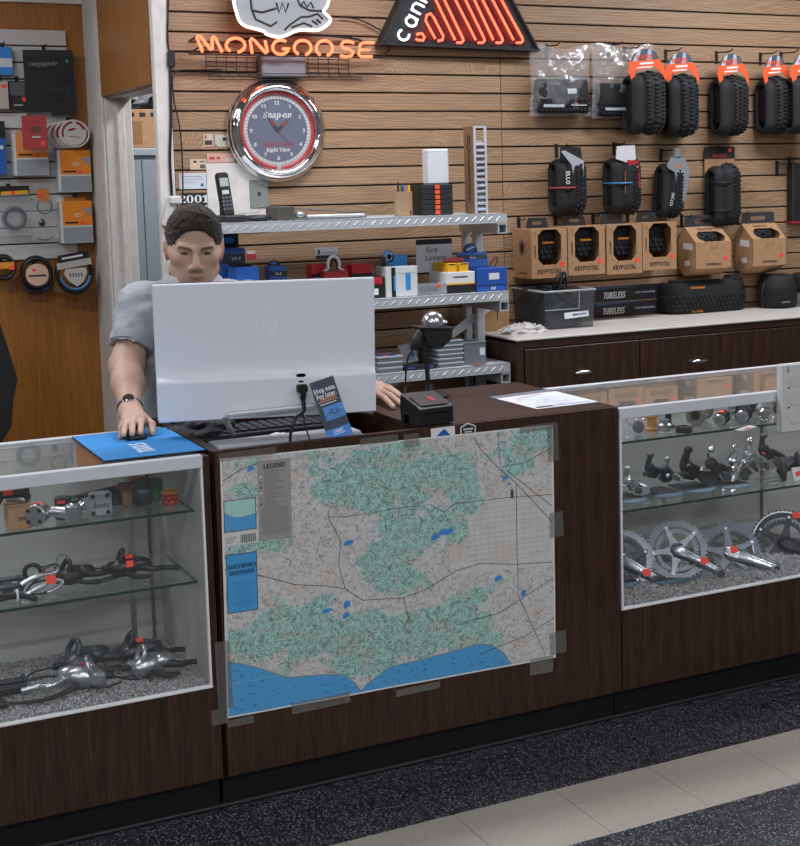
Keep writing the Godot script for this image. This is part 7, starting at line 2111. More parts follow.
			shape(t, "header_band", mat("bdb8ae", 0.6), [["box", o + Vector3(-0.004, R * 0.55, 0.012), Vector3(R * 1.8, 0.03, 0.003), 0.0, Vector3(0, 0, 8)]])
			shape(t, "black_header", mat("1b1c1e", 0.5), [["box", o + Vector3(-0.004, R * 0.92, 0.008), Vector3(R * 1.6, 0.036, 0.003), 0.0, Vector3(0, 0, 8)]])
			shape(t, "print", M.white, [["box", o + Vector3(-0.01, R * 0.92, 0.0102), Vector3(R * 1.1, 0.009, 0.0008), 0.0, Vector3(0, 0, 8)]])
			for j in 5:
				shape(t, "window", mat("2c2a28", 0.5), [["box", o + Vector3(-0.024 + j * 0.013, -0.004, 0.0135), Vector3(0.005, 0.018, 0.0008), 0.0, Vector3(0, 0, 10)]])
			shape(t, "backing_card", mat("6a4a24", 0.6), [["box", o + Vector3(-R * 0.3, -R * 0.8, -0.02), Vector3(R * 1.6, R * 0.6, 0.002), 0.0, Vector3(0, 0, -16)]])
		else:
			shape(t, "label", mat(q[3], 0.6), [["box", o + Vector3(0, 0.012, 0.01), Vector3(R * 1.6, 0.03, 0.003)]])
			shape(t, "price_tag", M.sticker, [["box", o + Vector3(0.034, 0.0, 0.0125), Vector3(0.02, 0.02, 0.001)]])
		hook(t, o + Vector3(0, R - 0.02, LEFTWALL + 0.019 - c.z), c.z - LEFTWALL - 0.01)
	# black chair back at the edge of the picture
	var zc := -2.7
	var ch := thing("office_chair", "black office chair standing before the brown wood wall", "chair", Vector3(atz(-14, 420, zc).x, 0, zc))
	var pts := []
	for q in [[-30, 322], [-2, 322], [7, 348], [16, 378], [11.5, 402], [10, 425], [0, 442], [-30, 446]]:
		var v := atz(q[0], q[1], zc)
		pts.append(Vector2(v.x - ch.position.x, v.y))
	var left := []
	for i in range(pts.size() - 1, -1, -1):
		left.append(Vector2(-0.1 - pts[i].x - 0.1, pts[i].y))
	shape(ch, "backrest", mat("0c0c0d", 0.7), [["prism", pts + left.slice(1, 7), -0.04, 0.04]])
	var sy := 0.48
	shape(ch, "seat", mat("0c0c0d", 0.7), [["box", Vector3(-0.1, sy, 0.18), Vector3(0.48, 0.09, 0.48), 0.03]])
	shape(ch, "column", M.gunmetal, [["tube", [Vector3(-0.1, 0.1, 0.15), Vector3(-0.1, sy - 0.04, 0.15)], 0.028, 12], ["tube", [Vector3(-0.1, sy, 0.0), Vector3(-0.1, sy + 0.3, -0.03)], 0.025, 8]])
	for k in 5:
		var a := TAU * k / 5
		shape(ch, "leg", M.black, [["tube", [Vector3(-0.1, 0.1, 0.15), Vector3(-0.1 + 0.28 * cos(a), 0.06, 0.15 + 0.28 * sin(a))], [0.026, 0.016], 8], ["ell", Vector3(-0.1 + 0.28 * cos(a), 0.028, 0.15 + 0.28 * sin(a)), Vector3(0.018, 0.028, 0.028)]])
	# store room seen through the doorway
	var gx := 0.38
	var lk := thing("steel_cabinet", "grey steel cabinet in the store room beyond the doorway", "cabinet", Vector3(gx + 0.25, 0, -3.75))
	var cx := func(x: float, y: float): return atz(x, y, -3.55)
	var y_top: float = cx.call(145, 148).y
	shape(lk, "body", mat("8b949b", 0.45, 0.1), [["box", Vector3(0, y_top / 2, 0), Vector3(1.0, y_top, 0.38), 0.004]])
	var seam: float = cx.call(146, 250).x - lk.position.x
	shape(lk, "door", mat("8f989f", 0.45, 0.1), [["box", Vector3((seam - 0.5) / 2, y_top / 2 - 0.02, 0.194), Vector3(seam + 0.5 - 0.004, y_top - 0.08, 0.012), 0.002]])
	shape(lk, "door", mat("8f989f", 0.45, 0.1), [["box", Vector3((seam + 0.5) / 2, y_top / 2 - 0.02, 0.194), Vector3(0.5 - seam - 0.004, y_top - 0.08, 0.012), 0.002]])
	shape(lk, "top_lip", mat("9aa3a9", 0.45, 0.1), [["box", Vector3(0, y_top - 0.02, 0.01), Vector3(1.01, 0.036, 0.4), 0.004]])
	var bh: float = cx.call(145, 109).y - y_top
	var sb := thing("cardboard_box", "brown cardboard box on the grey steel cabinet in the store room", "box", Vector3(gx + 0.25, y_top, -3.75))
	shape(sb, "carton", M.card, [["box", Vector3(0, bh / 2, 0), Vector3(0.95, bh, 0.36), 0.003]])
	shape(sb, "tape", mat("8d6a45", 0.4), [["box", Vector3(seam - 0.01, bh * 0.4, 0.1805), Vector3(0.05, bh * 0.6, 0.001)]])
	var print_ := []
	for k in 4:
		print_.append(["box", Vector3(seam - 0.09 + k * 0.055, bh * 0.86, 0.1806), Vector3(0.03, 0.02, 0.0008)])
	shape(sb, "print", M.ink, print_)
	var fo := thing("plastic_bag", "black and silver plastic bag on the cardboard box in the store room", "bag", Vector3(gx + 0.2, y_top + bh, -3.68))
	heap(fo, "film", mat("1b1c1f", 0.12), 0.3, 0.08, 0.12, 61, 0.5)
	heap(fo, "foil", mat("c2c6ca", 0.15, 0.8), 0.34, 0.15, 0.06, 62, 0.5).position = Vector3(-0.03, 0.0, -0.06)

func on_shelf(x: float, y: float, h: float) -> Vector3:
	return aty(x, y, h)

func lever_set(label: String, at: Vector3, yaw: float, k: float, body: Material, blade: Material, tag: bool, sd: int, flip := 1.0) -> Node3D:
	# a brake and shift lever lying down: clamp ring, body, blade, barrel adjuster and a length of cable
	var t := thing("brake_lever", label, "brake lever", at, Basis(Vector3.UP, deg_to_rad(yaw)))
	var s := k
	shape(t, "body", body, [["ell", Vector3(0, 0.02, 0) * s, Vector3(0.036, 0.019, 0.022) * s, Vector3(0, 10, 8)], ["ell", Vector3(0.026, 0.024, 0.006) * s, Vector3(0.022, 0.014, 0.016) * s], ["box", Vector3(-0.022, 0.018, -0.01) * s, Vector3(0.03, 0.024, 0.018) * s, 0.005 * s]])
	shape(t, "clamp", body, [["tube", arc(Vector3(-0.012, 0.036, -0.004) * s, Vector3(0.0, 0, 0.014) * s, Vector3(0.006, 0.017, 0) * s, 0, 340, 16), 0.0048 * s, 7, true]])
	shape(t, "blade", blade, [["tube", curve([Vector3(0.024, 0.02, 0.012) * s, Vector3(0.05, 0.016, 0.026 * flip) * s, Vector3(0.072, 0.014, 0.022 * flip) * s, Vector3(0.098, 0.012, 0.03 * flip) * s]), [0.009 * s, 0.0085 * s, 0.008 * s, 0.0075 * s, 0.007 * s, 0.0065 * s, 0.006 * s, 0.006 * s, 0.006 * s, 0.0055 * s, 0.0055 * s, 0.0055 * s, 0.0052 * s, 0.005 * s, 0.005 * s, 0.005 * s, 0.005 * s, 0.0052 * s, 0.0054 * s], 8]])
	shape(t, "thumb_paddle", M.black, [["tube", curve([Vector3(-0.004, 0.012, 0.018) * s, Vector3(0.01, 0.008, 0.036) * s, Vector3(0.028, 0.007, 0.044) * s], 4), 0.005 * s, 7], ["ell", Vector3(0.03, 0.007, 0.044) * s, Vector3(0.012, 0.004, 0.007) * s]])
	shape(t, "adjuster", M.black, [["tube", [Vector3(-0.034, 0.02, -0.004) * s, Vector3(-0.048, 0.02, -0.006) * s], 0.006 * s, 8]])
	shape(t, "cable", mat("111112", 0.45), [["tube", curve([Vector3(-0.046, 0.02, -0.006) * s, Vector3(-0.08, 0.016, -0.02) * s, Vector3(-0.11, 0.008, 0.01) * s, Vector3(-0.09, 0.006, 0.03) * s, Vector3(-0.06, 0.006, 0.02) * s]), 0.0028, 6]])
	if tag:
		shape(t, "price_tag", M.sticker, [["box", Vector3(0.004, 0.0405, 0.006) * s, Vector3(0.02, 0.0016, 0.018), 0.0, Vector3(20, 12, 0)], ["box", Vector3(0.004, 0.03, 0.0225) * s, Vector3(0.019, 0.017, 0.0016), 0.0, Vector3(-20, 0, 5)]], "red price tag")
	return t

func left_case_things() -> void:
	var y1 := 0.831
	var y2 := 0.6395
	var y3 := 0.366
	# upper shelf
	var cb := carton("small_carton", "small brown carton printed ONE inside the glass case", "box", 8, 505, 32.5, 532.5, -0.055, 0.07, M.card, y1)
	lettering(cb, "ONE", 0.009, Vector3(0.008, sz(cb).y * 0.42, sz(cb).z / 2 + 0.0006), M.ink)
	var hb := thing("hub", "black bicycle hub with a red tag lying on the small carton", "hub", cb.position + Vector3(-0.012, sz(cb).y, 0))
	shape(hb, "shell", M.black, [["lathe", [Vector2(0, -0.04), Vector2(0.024, -0.04), Vector2(0.026, -0.034), Vector2(0.014, -0.026), Vector2(0.013, 0.02), Vector2(0.026, 0.028), Vector2(0.026, 0.036), Vector2(0, 0.04)], Vector3(0, 0.026, 0), Vector3(0, 0, 90), 24]])
	shape(hb, "price_tag", M.sticker, [["box", Vector3(-0.012, 0.036, 0.022), Vector3(0.024, 0.022, 0.0014), 0.0, Vector3(-25, 0, 0)]], "red price tag")
	var p := aty(44, 527, y1)
	var stem := thing("stem", "silver handlebar stem with four bolts inside the glass case", "stem", Vector3(p.x, y1, -0.085), Basis(Vector3.UP, -0.5))
	var sv: Material = M.silver
	shape(stem, "clamp", sv, [["lathe", [Vector2(0.012, -0.022), Vector2(0.026, -0.022), Vector2(0.028, -0.018), Vector2(0.028, 0.018), Vector2(0.026, 0.022), Vector2(0.012, 0.022)], Vector3(0, 0.03, 0.02), Vector3(90, 0, 0), 24], ["lathe", cyl(0.027, 0.006, 0.002), Vector3(0, 0.03, 0.04), Vector3(90, 0, 0), 24]])
	shape(stem, "neck", sv, [["tube", [Vector3(0, 0.03, 0.0), Vector3(0.035, 0.028, -0.01), Vector3(0.075, 0.024, -0.005)], [0.016, 0.014, 0.018], 12], ["lathe", cyl(0.02, 0.045, 0.004), Vector3(0.082, 0.002, -0.004), Vector3(0, 0, 0), 18]])
	for s in [[-1, -1], [1, -1], [1, 1], [-1, 1]]:
		shape(stem, "bolt", M.black, [["lathe", cyl(0.0055, 0.003, 0.001), Vector3(0.014 * s[0], 0.03 + 0.014 * s[1], 0.0455), Vector3(90, 0, 0), 10]])
	shape(stem, "price_tag", M.sticker, [["box", Vector3(0.006, 0.0592, 0.03), Vector3(0.02, 0.0012, 0.014)]])
	shape(stem, "quill", sv, [["lathe", [Vector2(0, 0), Vector2(0.018, 0), Vector2(0.02, 0.004), Vector2(0.02, 0.05), Vector2(0.012, 0.056), Vector2(0, 0.056)], Vector3(-0.03, 0.058, -0.005), Vector3(0, 0, 70), 18]])
	p = aty(75, 521, y1)
	var st2 := thing("stem", "black and silver handlebar stem beside the square faced stem", "stem", Vector3(p.x - 0.004, y1, -0.1), Basis(Vector3.UP, -0.35))
	shape(st2, "barrel", M.black, [["lathe", cyl(0.02, 0.058, 0.003), Vector3(-0.018, 0.0, 0), Vector3.ZERO, 20]])
	shape(st2, "clamp", M.chrome, [["lathe", cyl(0.024, 0.03, 0.006), Vector3(0.018, 0.03, 0.0), Vector3(90, 0, 0), 20], ["box", Vector3(0.018, 0.03, 0.03), Vector3(0.03, 0.026, 0.008), 0.005]])
	shape(st2, "bore", M.black, [["lathe", cyl(0.008, 0.002), Vector3(0.018, 0.044, 0.0335), Vector3(90, 0, 0), 14], ["lathe", cyl(0.006, 0.002), Vector3(0.024, 0.012, 0.032), Vector3(90, 0, 0), 14]])
	shape(st2, "price_tag", M.sticker, [["box", Vector3(-0.018, 0.048, 0.0205), Vector3(0.02, 0.008, 0.001)]])
	var q := rect(91, 498, 112.5, 523.5, -0.07)
	var bt := thing("stem", "silver square faced stem printed deity with four black bolts", "stem", Vector3(q.position.x + q.size.x / 2, y1, -0.09), Basis(Vector3.UP, -0.12))
	shape(bt, "faceplate", mat("b4b7ba", 0.35, 0.5), [["box", Vector3(0, 0.034, 0.014), Vector3(0.058, 0.066, 0.014), 0.006]])
	for s in [[-1, -1], [1, -1], [1, 1], [-1, 1]]:
		shape(bt, "bolt", M.black, [["lathe", cyl(0.006, 0.002, 0.0005), Vector3(0.0185 * s[0], 0.034 + 0.022 * s[1], 0.0205), Vector3(90, 0, 0), 12]])
	lettering(bt, "deity", 0.013, Vector3(0.002, 0.031, 0.0212), M.ink, Vector3.ZERO, 0.95, true)
	shape(bt, "neck", M.silver, [["box", Vector3(0, 0.036, -0.018), Vector3(0.044, 0.04, 0.05), 0.01]])
	var bar := thing("tool_bar", "black T handled bar lying behind the square faced stem", "tool", Vector3(bt.position.x + 0.03, y1, -0.2))
	shape(bar, "rod", M.black, [["tube", [Vector3(-0.09, 0.03, 0), Vector3(0.09, 0.05, 0)], 0.007, 8], ["box", Vector3(0.02, 0.018, 0), Vector3(0.05, 0.036, 0.03), 0.004]])
	shape(bar, "red_ring", M.red, [["tube", [Vector3(0.036, 0.044, 0), Vector3(0.045, 0.045, 0)], 0.0085, 8]])
	var wb := carton("wooden_block", "tan wooden block with a dark slot on the glass shelf", "block", 123, 485, 142, 508, -0.17, 0.05, mat("7d5f45", 0.7), y1)
	plate(wb, "slot", M.ink, 0.55, 0.1, 0.8, 0.75)
	shape(wb, "cap_board", mat("6b4f39", 0.7), [["box", Vector3(-sz(wb).x * 0.42, sz(wb).y / 2, 0.01), Vector3(0.012, sz(wb).y + 0.006, 0.05), 0.001]])
	p = aty(150, 510, y1)
	var bo := thing("freehub", "black ribbed bottle shaped part on the glass shelf", "part", Vector3(p.x, y1, -0.16))
	shape(bo, "body", mat("202225", 0.45), [["lathe", [Vector2(0, 0), Vector2(0.024, 0), Vector2(0.026, 0.004), Vector2(0.026, 0.012), Vector2(0.024, 0.014), Vector2(0.026, 0.018), Vector2(0.026, 0.036), Vector2(0.023, 0.044), Vector2(0.014, 0.05), Vector2(0.013, 0.07), Vector2(0.0, 0.071)], Vector3.ZERO, Vector3.ZERO, 22]])
	p = aty(163, 506, y1)
	var gr := thing("tape_roll", "green roll with a wooden end on the glass shelf", "roll", Vector3(p.x, y1, -0.2))
	shape(gr, "roll", mat("1c6a38", 0.5), [["lathe", cyl(0.024, 0.055, 0.003), Vector3.ZERO, Vector3.ZERO, 22]])
	shape(gr, "wood_end", mat("9a6a3f", 0.6), [["lathe", cyl(0.014, 0.05, 0.002), Vector3(-0.014, 0.044, -0.02), Vector3(0, 0, 70), 16]])
	p = aty(171, 506, y1)
	var jr := thing("jar", "small red and yellow jar on the glass shelf", "jar", Vector3(p.x + 0.004, y1, -0.12))
	shape(jr, "jar", mat("a3221d", 0.4), [["lathe", cyl(0.022, 0.03, 0.003), Vector3.ZERO, Vector3.ZERO, 20]])
	shape(jr, "lid", mat("c98a1f", 0.4), [["lathe", cyl(0.023, 0.008, 0.002), Vector3(0, 0.03, 0), Vector3.ZERO, 20]])
	var yb := []
	for k in 16:
		var a := TAU * k / 16
		yb.append(["box", Vector3(0.0221 * sin(a), 0.009 + 0.012 * (k % 2), 0.0221 * cos(a)), Vector3(0.004, 0.004, 0.001), 0.0, Vector3(0, rad_to_deg(a), 0)])
	shape(jr, "print", M.yellow, yb)
	# middle shelf
	p = aty(8, 588, y2)
	var g0 := thing("pedal_cage", "grey metal cage lying at the end of the glass shelf", "part", Vector3(p.x - 0.01, y2, -0.18))
	shape(g0, "frame", M.gunmetal, [["tube", [Vector3(-0.045, 0.02, 0.02), Vector3(0.04, 0.02, 0.02), Vector3(0.045, 0.03, -0.02), Vector3(-0.045, 0.03, -0.02)], 0.008, 8, true], ["box", Vector3(0.0, 0.014, 0.0), Vector3(0.03, 0.028, 0.05), 0.006], ["box", Vector3(0.035, 0.02, 0.0), Vector3(0.012, 0.04, 0.03), 0.004]])
	p = aty(44, 596, y2)
	var fd := thing("front_derailleur", "silver front derailleur with a red tag on the glass shelf", "derailleur", Vector3(p.x, y2, -0.14), Basis(Vector3.UP, 0.15))
	shape(fd, "cage", M.silver, [["tube", curve([Vector3(-0.06, 0.004, 0.03), Vector3(-0.02, 0.018, 0.03), Vector3(0.03, 0.03, 0.02), Vector3(0.05, 0.022, 0.02), Vector3(0.03, 0.01, 0.03), Vector3(-0.01, 0.005, 0.035)]), 0.0055, 8], ["tube", curve([Vector3(-0.05, 0.028, 0.0), Vector3(-0.01, 0.042, 0.0), Vector3(0.04, 0.045, 0.0), Vector3(0.046, 0.06, -0.01)]), 0.007, 8]])
	shape(fd, "link", M.chrome, [["box", Vector3(0.024, 0.062, -0.005), Vector3(0.04, 0.01, 0.014), 0.003, Vector3(0, 0, 8)], ["box", Vector3(0.01, 0.052, -0.005), Vector3(0.01, 0.03, 0.014), 0.003], ["box", Vector3(0.042, 0.052, -0.005), Vector3(0.01, 0.034, 0.014), 0.003]])
	shape(fd, "clamp", M.black, [["tube", arc(Vector3(-0.012, 0.05, -0.02), Vector3(0, 0.02, 0), Vector3(0.018, 0, 0.01), 0, 340, 16), 0.006, 7, true]])
	shape(fd, "price_tag", M.sticker, [["box", Vector3(0.018, 0.036, 0.03), Vector3(0.026, 0.022, 0.0014), 0.0, Vector3(-15, 0, 6)]], "red price tag")
	p = aty(20, 597, y2)
	var hz := thing("cable_bundle", "black cable bundle held by a white tie on the glass shelf", "cable", Vector3(p.x - 0.01, y2, -0.075))
	shape(hz, "cables", M.black, [["tube", curve([Vector3(-0.09, 0.012, 0.01), Vector3(-0.03, 0.016, 0.0), Vector3(0.01, 0.014, 0.0), Vector3(0.04, 0.006, 0.016)]), 0.007, 8], ["tube", curve([Vector3(-0.09, 0.026, 0.0), Vector3(-0.03, 0.024, 0.004), Vector3(0.01, 0.018, 0.004), Vector3(0.036, 0.01, 0.024)]), 0.006, 8]])
	shape(hz, "tie", M.white, [["tube", arc(Vector3(-0.004, 0.018, 0.002), Vector3(0, 0.014, 0), Vector3(0, 0, 0.012), 0, 340, 12), 0.003, 6, true]], "white tie")
	p = aty(72, 588, y2)
	var bl := lever_set("black brake lever with cable loops on the middle of the glass shelf", Vector3(p.x + 0.01, y2, -0.17), 20, 1.25, M.black, M.black, false, 3)
	shape(bl, "cable_loop", M.black, [["tube", arc(Vector3(0.07, 0.006, 0.05), Vector3(0.038, 0, 0), Vector3(0, 0.012, 0.025), 0, 350, 24), 0.0032, 6, true], ["tube", arc(Vector3(-0.01, 0.06, -0.03), Vector3(0.018, 0, 0), Vector3(0, 0.016, 0), 0, 350, 20), 0.0012, 5, true]])
	lever_set("black brake lever with a red tag at the end of the glass shelf", Vector3(aty(125, 574, y2).x, y2, -0.17), -6, 1.35, mat("17181a", 0.4), mat("222326", 0.4), true, 4)
	# on the gravel
	lever_set("silver brake lever with a red tag lying on the gravel, beside black cables", Vector3(aty(88, 692, y3).x, y3, -0.14), 160, 1.55, M.silver, mat("cfd1d4", 0.3, 0.9), true, 5, -1.0)
	lever_set("silver brake lever with a black blade lying at the corner of the gravel", Vector3(aty(150, 676, y3).x, y3, -0.15), 8, 1.5, M.silver, M.black, false, 6)
	lever_set("black brake lever with a red tag lying behind the silver ones on gravel", Vector3(aty(138, 662, y3).x, y3, -0.28), 4, 1.5, mat("2a2b2e", 0.35), M.black, true, 7)
	lever_set("dark grey brake lever lying behind the silver ones on gravel", Vector3(aty(80, 668, y3).x, y3, -0.27), 24, 1.7, mat("4d4f54", 0.35, 0.6), mat("36383c", 0.4), false, 8)
	p = aty(36, 694, y3)
	var cl := thing("cable_coil", "thin black cables looped on the gravel in the glass case", "cable", Vector3(p.x, y3, -0.13))
	shape(cl, "loop", mat("131314", 0.45), [["tube", curve([Vector3(0.1, 0.02, 0.01), Vector3(0.02, 0.006, 0.035), Vector3(-0.07, 0.006, 0.02), Vector3(-0.09, 0.01, -0.03), Vector3(-0.03, 0.02, -0.08), Vector3(0.05, 0.02, -0.09), Vector3(0.09, 0.016, -0.06)]), 0.0036, 7], ["tube", curve([Vector3(0.1, 0.014, 0.02), Vector3(0.02, 0.006, 0.045), Vector3(-0.06, 0.006, 0.03), Vector3(-0.1, 0.006, -0.02), Vector3(-0.05, 0.02, -0.07), Vector3(0.04, 0.026, -0.08)]), 0.0036, 7], ["tube", [Vector3(0.03, 0.006, 0.04), Vector3(0.1, 0.018, 0.015)], 0.006, 8]])
	p = aty(8, 680, y3)
	var e1 := thing("pedal", "black pedal with a metal plate lying at the end of the gravel", "pedal", Vector3(p.x - 0.015, y3, -0.2))
	shape(e1, "body", M.black, [["box", Vector3(0, 0.014, 0), Vector3(0.09, 0.024, 0.05), 0.006]])
	shape(e1, "plate", M.gunmetal, [["box", Vector3(0.01, 0.03, -0.01), Vector3(0.06, 0.004, 0.03), 0.001], ["box", Vector3(0.04, 0.036, -0.01), Vector3(0.01, 0.012, 0.02), 0.002]])
	p = aty(6, 706, y3)
	var e2 := thing("grip", "black bar end lying near the front of the gravel", "grip", Vector3(p.x - 0.03, y3, -0.09))
	shape(e2, "grip", M.black, [["tube", [Vector3(-0.06, 0.012, 0.01), Vector3(0.02, 0.012, 0.0), Vector3(0.034, 0.01, 0.002)], [0.011, 0.011, 0.007], 10]])

func toothed(n: int, r: float, tooth: float, start := 0.0) -> PackedVector2Array:
	var out := PackedVector2Array()
	for i in n * 4:
		var a := TAU * (i + start) / (n * 4)
		var rr := r if i % 4 in [0, 1] else r - tooth
		out.append(Vector2(cos(a), sin(a)) * rr)
	return out
func round_(n: int, r: float) -> PackedVector2Array:
	var out := PackedVector2Array()
	for i in n:
		var a := TAU * i / n
		out.append(Vector2(cos(a), sin(a)) * r)
	return out

func crankset(label: String, cx: float, cy: float, rpx: float, z: float, ex: float, ey: float, ring: Material, inner: Material, arm: Material, spider: Material, turn: float, tag: Array, line: bool) -> void:
	var C := atz(cx, cy, z)
	var away := cam_xf.origin - C
	var dist := -(cam_xf.affine_inverse() * C).z
	var R := rpx * dist / FOCAL
	var n := (away.normalized() + Vector3(0.1, 0.12, 0)).normalized()
	var by := (Vector3.UP - n * n.y).normalized()
	var b := Basis(by.cross(n), by, n)
	var t := thing("crankset", label, "crankset", C, b)
	var mb := MB.new()
	mb.ring(toothed(50, R, R * 0.075), round_(200, R * 0.76), -0.002, 0.002)
	part(t, "chainring", mb, ring)
	mb = MB.new()
	mb.ring(toothed(36, R * 0.72, R * 0.05), round_(144, R * 0.56), -0.010, -0.0065)
	part(t, "inner_chainring", mb, inner)
	if line:
		mb = MB.new()
		mb.ring(round_(60, R * 0.935), round_(60, R * 0.90), 0.002, 0.0028)
		part(t, "bright_line", mb, M.silver)
	for k in 5:
		var a := TAU * k / 5 + turn
		var d := Vector2(cos(a), sin(a))
		var s := Vector2(-d.y, d.x)
		var sm := MB.new()
		sm.prism(PackedVector2Array([d * R * 0.1 - s * R * 0.17, d * R * 0.45 - s * R * 0.085, d * R * 0.84 - s * R * 0.075, d * R * 0.86, d * R * 0.84 + s * R * 0.075, d * R * 0.45 + s * R * 0.085, d * R * 0.1 + s * R * 0.17]), -0.006, 0.005)
		part(t, "spider_arm", sm, spider)
		var bm := MB.new()
		bm.x = Transform3D(Basis(Vector3.RIGHT, PI / 2), Vector3(d.x * R * 0.77, d.y * R * 0.77, 0.004))
		bm.lathe(cyl(R * 0.045, 0.004, 0.001), 10)
		part(t, "chainring_bolt", bm, M.silver)
	var hm := MB.new()
	hm.x = Transform3D(Basis(Vector3.RIGHT, PI / 2), Vector3(0, 0, -0.008))
	hm.lathe(cyl(R * 0.2, 0.022, 0.003), 22)
	part(t, "hub_boss", hm, spider)
	# crank arm in the plane of the ring
	var dr := ray(ex, ey)
	var hit := cam_xf.origin + dr * ((C - cam_xf.origin).dot(n) / dr.dot(n))
	var e := t.transform.affine_inverse() * hit
	var L := Vector2(e.x, e.y).length()
	var u := Vector3(e.x, e.y, 0) / L
	var v := Vector3(-u.y, u.x, 0)
	var rows := []
	for q in [[-0.12, 0.1, 0.014, 0.2], [0.0, 0.2, 0.02, 0.2], [0.2, 0.16, 0.026, 0.2], [0.55, 0.13, 0.026, 0.2], [0.85, 0.11, 0.024, 0.2], [0.97, 0.125, 0.022, 0.2], [1.06, 0.1, 0.018, 0.2], [1.1, 0.04, 0.012, 0.2]]:
		var c: Vector3 = u * L * q[0]
		var hw: float = q[1] * R * 1.2
		var zt: float = q[2]
		var linev := PackedVector3Array()
		for k in 10:
			var a := TAU * k / 10
			var cc := cos(a); var ss := sin(a)
			linev.append(c + v * hw * signf(cc) * pow(absf(cc), 0.6) + Vector3(0, 0, zt * 0.5 + 0.004 + zt * 0.5 * signf(ss) * pow(absf(ss), 0.6)))
		rows.append(linev)
	var am := MB.new()
	am.grid(rows, false, true)
	part(t, "crank_arm", am, arm)
	var pm := MB.new()
	pm.x = Transform3D(Basis(Vector3.RIGHT, PI / 2), u * L + Vector3(0, 0, 0.012))
	pm.lathe(cyl(R * 0.075, 0.0155), 16)
	part(t, "pedal_hole", pm, M.black)
	if tag.size() > 0:
		var c: Vector3 = u * L * tag[0] + v * R * tag[1]
		shape(t, "price_tag", M.sticker, [["box", c + Vector3(0, 0, tag[2]), Vector3(0.024, 0.022, 0.0014), 0.0, Vector3(0, 0, 12)]], "red price tag")

func derailleur(label: String, at: Vector3, yaw: float, s: float, m: Material, m2: Material, tag := false) -> Node3D:
	var t := thing("derailleur", label, "derailleur", at, Basis(Vector3.UP, deg_to_rad(yaw)))
	shape(t, "body", m, [["box", Vector3(0.0, 0.03, 0.0) * s, Vector3(0.03, 0.03, 0.034) * s, 0.006 * s, Vector3(0, 0, 25)], ["box", Vector3(0.026, 0.03, 0.004) * s, Vector3(0.045, 0.014, 0.02) * s, 0.005 * s, Vector3(0, 0, -30)], ["ell", Vector3(-0.012, 0.044, 0.0) * s, Vector3(0.016, 0.016, 0.016) * s]])
	shape(t, "mount", m2, [["tube", [Vector3(-0.012, 0.045, -0.01) * s, Vector3(-0.018, 0.07, 0.004) * s, Vector3(-0.014, 0.082, 0.006) * s], [0.009 * s, 0.008 * s, 0.006 * s], 10], ["ell", Vector3(-0.014, 0.082, 0.006) * s, Vector3(0.011, 0.008, 0.01) * s]])
	shape(t, "cage", m2, [["prism", [Vector2(-0.012, -0.01) * s, Vector2(0.012, -0.012) * s, Vector2(0.05, 0.0) * s, Vector2(0.052, 0.012) * s, Vector2(0.012, 0.012) * s, Vector2(-0.014, 0.008) * s], -0.002, 0.002, Vector3(0.014, 0.016, 0.022) * s, Vector3(-50, 0, 0)], ["prism", [Vector2(-0.012, -0.01) * s, Vector2(0.012, -0.012) * s, Vector2(0.05, 0.0) * s, Vector2(0.052, 0.012) * s, Vector2(0.012, 0.012) * s, Vector2(-0.014, 0.008) * s], -0.002, 0.002, Vector3(0.014, 0.012, 0.032) * s, Vector3(-50, 0, 0)]])
	for q in [0.0, 0.046]:
		shape(t, "jockey_wheel", M.black, [["lathe", cyl(0.013 * s, 0.006 * s, 0.001), Vector3(0.016 + q, 0.013, 0.026) * s, Vector3(40, 0, 0), 14]])
	shape(t, "adjuster", m2, [["tube", [Vector3(-0.02, 0.03, 0.01) * s, Vector3(-0.045, 0.034, 0.016) * s], 0.005 * s, 8], ["ell", Vector3(-0.045, 0.034, 0.016) * s, Vector3(0.009, 0.007, 0.007) * s]])
	if tag:
		shape(t, "price_tag", M.sticker, [["box", Vector3(0.03, 0.044, 0.012) * s, Vector3(0.016, 0.0014, 0.012), 0.0, Vector3(30, 0, -20)]])
	return t

func hub(label: String, x: float, y: float, z: float, s: float, a: Material, b: Material, yaw: float, tag := false) -> void:
	var t := thing("hub", label, "hub", Vector3(atz(x, y, z).x, 0.868, z), Basis(Vector3.UP, deg_to_rad(yaw)))
	shape(t, "shell", a, [["lathe", [Vector2(0, -0.034), Vector2(0.02, -0.034), Vector2(0.022, -0.03), Vector2(0.022, -0.024), Vector2(0.015, -0.02), Vector2(0.014, 0.02), Vector2(0.022, 0.024), Vector2(0.022, 0.03), Vector2(0, 0.034)].map(func(q): return q * s), Vector3(0, 0.022, 0) * s, Vector3(90, 0, 0), 22]])
	shape(t, "end_cap", b, [["lathe", [Vector2(0.0, 0.0), Vector2(0.019, 0.0), Vector2(0.019, 0.008), Vector2(0.016, 0.012), Vector2(0.009, 0.013), Vector2(0.009, 0.006), Vector2(0, 0.006)].map(func(q): return q * s), Vector3(0, 0.022, 0.033) * s, Vector3(90, 0, 0), 22]])
	shape(t, "axle", M.silver, [["tube", [Vector3(0, 0.022, -0.05) * s, Vector3(0, 0.022, 0.055) * s], 0.005 * s, 10]])
	if tag:
		shape(t, "price_tag", M.sticker, [["box", Vector3(0, 0.045, 0.01) * s, Vector3(0.02, 0.0014, 0.016), 0.0, Vector3(12, 20, 0)]], "red price tag")

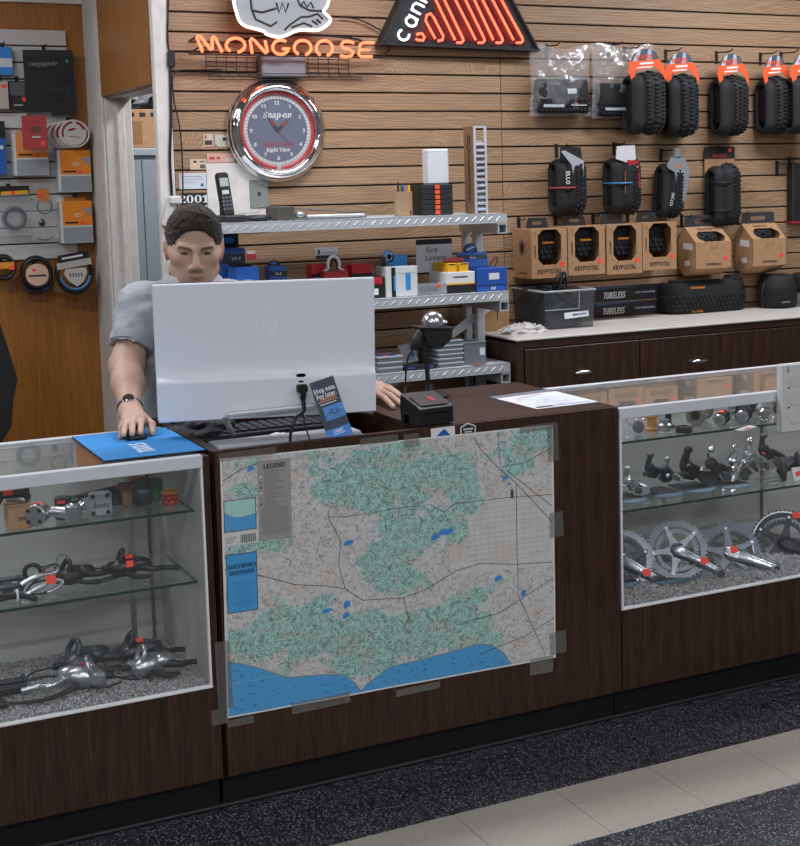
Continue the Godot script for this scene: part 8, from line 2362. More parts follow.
func right_case_things() -> void:
	var y1 := 0.868
	var y2 := 0.6545
	# cranksets leaning on the gravel
	var grey := mat("5d6168", 0.32, 0.85)
	var dark := mat("35373c", 0.35, 0.8)
	crankset("grey crankset at the wood end of the case, partly hidden", 622, 560, 32, -0.26, 655, 579, mat("6a6e75", 0.3, 0.85), dark, mat("a9adb3", 0.25, 0.9), dark, 0.3, [0.72, 0.0, 0.031], false)
	crankset("grey crankset with a polished arm, second from the wood end of the case", 677, 550, 31, -0.20, 720, 573, mat("5c5e63", 0.3, 0.85), grey, mat("8b8f95", 0.22, 0.9), mat("6b6e73", 0.28, 0.9), 0.75, [0.6, 0.06, 0.031], false)
	crankset("slate crankset with a bright silver arm in the middle of the gravel", 730, 553, 32, -0.20, 776, 569, mat("565a63", 0.35, 0.8), dark, mat("c3c6ca", 0.2, 0.95), grey, 0.45, [0.05, 0.1, 0.027], false)
	crankset("black crankset with a thin silver line round the ring", 784, 543, 34, -0.25, 826, 562, mat("232427", 0.3, 0.6), dark, mat("2d2e32", 0.25, 0.7), mat("28292c", 0.3, 0.7), 0.1, [0.0, 0.9, 0.004], true)
	for q in [[624, 588, 0.0, "black display card with a blue edge under the first crankset"], [684, 582, 0.2, "black display card with a blue edge under the polished crankset"]]:
		var at := aty(q[0], q[1], 0.364)
		display_card(q[3], Vector3(at.x, 0.3645, at.z - 0.06), 0.17, 0.13)
	# display cards and derailleurs on the lower glass shelf
	var cards := [[638, 503, "black rounded display card with a blue edge next to the wood end"], [674, 497, "second black rounded display card from the wood end of the shelf"], [708, 492, "third black rounded display card from the wood end of the shelf"], [743, 488, "black rounded display card beside the bare glass of the shelf"]]
	for q in cards:
		var at := aty(q[0], q[1], y2)
		display_card(q[2], Vector3(at.x, y2 + 0.0003, at.z - 0.075), 0.112, 0.15)
	var L := [[632, 495, -25, 1.05, "chrome front derailleur at the wood end of the glass shelf", M.chrome, M.silver], [653, 483, 10, 1.15, "dark derailleur with a bronze screw beside the chrome one", dark, M.gunmetal], [667, 484, 40, 1.05, "dark grey derailleur standing behind the first display card", dark, M.silver], [690, 486, 20, 1.5, "large black derailleur on the second display card", M.black_gloss, M.black], [716, 482, -15, 1.35, "tall black and chrome derailleur on the third display card", M.black, M.chrome], [735, 478, 30, 1.3, "bright silver derailleur on the last display card", M.chrome, M.chrome], [752, 472, 10, 1.35, "silver derailleur with a red tag behind the last display card", M.silver, M.chrome], [768, 466, -20, 1.3, "dark derailleur with a long arm beside the shelf standard", M.black, M.gunmetal]]
	for k in L.size():
		var q: Array = L[k]
		derailleur(q[4], aty(q[0], q[1], y2) + Vector3(0, 0.0022, 0), q[2], q[3], q[5], q[6], k == 6)
	var sc := thing("chain_tool", "small flat silver bracket lying on the bare glass of the shelf", "part", aty(777, 484, y2))
	shape(sc, "plate", M.silver, [["box", Vector3(0, 0.003, 0), Vector3(0.075, 0.005, 0.016), 0.002], ["box", Vector3(0, 0.012, -0.012), Vector3(0.06, 0.004, 0.008), 0.001]])
	var br := thing("roller_pair", "black roller with round ends at the end of the shelf", "part", aty(787, 480, y2))
	shape(br, "rollers", M.black, [["lathe", cyl(0.034, 0.02, 0.004), Vector3(-0.03, 0.034, 0.0), Vector3(90, 60, 0), 22], ["lathe", cyl(0.042, 0.024, 0.005), Vector3(0.06, 0.043, -0.03), Vector3(90, 60, 0), 22], ["tube", [Vector3(-0.03, 0.034, 0), Vector3(0.06, 0.043, -0.03)], 0.014, 10]])
	var wc := thing("price_card", "white folded card with a red print at the end of the shelf", "card", aty(800, 480, y2))
	shape(wc, "card", M.paper, [["box", Vector3(0, 0.022, 0), Vector3(0.06, 0.045, 0.002), 0.0, Vector3(-20, 0, 0)]])
	shape(wc, "print", M.sticker, [["box", Vector3(-0.006, 0.024, 0.0028), Vector3(0.03, 0.014, 0.001), 0.0, Vector3(-20, 0, 12)]])
	# small parts on the upper glass shelf
	var p := aty(625, 428, y1)
	var b0 := thing("parts_bag", "clear bag of small silver parts at the wood end of the upper shelf", "bag", p)
	for k in 7:
		shape(b0, "part", M.chrome, [["lathe", cyl(0.008, 0.01, 0.002), Vector3(rng.randf_range(-0.02, 0.02), 0.004 + 0.008 * k, rng.randf_range(-0.015, 0.015)), Vector3(rng.randf() * 90, rng.randf() * 90, 0), 12]])
	heap(b0, "clear_film", M.film, 0.036, 0.075, 0.03, 71, 0.3)
	p = aty(638.5, 434, y1)
	var j0 := thing("parts_jar", "clear jar of dark pieces with an orange tag on the upper shelf", "jar", p)
	shape(j0, "jar", M.film, [["lathe", [Vector2(0, 0), Vector2(0.022, 0), Vector2(0.023, 0.05), Vector2(0.02, 0.052), Vector2(0, 0.052)], Vector3.ZERO, Vector3.ZERO, 20]])
	shape(j0, "contents", mat("2b3038", 0.5), [["ell", Vector3(0, 0.022, 0), Vector3(0.019, 0.02, 0.019)]])
	shape(j0, "price_tag", M.sticker, [["box", Vector3(0.0, 0.054, 0.004), Vector3(0.02, 0.0016, 0.016)]])
	var j1 := thing("parts_jar", "clear lidded jar with an orange tag behind the dark pieces jar", "jar", aty(630, 424, y1))
	shape(j1, "jar", M.film, [["lathe", [Vector2(0, 0), Vector2(0.02, 0), Vector2(0.02, 0.05), Vector2(0.022, 0.055), Vector2(0, 0.056)], Vector3.ZERO, Vector3.ZERO, 20]])
	shape(j1, "price_tag", M.sticker, [["box", Vector3(0.002, 0.058, 0.0), Vector3(0.022, 0.0016, 0.012), 0.0, Vector3(0, 15, 0)]])
	p = aty(652, 431, y1)
	var rl := thing("cable_reel", "tan reel wrapped in clear film with a yellow tag", "reel", p)
	shape(rl, "reel", mat("c08a4e", 0.5), [["lathe", [Vector2(0, 0), Vector2(0.022, 0), Vector2(0.023, 0.01), Vector2(0.017, 0.014), Vector2(0.016, 0.04), Vector2(0.022, 0.046), Vector2(0.02, 0.055), Vector2(0, 0.056)], Vector3.ZERO, Vector3.ZERO, 22]])
	shape(rl, "price_tag", M.yellow, [["box", Vector3(0.004, 0.0585, 0.002), Vector3(0.016, 0.0014, 0.014)]])
	p = aty(664, 433, y1)
	var cu := thing("headset_cup", "silver stepped headset cup on the upper glass shelf", "headset", p)
	shape(cu, "cup", M.silver, [["lathe", [Vector2(0, 0), Vector2(0.024, 0), Vector2(0.025, 0.004), Vector2(0.02, 0.006), Vector2(0.02, 0.014), Vector2(0.023, 0.018), Vector2(0.023, 0.028), Vector2(0.017, 0.032), Vector2(0.017, 0.044), Vector2(0.0, 0.045)], Vector3.ZERO, Vector3.ZERO, 24]])
	p = aty(672, 428, y1)
	var sp := thing("cable_reel", "black empty reel behind the silver headset cup", "reel", p + Vector3(0, 0, -0.02))
	shape(sp, "reel", M.black, [["lathe", [Vector2(0, 0), Vector2(0.022, 0), Vector2(0.022, 0.006), Vector2(0.01, 0.01), Vector2(0.01, 0.05), Vector2(0.026, 0.056), Vector2(0.024, 0.062), Vector2(0, 0.064)], Vector3.ZERO, Vector3.ZERO, 22]])
	p = aty(684, 432, y1)
	var pk := thing("bearing_stack", "flat stack of black rings on the upper glass shelf", "part", p)
	shape(pk, "rings", M.black, [["lathe", [Vector2(0.01, 0), Vector2(0.027, 0), Vector2(0.028, 0.006), Vector2(0.025, 0.008), Vector2(0.027, 0.01), Vector2(0.026, 0.018), Vector2(0.012, 0.02), Vector2(0.01, 0)], Vector3.ZERO, Vector3.ZERO, 22]])
	var big := thing("freewheel_hub", "large silver hub with an orange tag lying on the upper shelf", "hub", Vector3(atz(700, 420, -0.16).x, y1, -0.16), Basis(Vector3.UP, -0.9))
	shape(big, "shell", mat("a9a49b", 0.35, 0.8), [["lathe", [Vector2(0, -0.06), Vector2(0.03, -0.06), Vector2(0.03, -0.05), Vector2(0.02, -0.045), Vector2(0.022, 0.02), Vector2(0.032, 0.026), Vector2(0.034, 0.05), Vector2(0.03, 0.056), Vector2(0.018, 0.056), Vector2(0.017, 0.05), Vector2(0, 0.05)], Vector3(0, 0.034, 0), Vector3(90, 0, 0), 28]])
	shape(big, "bore", M.black, [["lathe", cyl(0.015, 0.002), Vector3(0, 0.034, 0.0505), Vector3(90, 0, 0), 16]])
	shape(big, "price_tag", M.sticker, [["box", Vector3(0.0, 0.066, 0.02), Vector3(0.022, 0.0014, 0.03)]])
	var teeth := []
	for k in 10:
		var a := TAU * k / 10
		teeth.append(["box", Vector3(0.035 * cos(a), 0.034 + 0.035 * sin(a), 0.04), Vector3(0.008, 0.006, 0.02), 0.001, Vector3(0, 0, rad_to_deg(a))])
	shape(big, "splines", M.silver, teeth)
	hub("black hub with a silver end near the wood end of the row", 722, 422, -0.1, 1.0, M.black, M.silver, -50, true)
	hub("black hub with a silver end in the middle of the row", 744, 420, -0.1, 1.1, M.black, M.silver, -45)
	hub("silver hub with cut outs beside the electrical box", 764, 417, -0.1, 1.15, M.silver, M.chrome, -30)
	hub("dark hub with a bright ring lying behind the front row", 735, 409, -0.26, 1.0, M.black, M.chrome, -60)
	hub("black hub with an orange tag lying behind the front row", 757, 408, -0.24, 1.0, M.black, M.black, -70, true)
	hub("black hub behind the electrical box", 784, 414, -0.14, 1.1, M.black, M.gunmetal, -60)
	hub("silver hub lying at the back near the electrical box", 776, 403, -0.28, 1.0, M.silver, M.chrome, -35)
	var fc := thing("price_card", "white folded card with a red print lying under the black hubs", "card", aty(746, 429, y1) + Vector3(0, 0.001, 0))
	shape(fc, "card", M.paper, [["box", Vector3(0, 0.001, 0), Vector3(0.075, 0.0015, 0.03), 0.0, Vector3(0, 15, 3)]])
	shape(fc, "print", M.sticker, [["box", Vector3(0.002, 0.0025, 0.004), Vector3(0.018, 0.001, 0.012), 0.0, Vector3(0, 15, 3)]])

func display_card(label: String, at: Vector3, w: float, d: float) -> void:
	var t := thing("display_card", label, "card", at)
	var body := [Vector2(-w / 2, d / 2), Vector2(-w / 2, -d / 2 + 0.03)]
	var edge := []
	for k in 9:
		var u := k / 8.0
		edge.append(Vector2(-w / 2 + w * u, -d / 2 + 0.03 - 0.028 * sin(PI * u)))
	shape(t, "card", mat("24262a", 0.6), [["prism", [Vector2(-w / 2, d / 2), Vector2(-w / 2, -d / 2 + 0.045), Vector2(w / 2, -d / 2 + 0.045), Vector2(w / 2, d / 2)], 0.0, 0.0018, Vector3.ZERO, Vector3(-90, 0, 0)]])
	shape(t, "blue_edge", mat("5d7686", 0.55), [["prism", edge + [Vector2(w / 2, -d / 2 + 0.0445), Vector2(-w / 2, -d / 2 + 0.0445)], 0.0, 0.0018, Vector3.ZERO, Vector3(-90, 0, 0)]], "blue curved edge")

# ---------- the man behind the desk ----------
class Field:
	# smooth union of tapered capsules and ellipsoids, with smooth cuts
	var a := PackedVector3Array()
	var b := PackedVector3Array()
	var r := PackedVector2Array()
	var k := PackedFloat32Array()
	var kind := PackedInt32Array()     # 0 capsule, 1 ellipsoid; +2 for a cut
	var wob: FastNoiseLite = null
	var amp := 0.0
	func cap(p: Vector3, q: Vector3, r0: float, r1: float, kk := 0.02, cut := false) -> void:
		a.append(p); b.append(q); r.append(Vector2(r0, r1)); k.append(kk); kind.append(2 if cut else 0)
	func ell(p: Vector3, rr: Vector3, kk := 0.02, cut := false) -> void:
		a.append(p); b.append(rr); r.append(Vector2.ZERO); k.append(kk); kind.append(3 if cut else 1)
	func one(i: int, p: Vector3) -> float:
		if kind[i] & 1:
			var q := p - a[i]
			var rr := b[i]
			var k0 := (q / rr).length()
			var k1 := (q / (rr * rr)).length()
			return k0 * (k0 - 1.0) / k1 if k1 > 1e-9 else -minf(rr.x, minf(rr.y, rr.z))
		var ba := b[i] - a[i]
		var pa := p - a[i]
		var t := clampf(pa.dot(ba) / maxf(ba.length_squared(), 1e-12), 0.0, 1.0)
		return (pa - ba * t).length() - lerpf(r[i].x, r[i].y, t)
	func value(p: Vector3, which: PackedInt32Array) -> float:
		var d := 1e3
		for i in which:
			if kind[i] < 2:
				var e := one(i, p)
				var kk := k[i]
				var h := maxf(kk - absf(d - e), 0.0) / kk
				d = minf(d, e) - h * h * kk * 0.25
		for i in which:
			if kind[i] >= 2:
				var e := -one(i, p)
				var kk := k[i]
				var h := maxf(kk - absf(d - e), 0.0) / kk
				d = maxf(d, e) + h * h * kk * 0.25
		if amp > 0.0:
			d += amp * wob.get_noise_3dv(p)
		return d
	func mesh_into(mb: MB, lo: Vector3, hi: Vector3, cell: float, paint: Callable) -> void:
		var B := 4
		var n := Vector3i(((hi - lo) / (cell * B)).ceil())
		var nx := n.x * B + 1; var ny := n.y * B + 1; var nz := n.z * B + 1
		var val := PackedFloat32Array(); val.resize(nx * ny * nz); val.fill(1e4)
		var vid := PackedInt32Array(); vid.resize(nx * ny * nz); vid.fill(-1)
		var all := PackedInt32Array(range(a.size()))
		var reach := cell * B * 0.87 + amp + 0.004
		var active := []
		for bz in n.z:
			for by in n.y:
				for bx in n.x:
					var c := lo + (Vector3(bx, by, bz) + Vector3(0.5, 0.5, 0.5)) * cell * B
					if absf(value(c, all)) > reach * 1.35:
						continue
					var near := PackedInt32Array()
					for i in a.size():
						if one(i, c) < reach * 2.0 + k[i]:
							near.append(i)
					active.append([bx * B, by * B, bz * B])
					for z in range(bz * B, bz * B + B + 1):
						for y in range(by * B, by * B + B + 1):
							var row := (z * ny + y) * nx
							for x in range(bx * B, bx * B + B + 1):
								if val[row + x] > 9e3:
									val[row + x] = value(lo + Vector3(x, y, z) * cell, near)
		var pos := PackedVector3Array()
		var off := [0, 1, nx, nx + 1, nx * ny, nx * ny + 1, nx * ny + nx, nx * ny + nx + 1]
		var edges := [[0, 1], [2, 3], [4, 5], [6, 7], [0, 2], [1, 3], [4, 6], [5, 7], [0, 4], [1, 5], [2, 6], [3, 7]]
		var cor := [Vector3(0, 0, 0), Vector3(1, 0, 0), Vector3(0, 1, 0), Vector3(1, 1, 0), Vector3(0, 0, 1), Vector3(1, 0, 1), Vector3(0, 1, 1), Vector3(1, 1, 1)]
		for blk in active:
			for z in range(blk[2], blk[2] + B):
				for y in range(blk[1], blk[1] + B):
					for x in range(blk[0], blk[0] + B):
						var at := (z * ny + y) * nx + x
						var neg := 0
						for o in off:
							if val[at + o] < 0.0:
								neg += 1
						if neg == 0 or neg == 8:
							continue
						var sum := Vector3.ZERO
						var cnt := 0
						for e in edges:
							var v0 := val[at + off[e[0]]]; var v1 := val[at + off[e[1]]]
							if (v0 < 0.0) != (v1 < 0.0):
								var ca: Vector3 = cor[e[0]]; var cb: Vector3 = cor[e[1]]
								sum += ca.lerp(cb, v0 / (v0 - v1))
								cnt += 1
						vid[at] = pos.size()
						pos.append(lo + (Vector3(x, y, z) + sum / cnt) * cell)
		var tris := PackedInt32Array()
		var step := [1, nx, nx * ny]
		for blk in active:
			for z in range(maxi(blk[2], 1), blk[2] + B):
				for y in range(maxi(blk[1], 1), blk[1] + B):
					for x in range(maxi(blk[0], 1), blk[0] + B):
						var at := (z * ny + y) * nx + x
						var v0 := val[at]
						if v0 > 9e3:
							continue
						for ax in 3:
							var v1 := val[at + step[ax]]
							if v1 > 9e3 or (v0 < 0.0) == (v1 < 0.0):
								continue
							var u: int = step[(ax + 1) % 3]; var w: int = step[(ax + 2) % 3]
							var q0 := vid[at]; var q1 := vid[at - u]; var q2 := vid[at - u - w]; var q3 := vid[at - w]
							if q0 < 0 or q1 < 0 or q2 < 0 or q3 < 0:
								continue
							if v0 < 0.0:
								tris.append_array([q0, q1, q2, q0, q2, q3])
							else:
								tris.append_array([q0, q2, q1, q0, q3, q2])
		var nor := PackedVector3Array(); nor.resize(pos.size())
		for i in range(0, tris.size(), 3):
			var p0 := pos[tris[i]]; var p1 := pos[tris[i + 1]]; var p2 := pos[tris[i + 2]]
			var nn := (p1 - p0).cross(p2 - p0)
			for j in 3:
				nor[tris[i + j]] += nn
		for i in range(0, tris.size(), 3):
			for j in [0, 2, 1]:
				var id := tris[i + j]
				mb.col = paint.call(pos[id])
				mb.p(pos[id], nor[id].normalized(), Vector2.ZERO)
		mb.col = Color.WHITE

func person() -> void:
	var hz := -0.63
	var hc := atz(195.5, 252, hz)            # between the eyes, inside the head
	var P := thing("person", "man in a grey polo shirt leaning behind the monitor, hand on a mouse", "person", Vector3(hc.x + 0.03, 0, -0.8))
	var O := P.position
	var W := func(x: float, y: float, z: float): return atz(x, y, z) - O
	# --- joints ---
	var neck: Vector3 = W.call(193, 292, -0.72)
	var chest: Vector3 = W.call(196, 335, -0.80)
	var belly: Vector3 = W.call(188, 410, -0.83)
	var hip := Vector3(belly.x - 0.01, 0.93, -0.84 - O.z)
	var sr: Vector3 = W.call(141, 306, -0.76)      # his right shoulder, at the picture's left
	var sl: Vector3 = W.call(252, 304, -0.76)
	var er: Vector3 = W.call(126.5, 366, -0.68)
	var wr: Vector3 = W.call(130.5, 412.5, -0.47)
	var el: Vector3 = W.call(290, 380, -0.80)
	var wl := aty(352, 404, 1.035) - O
	wl.z = -0.50 - O.z
	var skin := func(p: Vector3) -> Color: return Color(0.56, 0.35, 0.265)
	# --- body ---
	var body := MB.new()
	var F := Field.new()
	F.cap(neck, chest, 0.07, 0.12, 0.05)
	F.cap(chest, belly, 0.125, 0.13, 0.06)
	F.cap(belly, hip, 0.13, 0.14, 0.06)
	F.cap(sr, sl, 0.06, 0.06, 0.06)
	F.cap(sr, er, 0.053, 0.0465, 0.03)
	F.cap(er, er.lerp(wr, 0.4), 0.0465, 0.0445, 0.03)
	F.cap(er.lerp(wr, 0.4), wr, 0.0445, 0.029, 0.03)
	F.cap(sl, el, 0.052, 0.041, 0.03)
	F.cap(el, wl, 0.043, 0.029, 0.03)
	for s in [-1.0, 1.0]:
		var kn := Vector3(hip.x + 0.1 * s, 0.5, hip.z + 0.06)
		var an := Vector3(hip.x + 0.11 * s, 0.09, hip.z - 0.02)
		F.cap(hip + Vector3(0.085 * s, -0.04, 0), kn, 0.082, 0.056, 0.05)
		F.cap(kn, an, 0.054, 0.036, 0.03)
	F.mesh_into(body, Vector3(minf(er.x, sr.x) - 0.12, 0.03, hip.z - 0.25), Vector3(maxf(wl.x, sl.x) + 0.1, neck.y + 0.1, wl.z + 0.1), 0.012, skin)
	# --- his right hand on the mouse: forearm end, palm, fingers ---
	var H := Field.new()
	H.cap(er.lerp(wr, 0.4), wr, 0.0448, 0.0288, 0.02)
	var K := [W.call(123, 424, -0.385), W.call(128.5, 420, -0.375), W.call(135.5, 418.5, -0.372), W.call(142, 419.5, -0.378)]
	var Mi := [W.call(121, 428.5, -0.345), W.call(125, 424.5, -0.336), W.call(132.4, 422.5, -0.333), W.call(140.8, 423, -0.336)]
	var T := [W.call(120.2, 438, -0.33), W.call(123.6, 434.8, -0.298), W.call(132, 433.8, -0.294), W.call(140.6, 432.6, -0.298)]
	H.cap(wr, (K[0] + K[1]) / 2, 0.026, 0.015, 0.02)
	H.cap(wr, K[2], 0.026, 0.016, 0.02)
	H.cap(wr, K[3], 0.024, 0.015, 0.02)
	for i in 4:
		var rr: float = [0.0082, 0.0092, 0.0095, 0.0092][i]
		H.cap(K[i], Mi[i], rr * 1.12, rr, 0.006)
		H.cap(Mi[i], T[i], rr, rr * 0.84, 0.003)
	var t0: Vector3 = W.call(145, 420, -0.41); var t1: Vector3 = W.call(152, 424.5, -0.365); var t2: Vector3 = W.call(152, 433, -0.335)
	H.cap(wr.lerp(t0, 0.4), t0, 0.02, 0.015, 0.012)
	H.cap(t0, t1, 0.0135, 0.0115, 0.006)
	H.cap(t1, t2, 0.0112, 0.0088, 0.003)
	var lo := Vector3(1e3, 1e3, 1e3); var hi := -lo
	for q in [er.lerp(wr, 0.4), wr, T[0], T[3], t1, t2, K[0], K[3]]:
		lo = lo.min(q - Vector3.ONE * 0.05); hi = hi.max(q + Vector3.ONE * 0.05)
	H.mesh_into(body, lo, hi, 0.0033, skin)
	# --- his left hand flat on the desk ---
	var G := Field.new()
	var yd := DESK + 0.009 - O.y
	var D := func(x: float, y: float, h: float): return aty(x, y, h) - O
	var kn2 := [D.call(377, 393.5, DESK + 0.026), D.call(380, 390.5, DESK + 0.027), D.call(381, 387.5, DESK + 0.026), D.call(380, 385, DESK + 0.022)]
	var tp2 := [D.call(393.5, 407, DESK + 0.008), D.call(402, 404.5, DESK + 0.008), D.call(405, 399.5, DESK + 0.008), D.call(399, 394, DESK + 0.008)]
	G.cap(el.lerp(wl, 0.6), wl, 0.034, 0.027, 0.02)
	for i in 4:
		var k0: Vector3 = kn2[i]; var tt: Vector3 = tp2[i]
		var mid := k0.lerp(tt, 0.48) + Vector3(0, 0.006, 0)
		G.cap(wl, k0, 0.024, 0.0135, 0.02)
		G.cap(k0, mid, 0.0105, 0.0095, 0.006)
		G.cap(mid, tt, 0.0095, 0.0078, 0.003)
	var th0: Vector3 = D.call(356, 407, DESK + 0.02); var th1: Vector3 = D.call(371, 411.5, DESK + 0.008)
	G.cap(wl, th0, 0.02, 0.0145, 0.015)
	G.cap(th0, th1, 0.0135, 0.0095, 0.006)
	lo = Vector3(1e3, 1e3, 1e3); hi = -lo
	for q in [el.lerp(wl, 0.6), wl, th1, tp2[0], tp2[1], tp2[2], tp2[3], kn2[3]]:
		lo = lo.min(q - Vector3.ONE * 0.04); hi = hi.max(q + Vector3.ONE * 0.04)
	G.mesh_into(body, lo, hi, 0.0035, skin)
	# --- head ---
	var toc := cam_xf.origin - hc
	var yaw := atan2(toc.x, toc.z) + 0.05
	var hb := Basis(Vector3.UP, yaw) * Basis(Vector3.RIGHT, 0.13) * Basis(Vector3.BACK, -0.03)
	var hx := Transform3D(hb.scaled(Vector3.ONE * 1.03), hc - O - hb.z * 0.06)
	var E := Field.new()
	E.ell(Vector3(0, 0.034, -0.012), Vector3(0.0755, 0.088, 0.095), 0.02)
	E.ell(Vector3(0, -0.03, 0.022), Vector3(0.064, 0.07, 0.062), 0.03)
	for s in [-1.0, 1.0]:
		E.cap(Vector3(0.05 * s, -0.06, 0.0), Vector3(0.018 * s, -0.098, 0.05), 0.022, 0.021, 0.025)
		E.cap(Vector3(0.042 * s, -0.02, 0.052), Vector3(0.058 * s, -0.01, 0.02), 0.02, 0.018, 0.02)
		E.cap(Vector3(0.012 * s, 0.012, 0.0835), Vector3(0.044 * s, 0.0165, 0.068), 0.0085, 0.0075, 0.014)
		E.ell(Vector3(0.0115 * s, -0.042, 0.092), Vector3(0.0085, 0.0075, 0.0095), 0.006)
		E.ell(Vector3(0.078 * s, -0.008, -0.014), Vector3(0.0085, 0.031, 0.019), 0.006)
		E.cap(Vector3(0.082 * s, 0.018, -0.016), Vector3(0.085 * s, -0.012, -0.028), 0.0055, 0.005, 0.005)
		E.ell(Vector3(0.032 * s, -0.002, 0.1), Vector3(0.02, 0.011, 0.021), 0.012, true)
		E.ell(Vector3(0.0315 * s, -0.002, 0.0695), Vector3(0.0145, 0.0125, 0.0125), 0.003)
		E.cap(Vector3(0.02 * s, 0.005, 0.083), Vector3(0.043 * s, 0.006, 0.074), 0.0042, 0.004, 0.004)
	E.cap(Vector3(0, 0.012, 0.084), Vector3(0, -0.035, 0.106), 0.0085, 0.012, 0.012)
	E.ell(Vector3(0, -0.07, 0.06), Vector3(0.04, 0.03, 0.025), 0.03)
	E.cap(Vector3(-0.021, -0.0735, 0.079), Vector3(0, -0.0675, 0.0875), 0.0035, 0.0052, 0.004)
	E.cap(Vector3(0.021, -0.0735, 0.079), Vector3(0, -0.0675, 0.0875), 0.0035, 0.0052, 0.004)
	E.cap(Vector3(-0.016, -0.079, 0.08), Vector3(0.016, -0.079, 0.08), 0.0052, 0.0052, 0.004)
	E.cap(Vector3(-0.023, -0.0755, 0.086), Vector3(0.0, -0.0728, 0.095), 0.0014, 0.0014, 0.002, true)
	E.cap(Vector3(0.023, -0.0755, 0.086), Vector3(0.0, -0.0728, 0.095), 0.0014, 0.0014, 0.002, true)
	E.ell(Vector3(0, -0.104, 0.06), Vector3(0.021, 0.017, 0.018), 0.018)
	var nloc := hx.affine_inverse() * (neck + Vector3(0, 0.02, 0))
	E.cap(Vector3(0, -0.05, -0.035), nloc, 0.055, 0.06, 0.03)
	var face := func(p: Vector3) -> Color:
		var c := Color(0.54, 0.335, 0.25)
		var ax := absf(p.x)
		if p.z > 0.055 and ax > 0.012 and ax < 0.05:
			var by := 0.0115 + 0.11 * (ax - 0.012) + 0.002 * sin((ax - 0.012) / 0.038 * PI)
			if absf(p.y - by) < 0.0042:
				c = c.lerp(Color(0.075, 0.05, 0.037), 0.85)
		var ex := (ax - 0.0318) / 0.0125
		var ey := (p.y + 0.0015) / 0.0042
		if p.z > 0.05 and ex * ex + ey * ey < 1.0:
			c = Color(0.028, 0.02, 0.017) if absf(ex) < 0.62 else Color(0.26, 0.2, 0.17)
		if p.z > 0.07 and absf(p.y + 0.0745) < 0.0085 and ax < 0.022:
			c = Color(0.40, 0.20, 0.16)
		if ax > 0.079 and p.z < 0.02:
			c = Color(0.47, 0.25, 0.19)
		return c
	body.x = hx
	E.mesh_into(body, Vector3(-0.1, minf(nloc.y, -0.13) - 0.04, minf(nloc.z, -0.12) - 0.07), Vector3(0.1, 0.135, 0.13), 0.0029, face)
	body.x = Transform3D.IDENTITY
	var sk := StandardMaterial3D.new()
	sk.vertex_color_use_as_albedo = true
	sk.roughness = 0.55
	part(P, "body", body, sk)
	# --- hair ---
	var A := Field.new()
	A.ell(Vector3(0, 0.04, -0.016), Vector3(0.0825, 0.0905, 0.1), 0.01)
	A.ell(Vector3(0, -0.02, -0.05), Vector3(0.074, 0.06, 0.06), 0.02)
	A.ell(Vector3(0, 0.08, 0.035), Vector3(0.062, 0.055, 0.05), 0.02)
	A.ell(Vector3(0, -0.03, 0.1), Vector3(0.084, 0.098, 0.088), 0.01, true)
	A.ell(Vector3(0, 0.035, 0.11), Vector3(0.066, 0.036, 0.05), 0.01, true)
	for s in [-1.0, 1.0]:
		A.ell(Vector3(0.075 * s, -0.06, 0.02), Vector3(0.05, 0.06, 0.06), 0.008, true)
		A.ell(Vector3(0.085 * s, -0.012, -0.016), Vector3(0.02, 0.028, 0.024), 0.006, true)
	A.cap(Vector3(0, -0.11, -0.14), Vector3(0, -0.11, 0.05), 0.055, 0.055, 0.01, true)
	A.wob = noise(85.0, 5, 3)
	A.amp = 0.006
	var hair := MB.new()
	hair.x = hx
	var hn := noise(160.0, 9, 2)
	A.mesh_into(hair, Vector3(-0.1, -0.09, -0.13), Vector3(0.1, 0.15, 0.11), 0.0036, func(p: Vector3) -> Color:
		var g := 0.5 + 0.5 * hn.get_noise_3d(p.x, p.y * 0.35, p.z * 0.5)
		var grey := smoothstep(0.055, 0.08, absf(p.x)) * smoothstep(0.06, 0.0, p.y)
		return Color(0.016, 0.012, 0.009).lerp(Color(0.065, 0.05, 0.038), g * 0.9).lerp(Color(0.16, 0.15, 0.14), grey * 0.6))
	var hm := StandardMaterial3D.new()
	hm.vertex_color_use_as_albedo = true
	hm.roughness = 0.85
	part(P, "hair", hair, hm, "short dark brown hair, greying at the sides")
	# --- shirt ---
	var S := Field.new()
	S.cap(neck + Vector3(0, -0.02, -0.01), chest, 0.085, 0.14, 0.06)
	S.cap(chest + Vector3(-0.05, 0, 0), belly + Vector3(-0.05, 0, 0), 0.135, 0.135, 0.06)
	S.cap(chest + Vector3(0.05, 0, 0), belly + Vector3(0.05, 0, 0), 0.135, 0.135, 0.06)
	S.cap(belly, hip + Vector3(0, -0.06, 0), 0.15, 0.165, 0.06)
	S.cap(sr + Vector3(0.03, -0.01, 0), sl + Vector3(-0.03, -0.01, 0), 0.06, 0.06, 0.07)
	for q in [sr, sl]:
		S.cap(neck + Vector3(0, -0.015, -0.02), q, 0.05, 0.062, 0.04)
	var cr := sr.lerp(er, 0.64); var cl := sl.lerp(el, 0.7)
	S.cap(sr, cr, 0.066, 0.066, 0.035)
	S.cap(sl, cl, 0.066, 0.064, 0.035)
	# ends of the sleeves, the neck opening
	var dr := (er - sr).normalized(); var dl := (el - sl).normalized()
	S.cap(cr + dr * 0.075, cr + dr * 0.16, 0.085, 0.085, 0.006, true)
	S.cap(cl + dl * 0.075, cl + dl * 0.16, 0.085, 0.085, 0.006, true)
	var nd := ((hc - O) - neck).normalized()
	S.cap(neck + Vector3(0, 0.035, 0.015), neck + Vector3(0, 0.12, 0.02), 0.058, 0.09, 0.01, true)
	S.wob = noise(13.0, 15, 3)
	S.amp = 0.011
	var sh := MB.new()
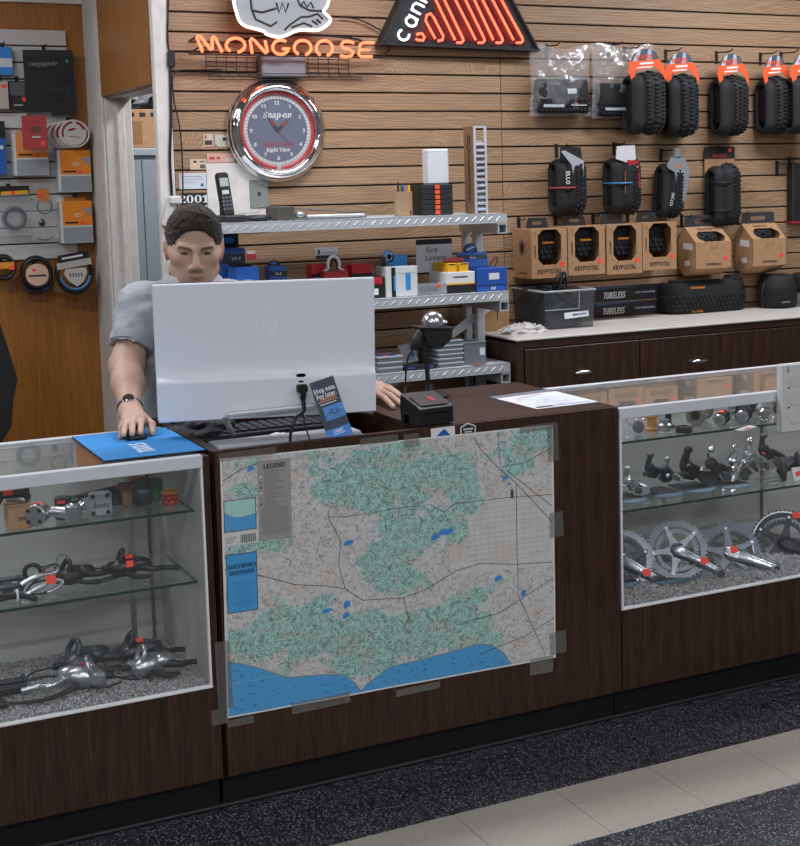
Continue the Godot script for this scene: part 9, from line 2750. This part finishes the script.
	S.mesh_into(sh, Vector3(minf(er.x, sr.x) - 0.13, hip.y - 0.26, hip.z - 0.22), Vector3(sl.x + 0.16, neck.y + 0.07, chest.z + 0.26), 0.0085, func(_p: Vector3) -> Color: return Color.WHITE)
	var cloth := textured(speckle_image(256, Color("a0a4a9"), [Color("979ba0"), Color("a9adb2"), Color("9296a0"), Color("afb3b8")], 16000, 33, 3), 0.85, Vector3(6, 6, 6))
	cloth.uv1_triplanar = true
	cloth.rim_enabled = true
	cloth.rim = 0.3
	part(P, "polo_shirt", sh, cloth)
	# ribbed cuff
	var cuff := MB.new()
	var u1 := dr.cross(Vector3.BACK).normalized(); var u2 := dr.cross(u1)
	var rows := []
	for q in [[-0.022, 0.0665], [-0.02, 0.0685], [0.004, 0.0675], [0.006, 0.065], [0.006, 0.055]]:
		var line := PackedVector3Array()
		for j in 30:
			var w := TAU * j / 30
			line.append(cr + dr * q[0] + (u1 * cos(w) + u2 * sin(w)) * q[1])
		rows.append(line)
	cuff.grid(rows, false, true)
	part(P, "sleeve_cuff", cuff, cloth)
	# collar: two flaps round the neck
	var col := MB.new()
	var crow := []
	for q in [[0.0, 0.072, 0.0], [0.028, 0.068, 0.0], [0.034, 0.072, 0.0], [0.02, 0.084, 0.0], [-0.022, 0.108, 0.012]]:
		var line := PackedVector3Array()
		for j in 25:
			var w := deg_to_rad(lerpf(-62, 242, j / 24.0))       # open at the front
			var front := clampf(1.0 - absf(lerpf(-62, 242, j / 24.0) - 90.0) / 152.0, 0.0, 1.0)
			line.append(neck + Vector3(cos(w) * q[1] * 1.04, q[0] + 0.012 + 0.03 * front, -sin(w) * q[1] + 0.008))
		crow.append(line)
	col.grid(crow)
	part(P, "collar", col, cloth)
	# trousers and shoes, behind the desk
	var tf := Field.new()
	tf.cap(hip + Vector3(-0.07, -0.02, 0), hip + Vector3(0.07, -0.02, 0), 0.125, 0.125, 0.04)
	for s in [-1.0, 1.0]:
		var kn := Vector3(hip.x + 0.1 * s, 0.5, hip.z + 0.06)
		var an := Vector3(hip.x + 0.11 * s, 0.09, hip.z - 0.02)
		tf.cap(hip + Vector3(0.085 * s, -0.04, 0), kn, 0.1, 0.075, 0.04)
		tf.cap(kn, an, 0.075, 0.062, 0.03)
	var tr := MB.new()
	tf.mesh_into(tr, Vector3(hip.x - 0.3, 0.02, hip.z - 0.2), Vector3(hip.x + 0.3, hip.y + 0.16, hip.z + 0.25), 0.014, func(_p: Vector3) -> Color: return Color.WHITE)
	part(P, "trousers", tr, mat("23262d", 0.85))
	for s in [-1.0, 1.0]:
		shape(P, "shoe", M.black, [["ell", Vector3(hip.x + 0.115 * s, 0.045, hip.z + 0.05), Vector3(0.05, 0.045, 0.13)], ["box", Vector3(hip.x + 0.115 * s, 0.012, hip.z + 0.05), Vector3(0.09, 0.024, 0.25), 0.01]])
	# --- wristwatch ---
	var wd := (wr - er).normalized()
	var wc := wr - wd * 0.022
	var a1 := wd.cross(Vector3.UP).normalized(); var a2 := a1.cross(wd)
	var band := MB.new()
	var br := []
	for q in [-0.008, -0.006, 0.006, 0.008]:
		var line := PackedVector3Array()
		for j in 28:
			var w := TAU * j / 28
			line.append(wc + wd * q + (a1 * cos(w) * 0.035 + a2 * sin(w) * 0.0335) * (1.0 if absf(q) > 0.007 else 1.05))
		br.append(line)
	band.grid(br, false, true)
	part(P, "watch_band", band, M.gunmetal, "dark metal watch band")
	var wf := MB.new()
	var up := (a2 + a1 * 0.1).normalized()
	if up.y < 0:
		up = -up
	wf.x = Transform3D(Basis(up.cross(wd), up, wd) if up.cross(wd).cross(up).dot(wd) > 0 else Basis(wd.cross(up), up, -wd), wc + up * 0.033)
	wf.lathe(cyl(0.016, 0.008, 0.002), 24)
	part(P, "watch_case", wf, M.chrome, "silver watch case")
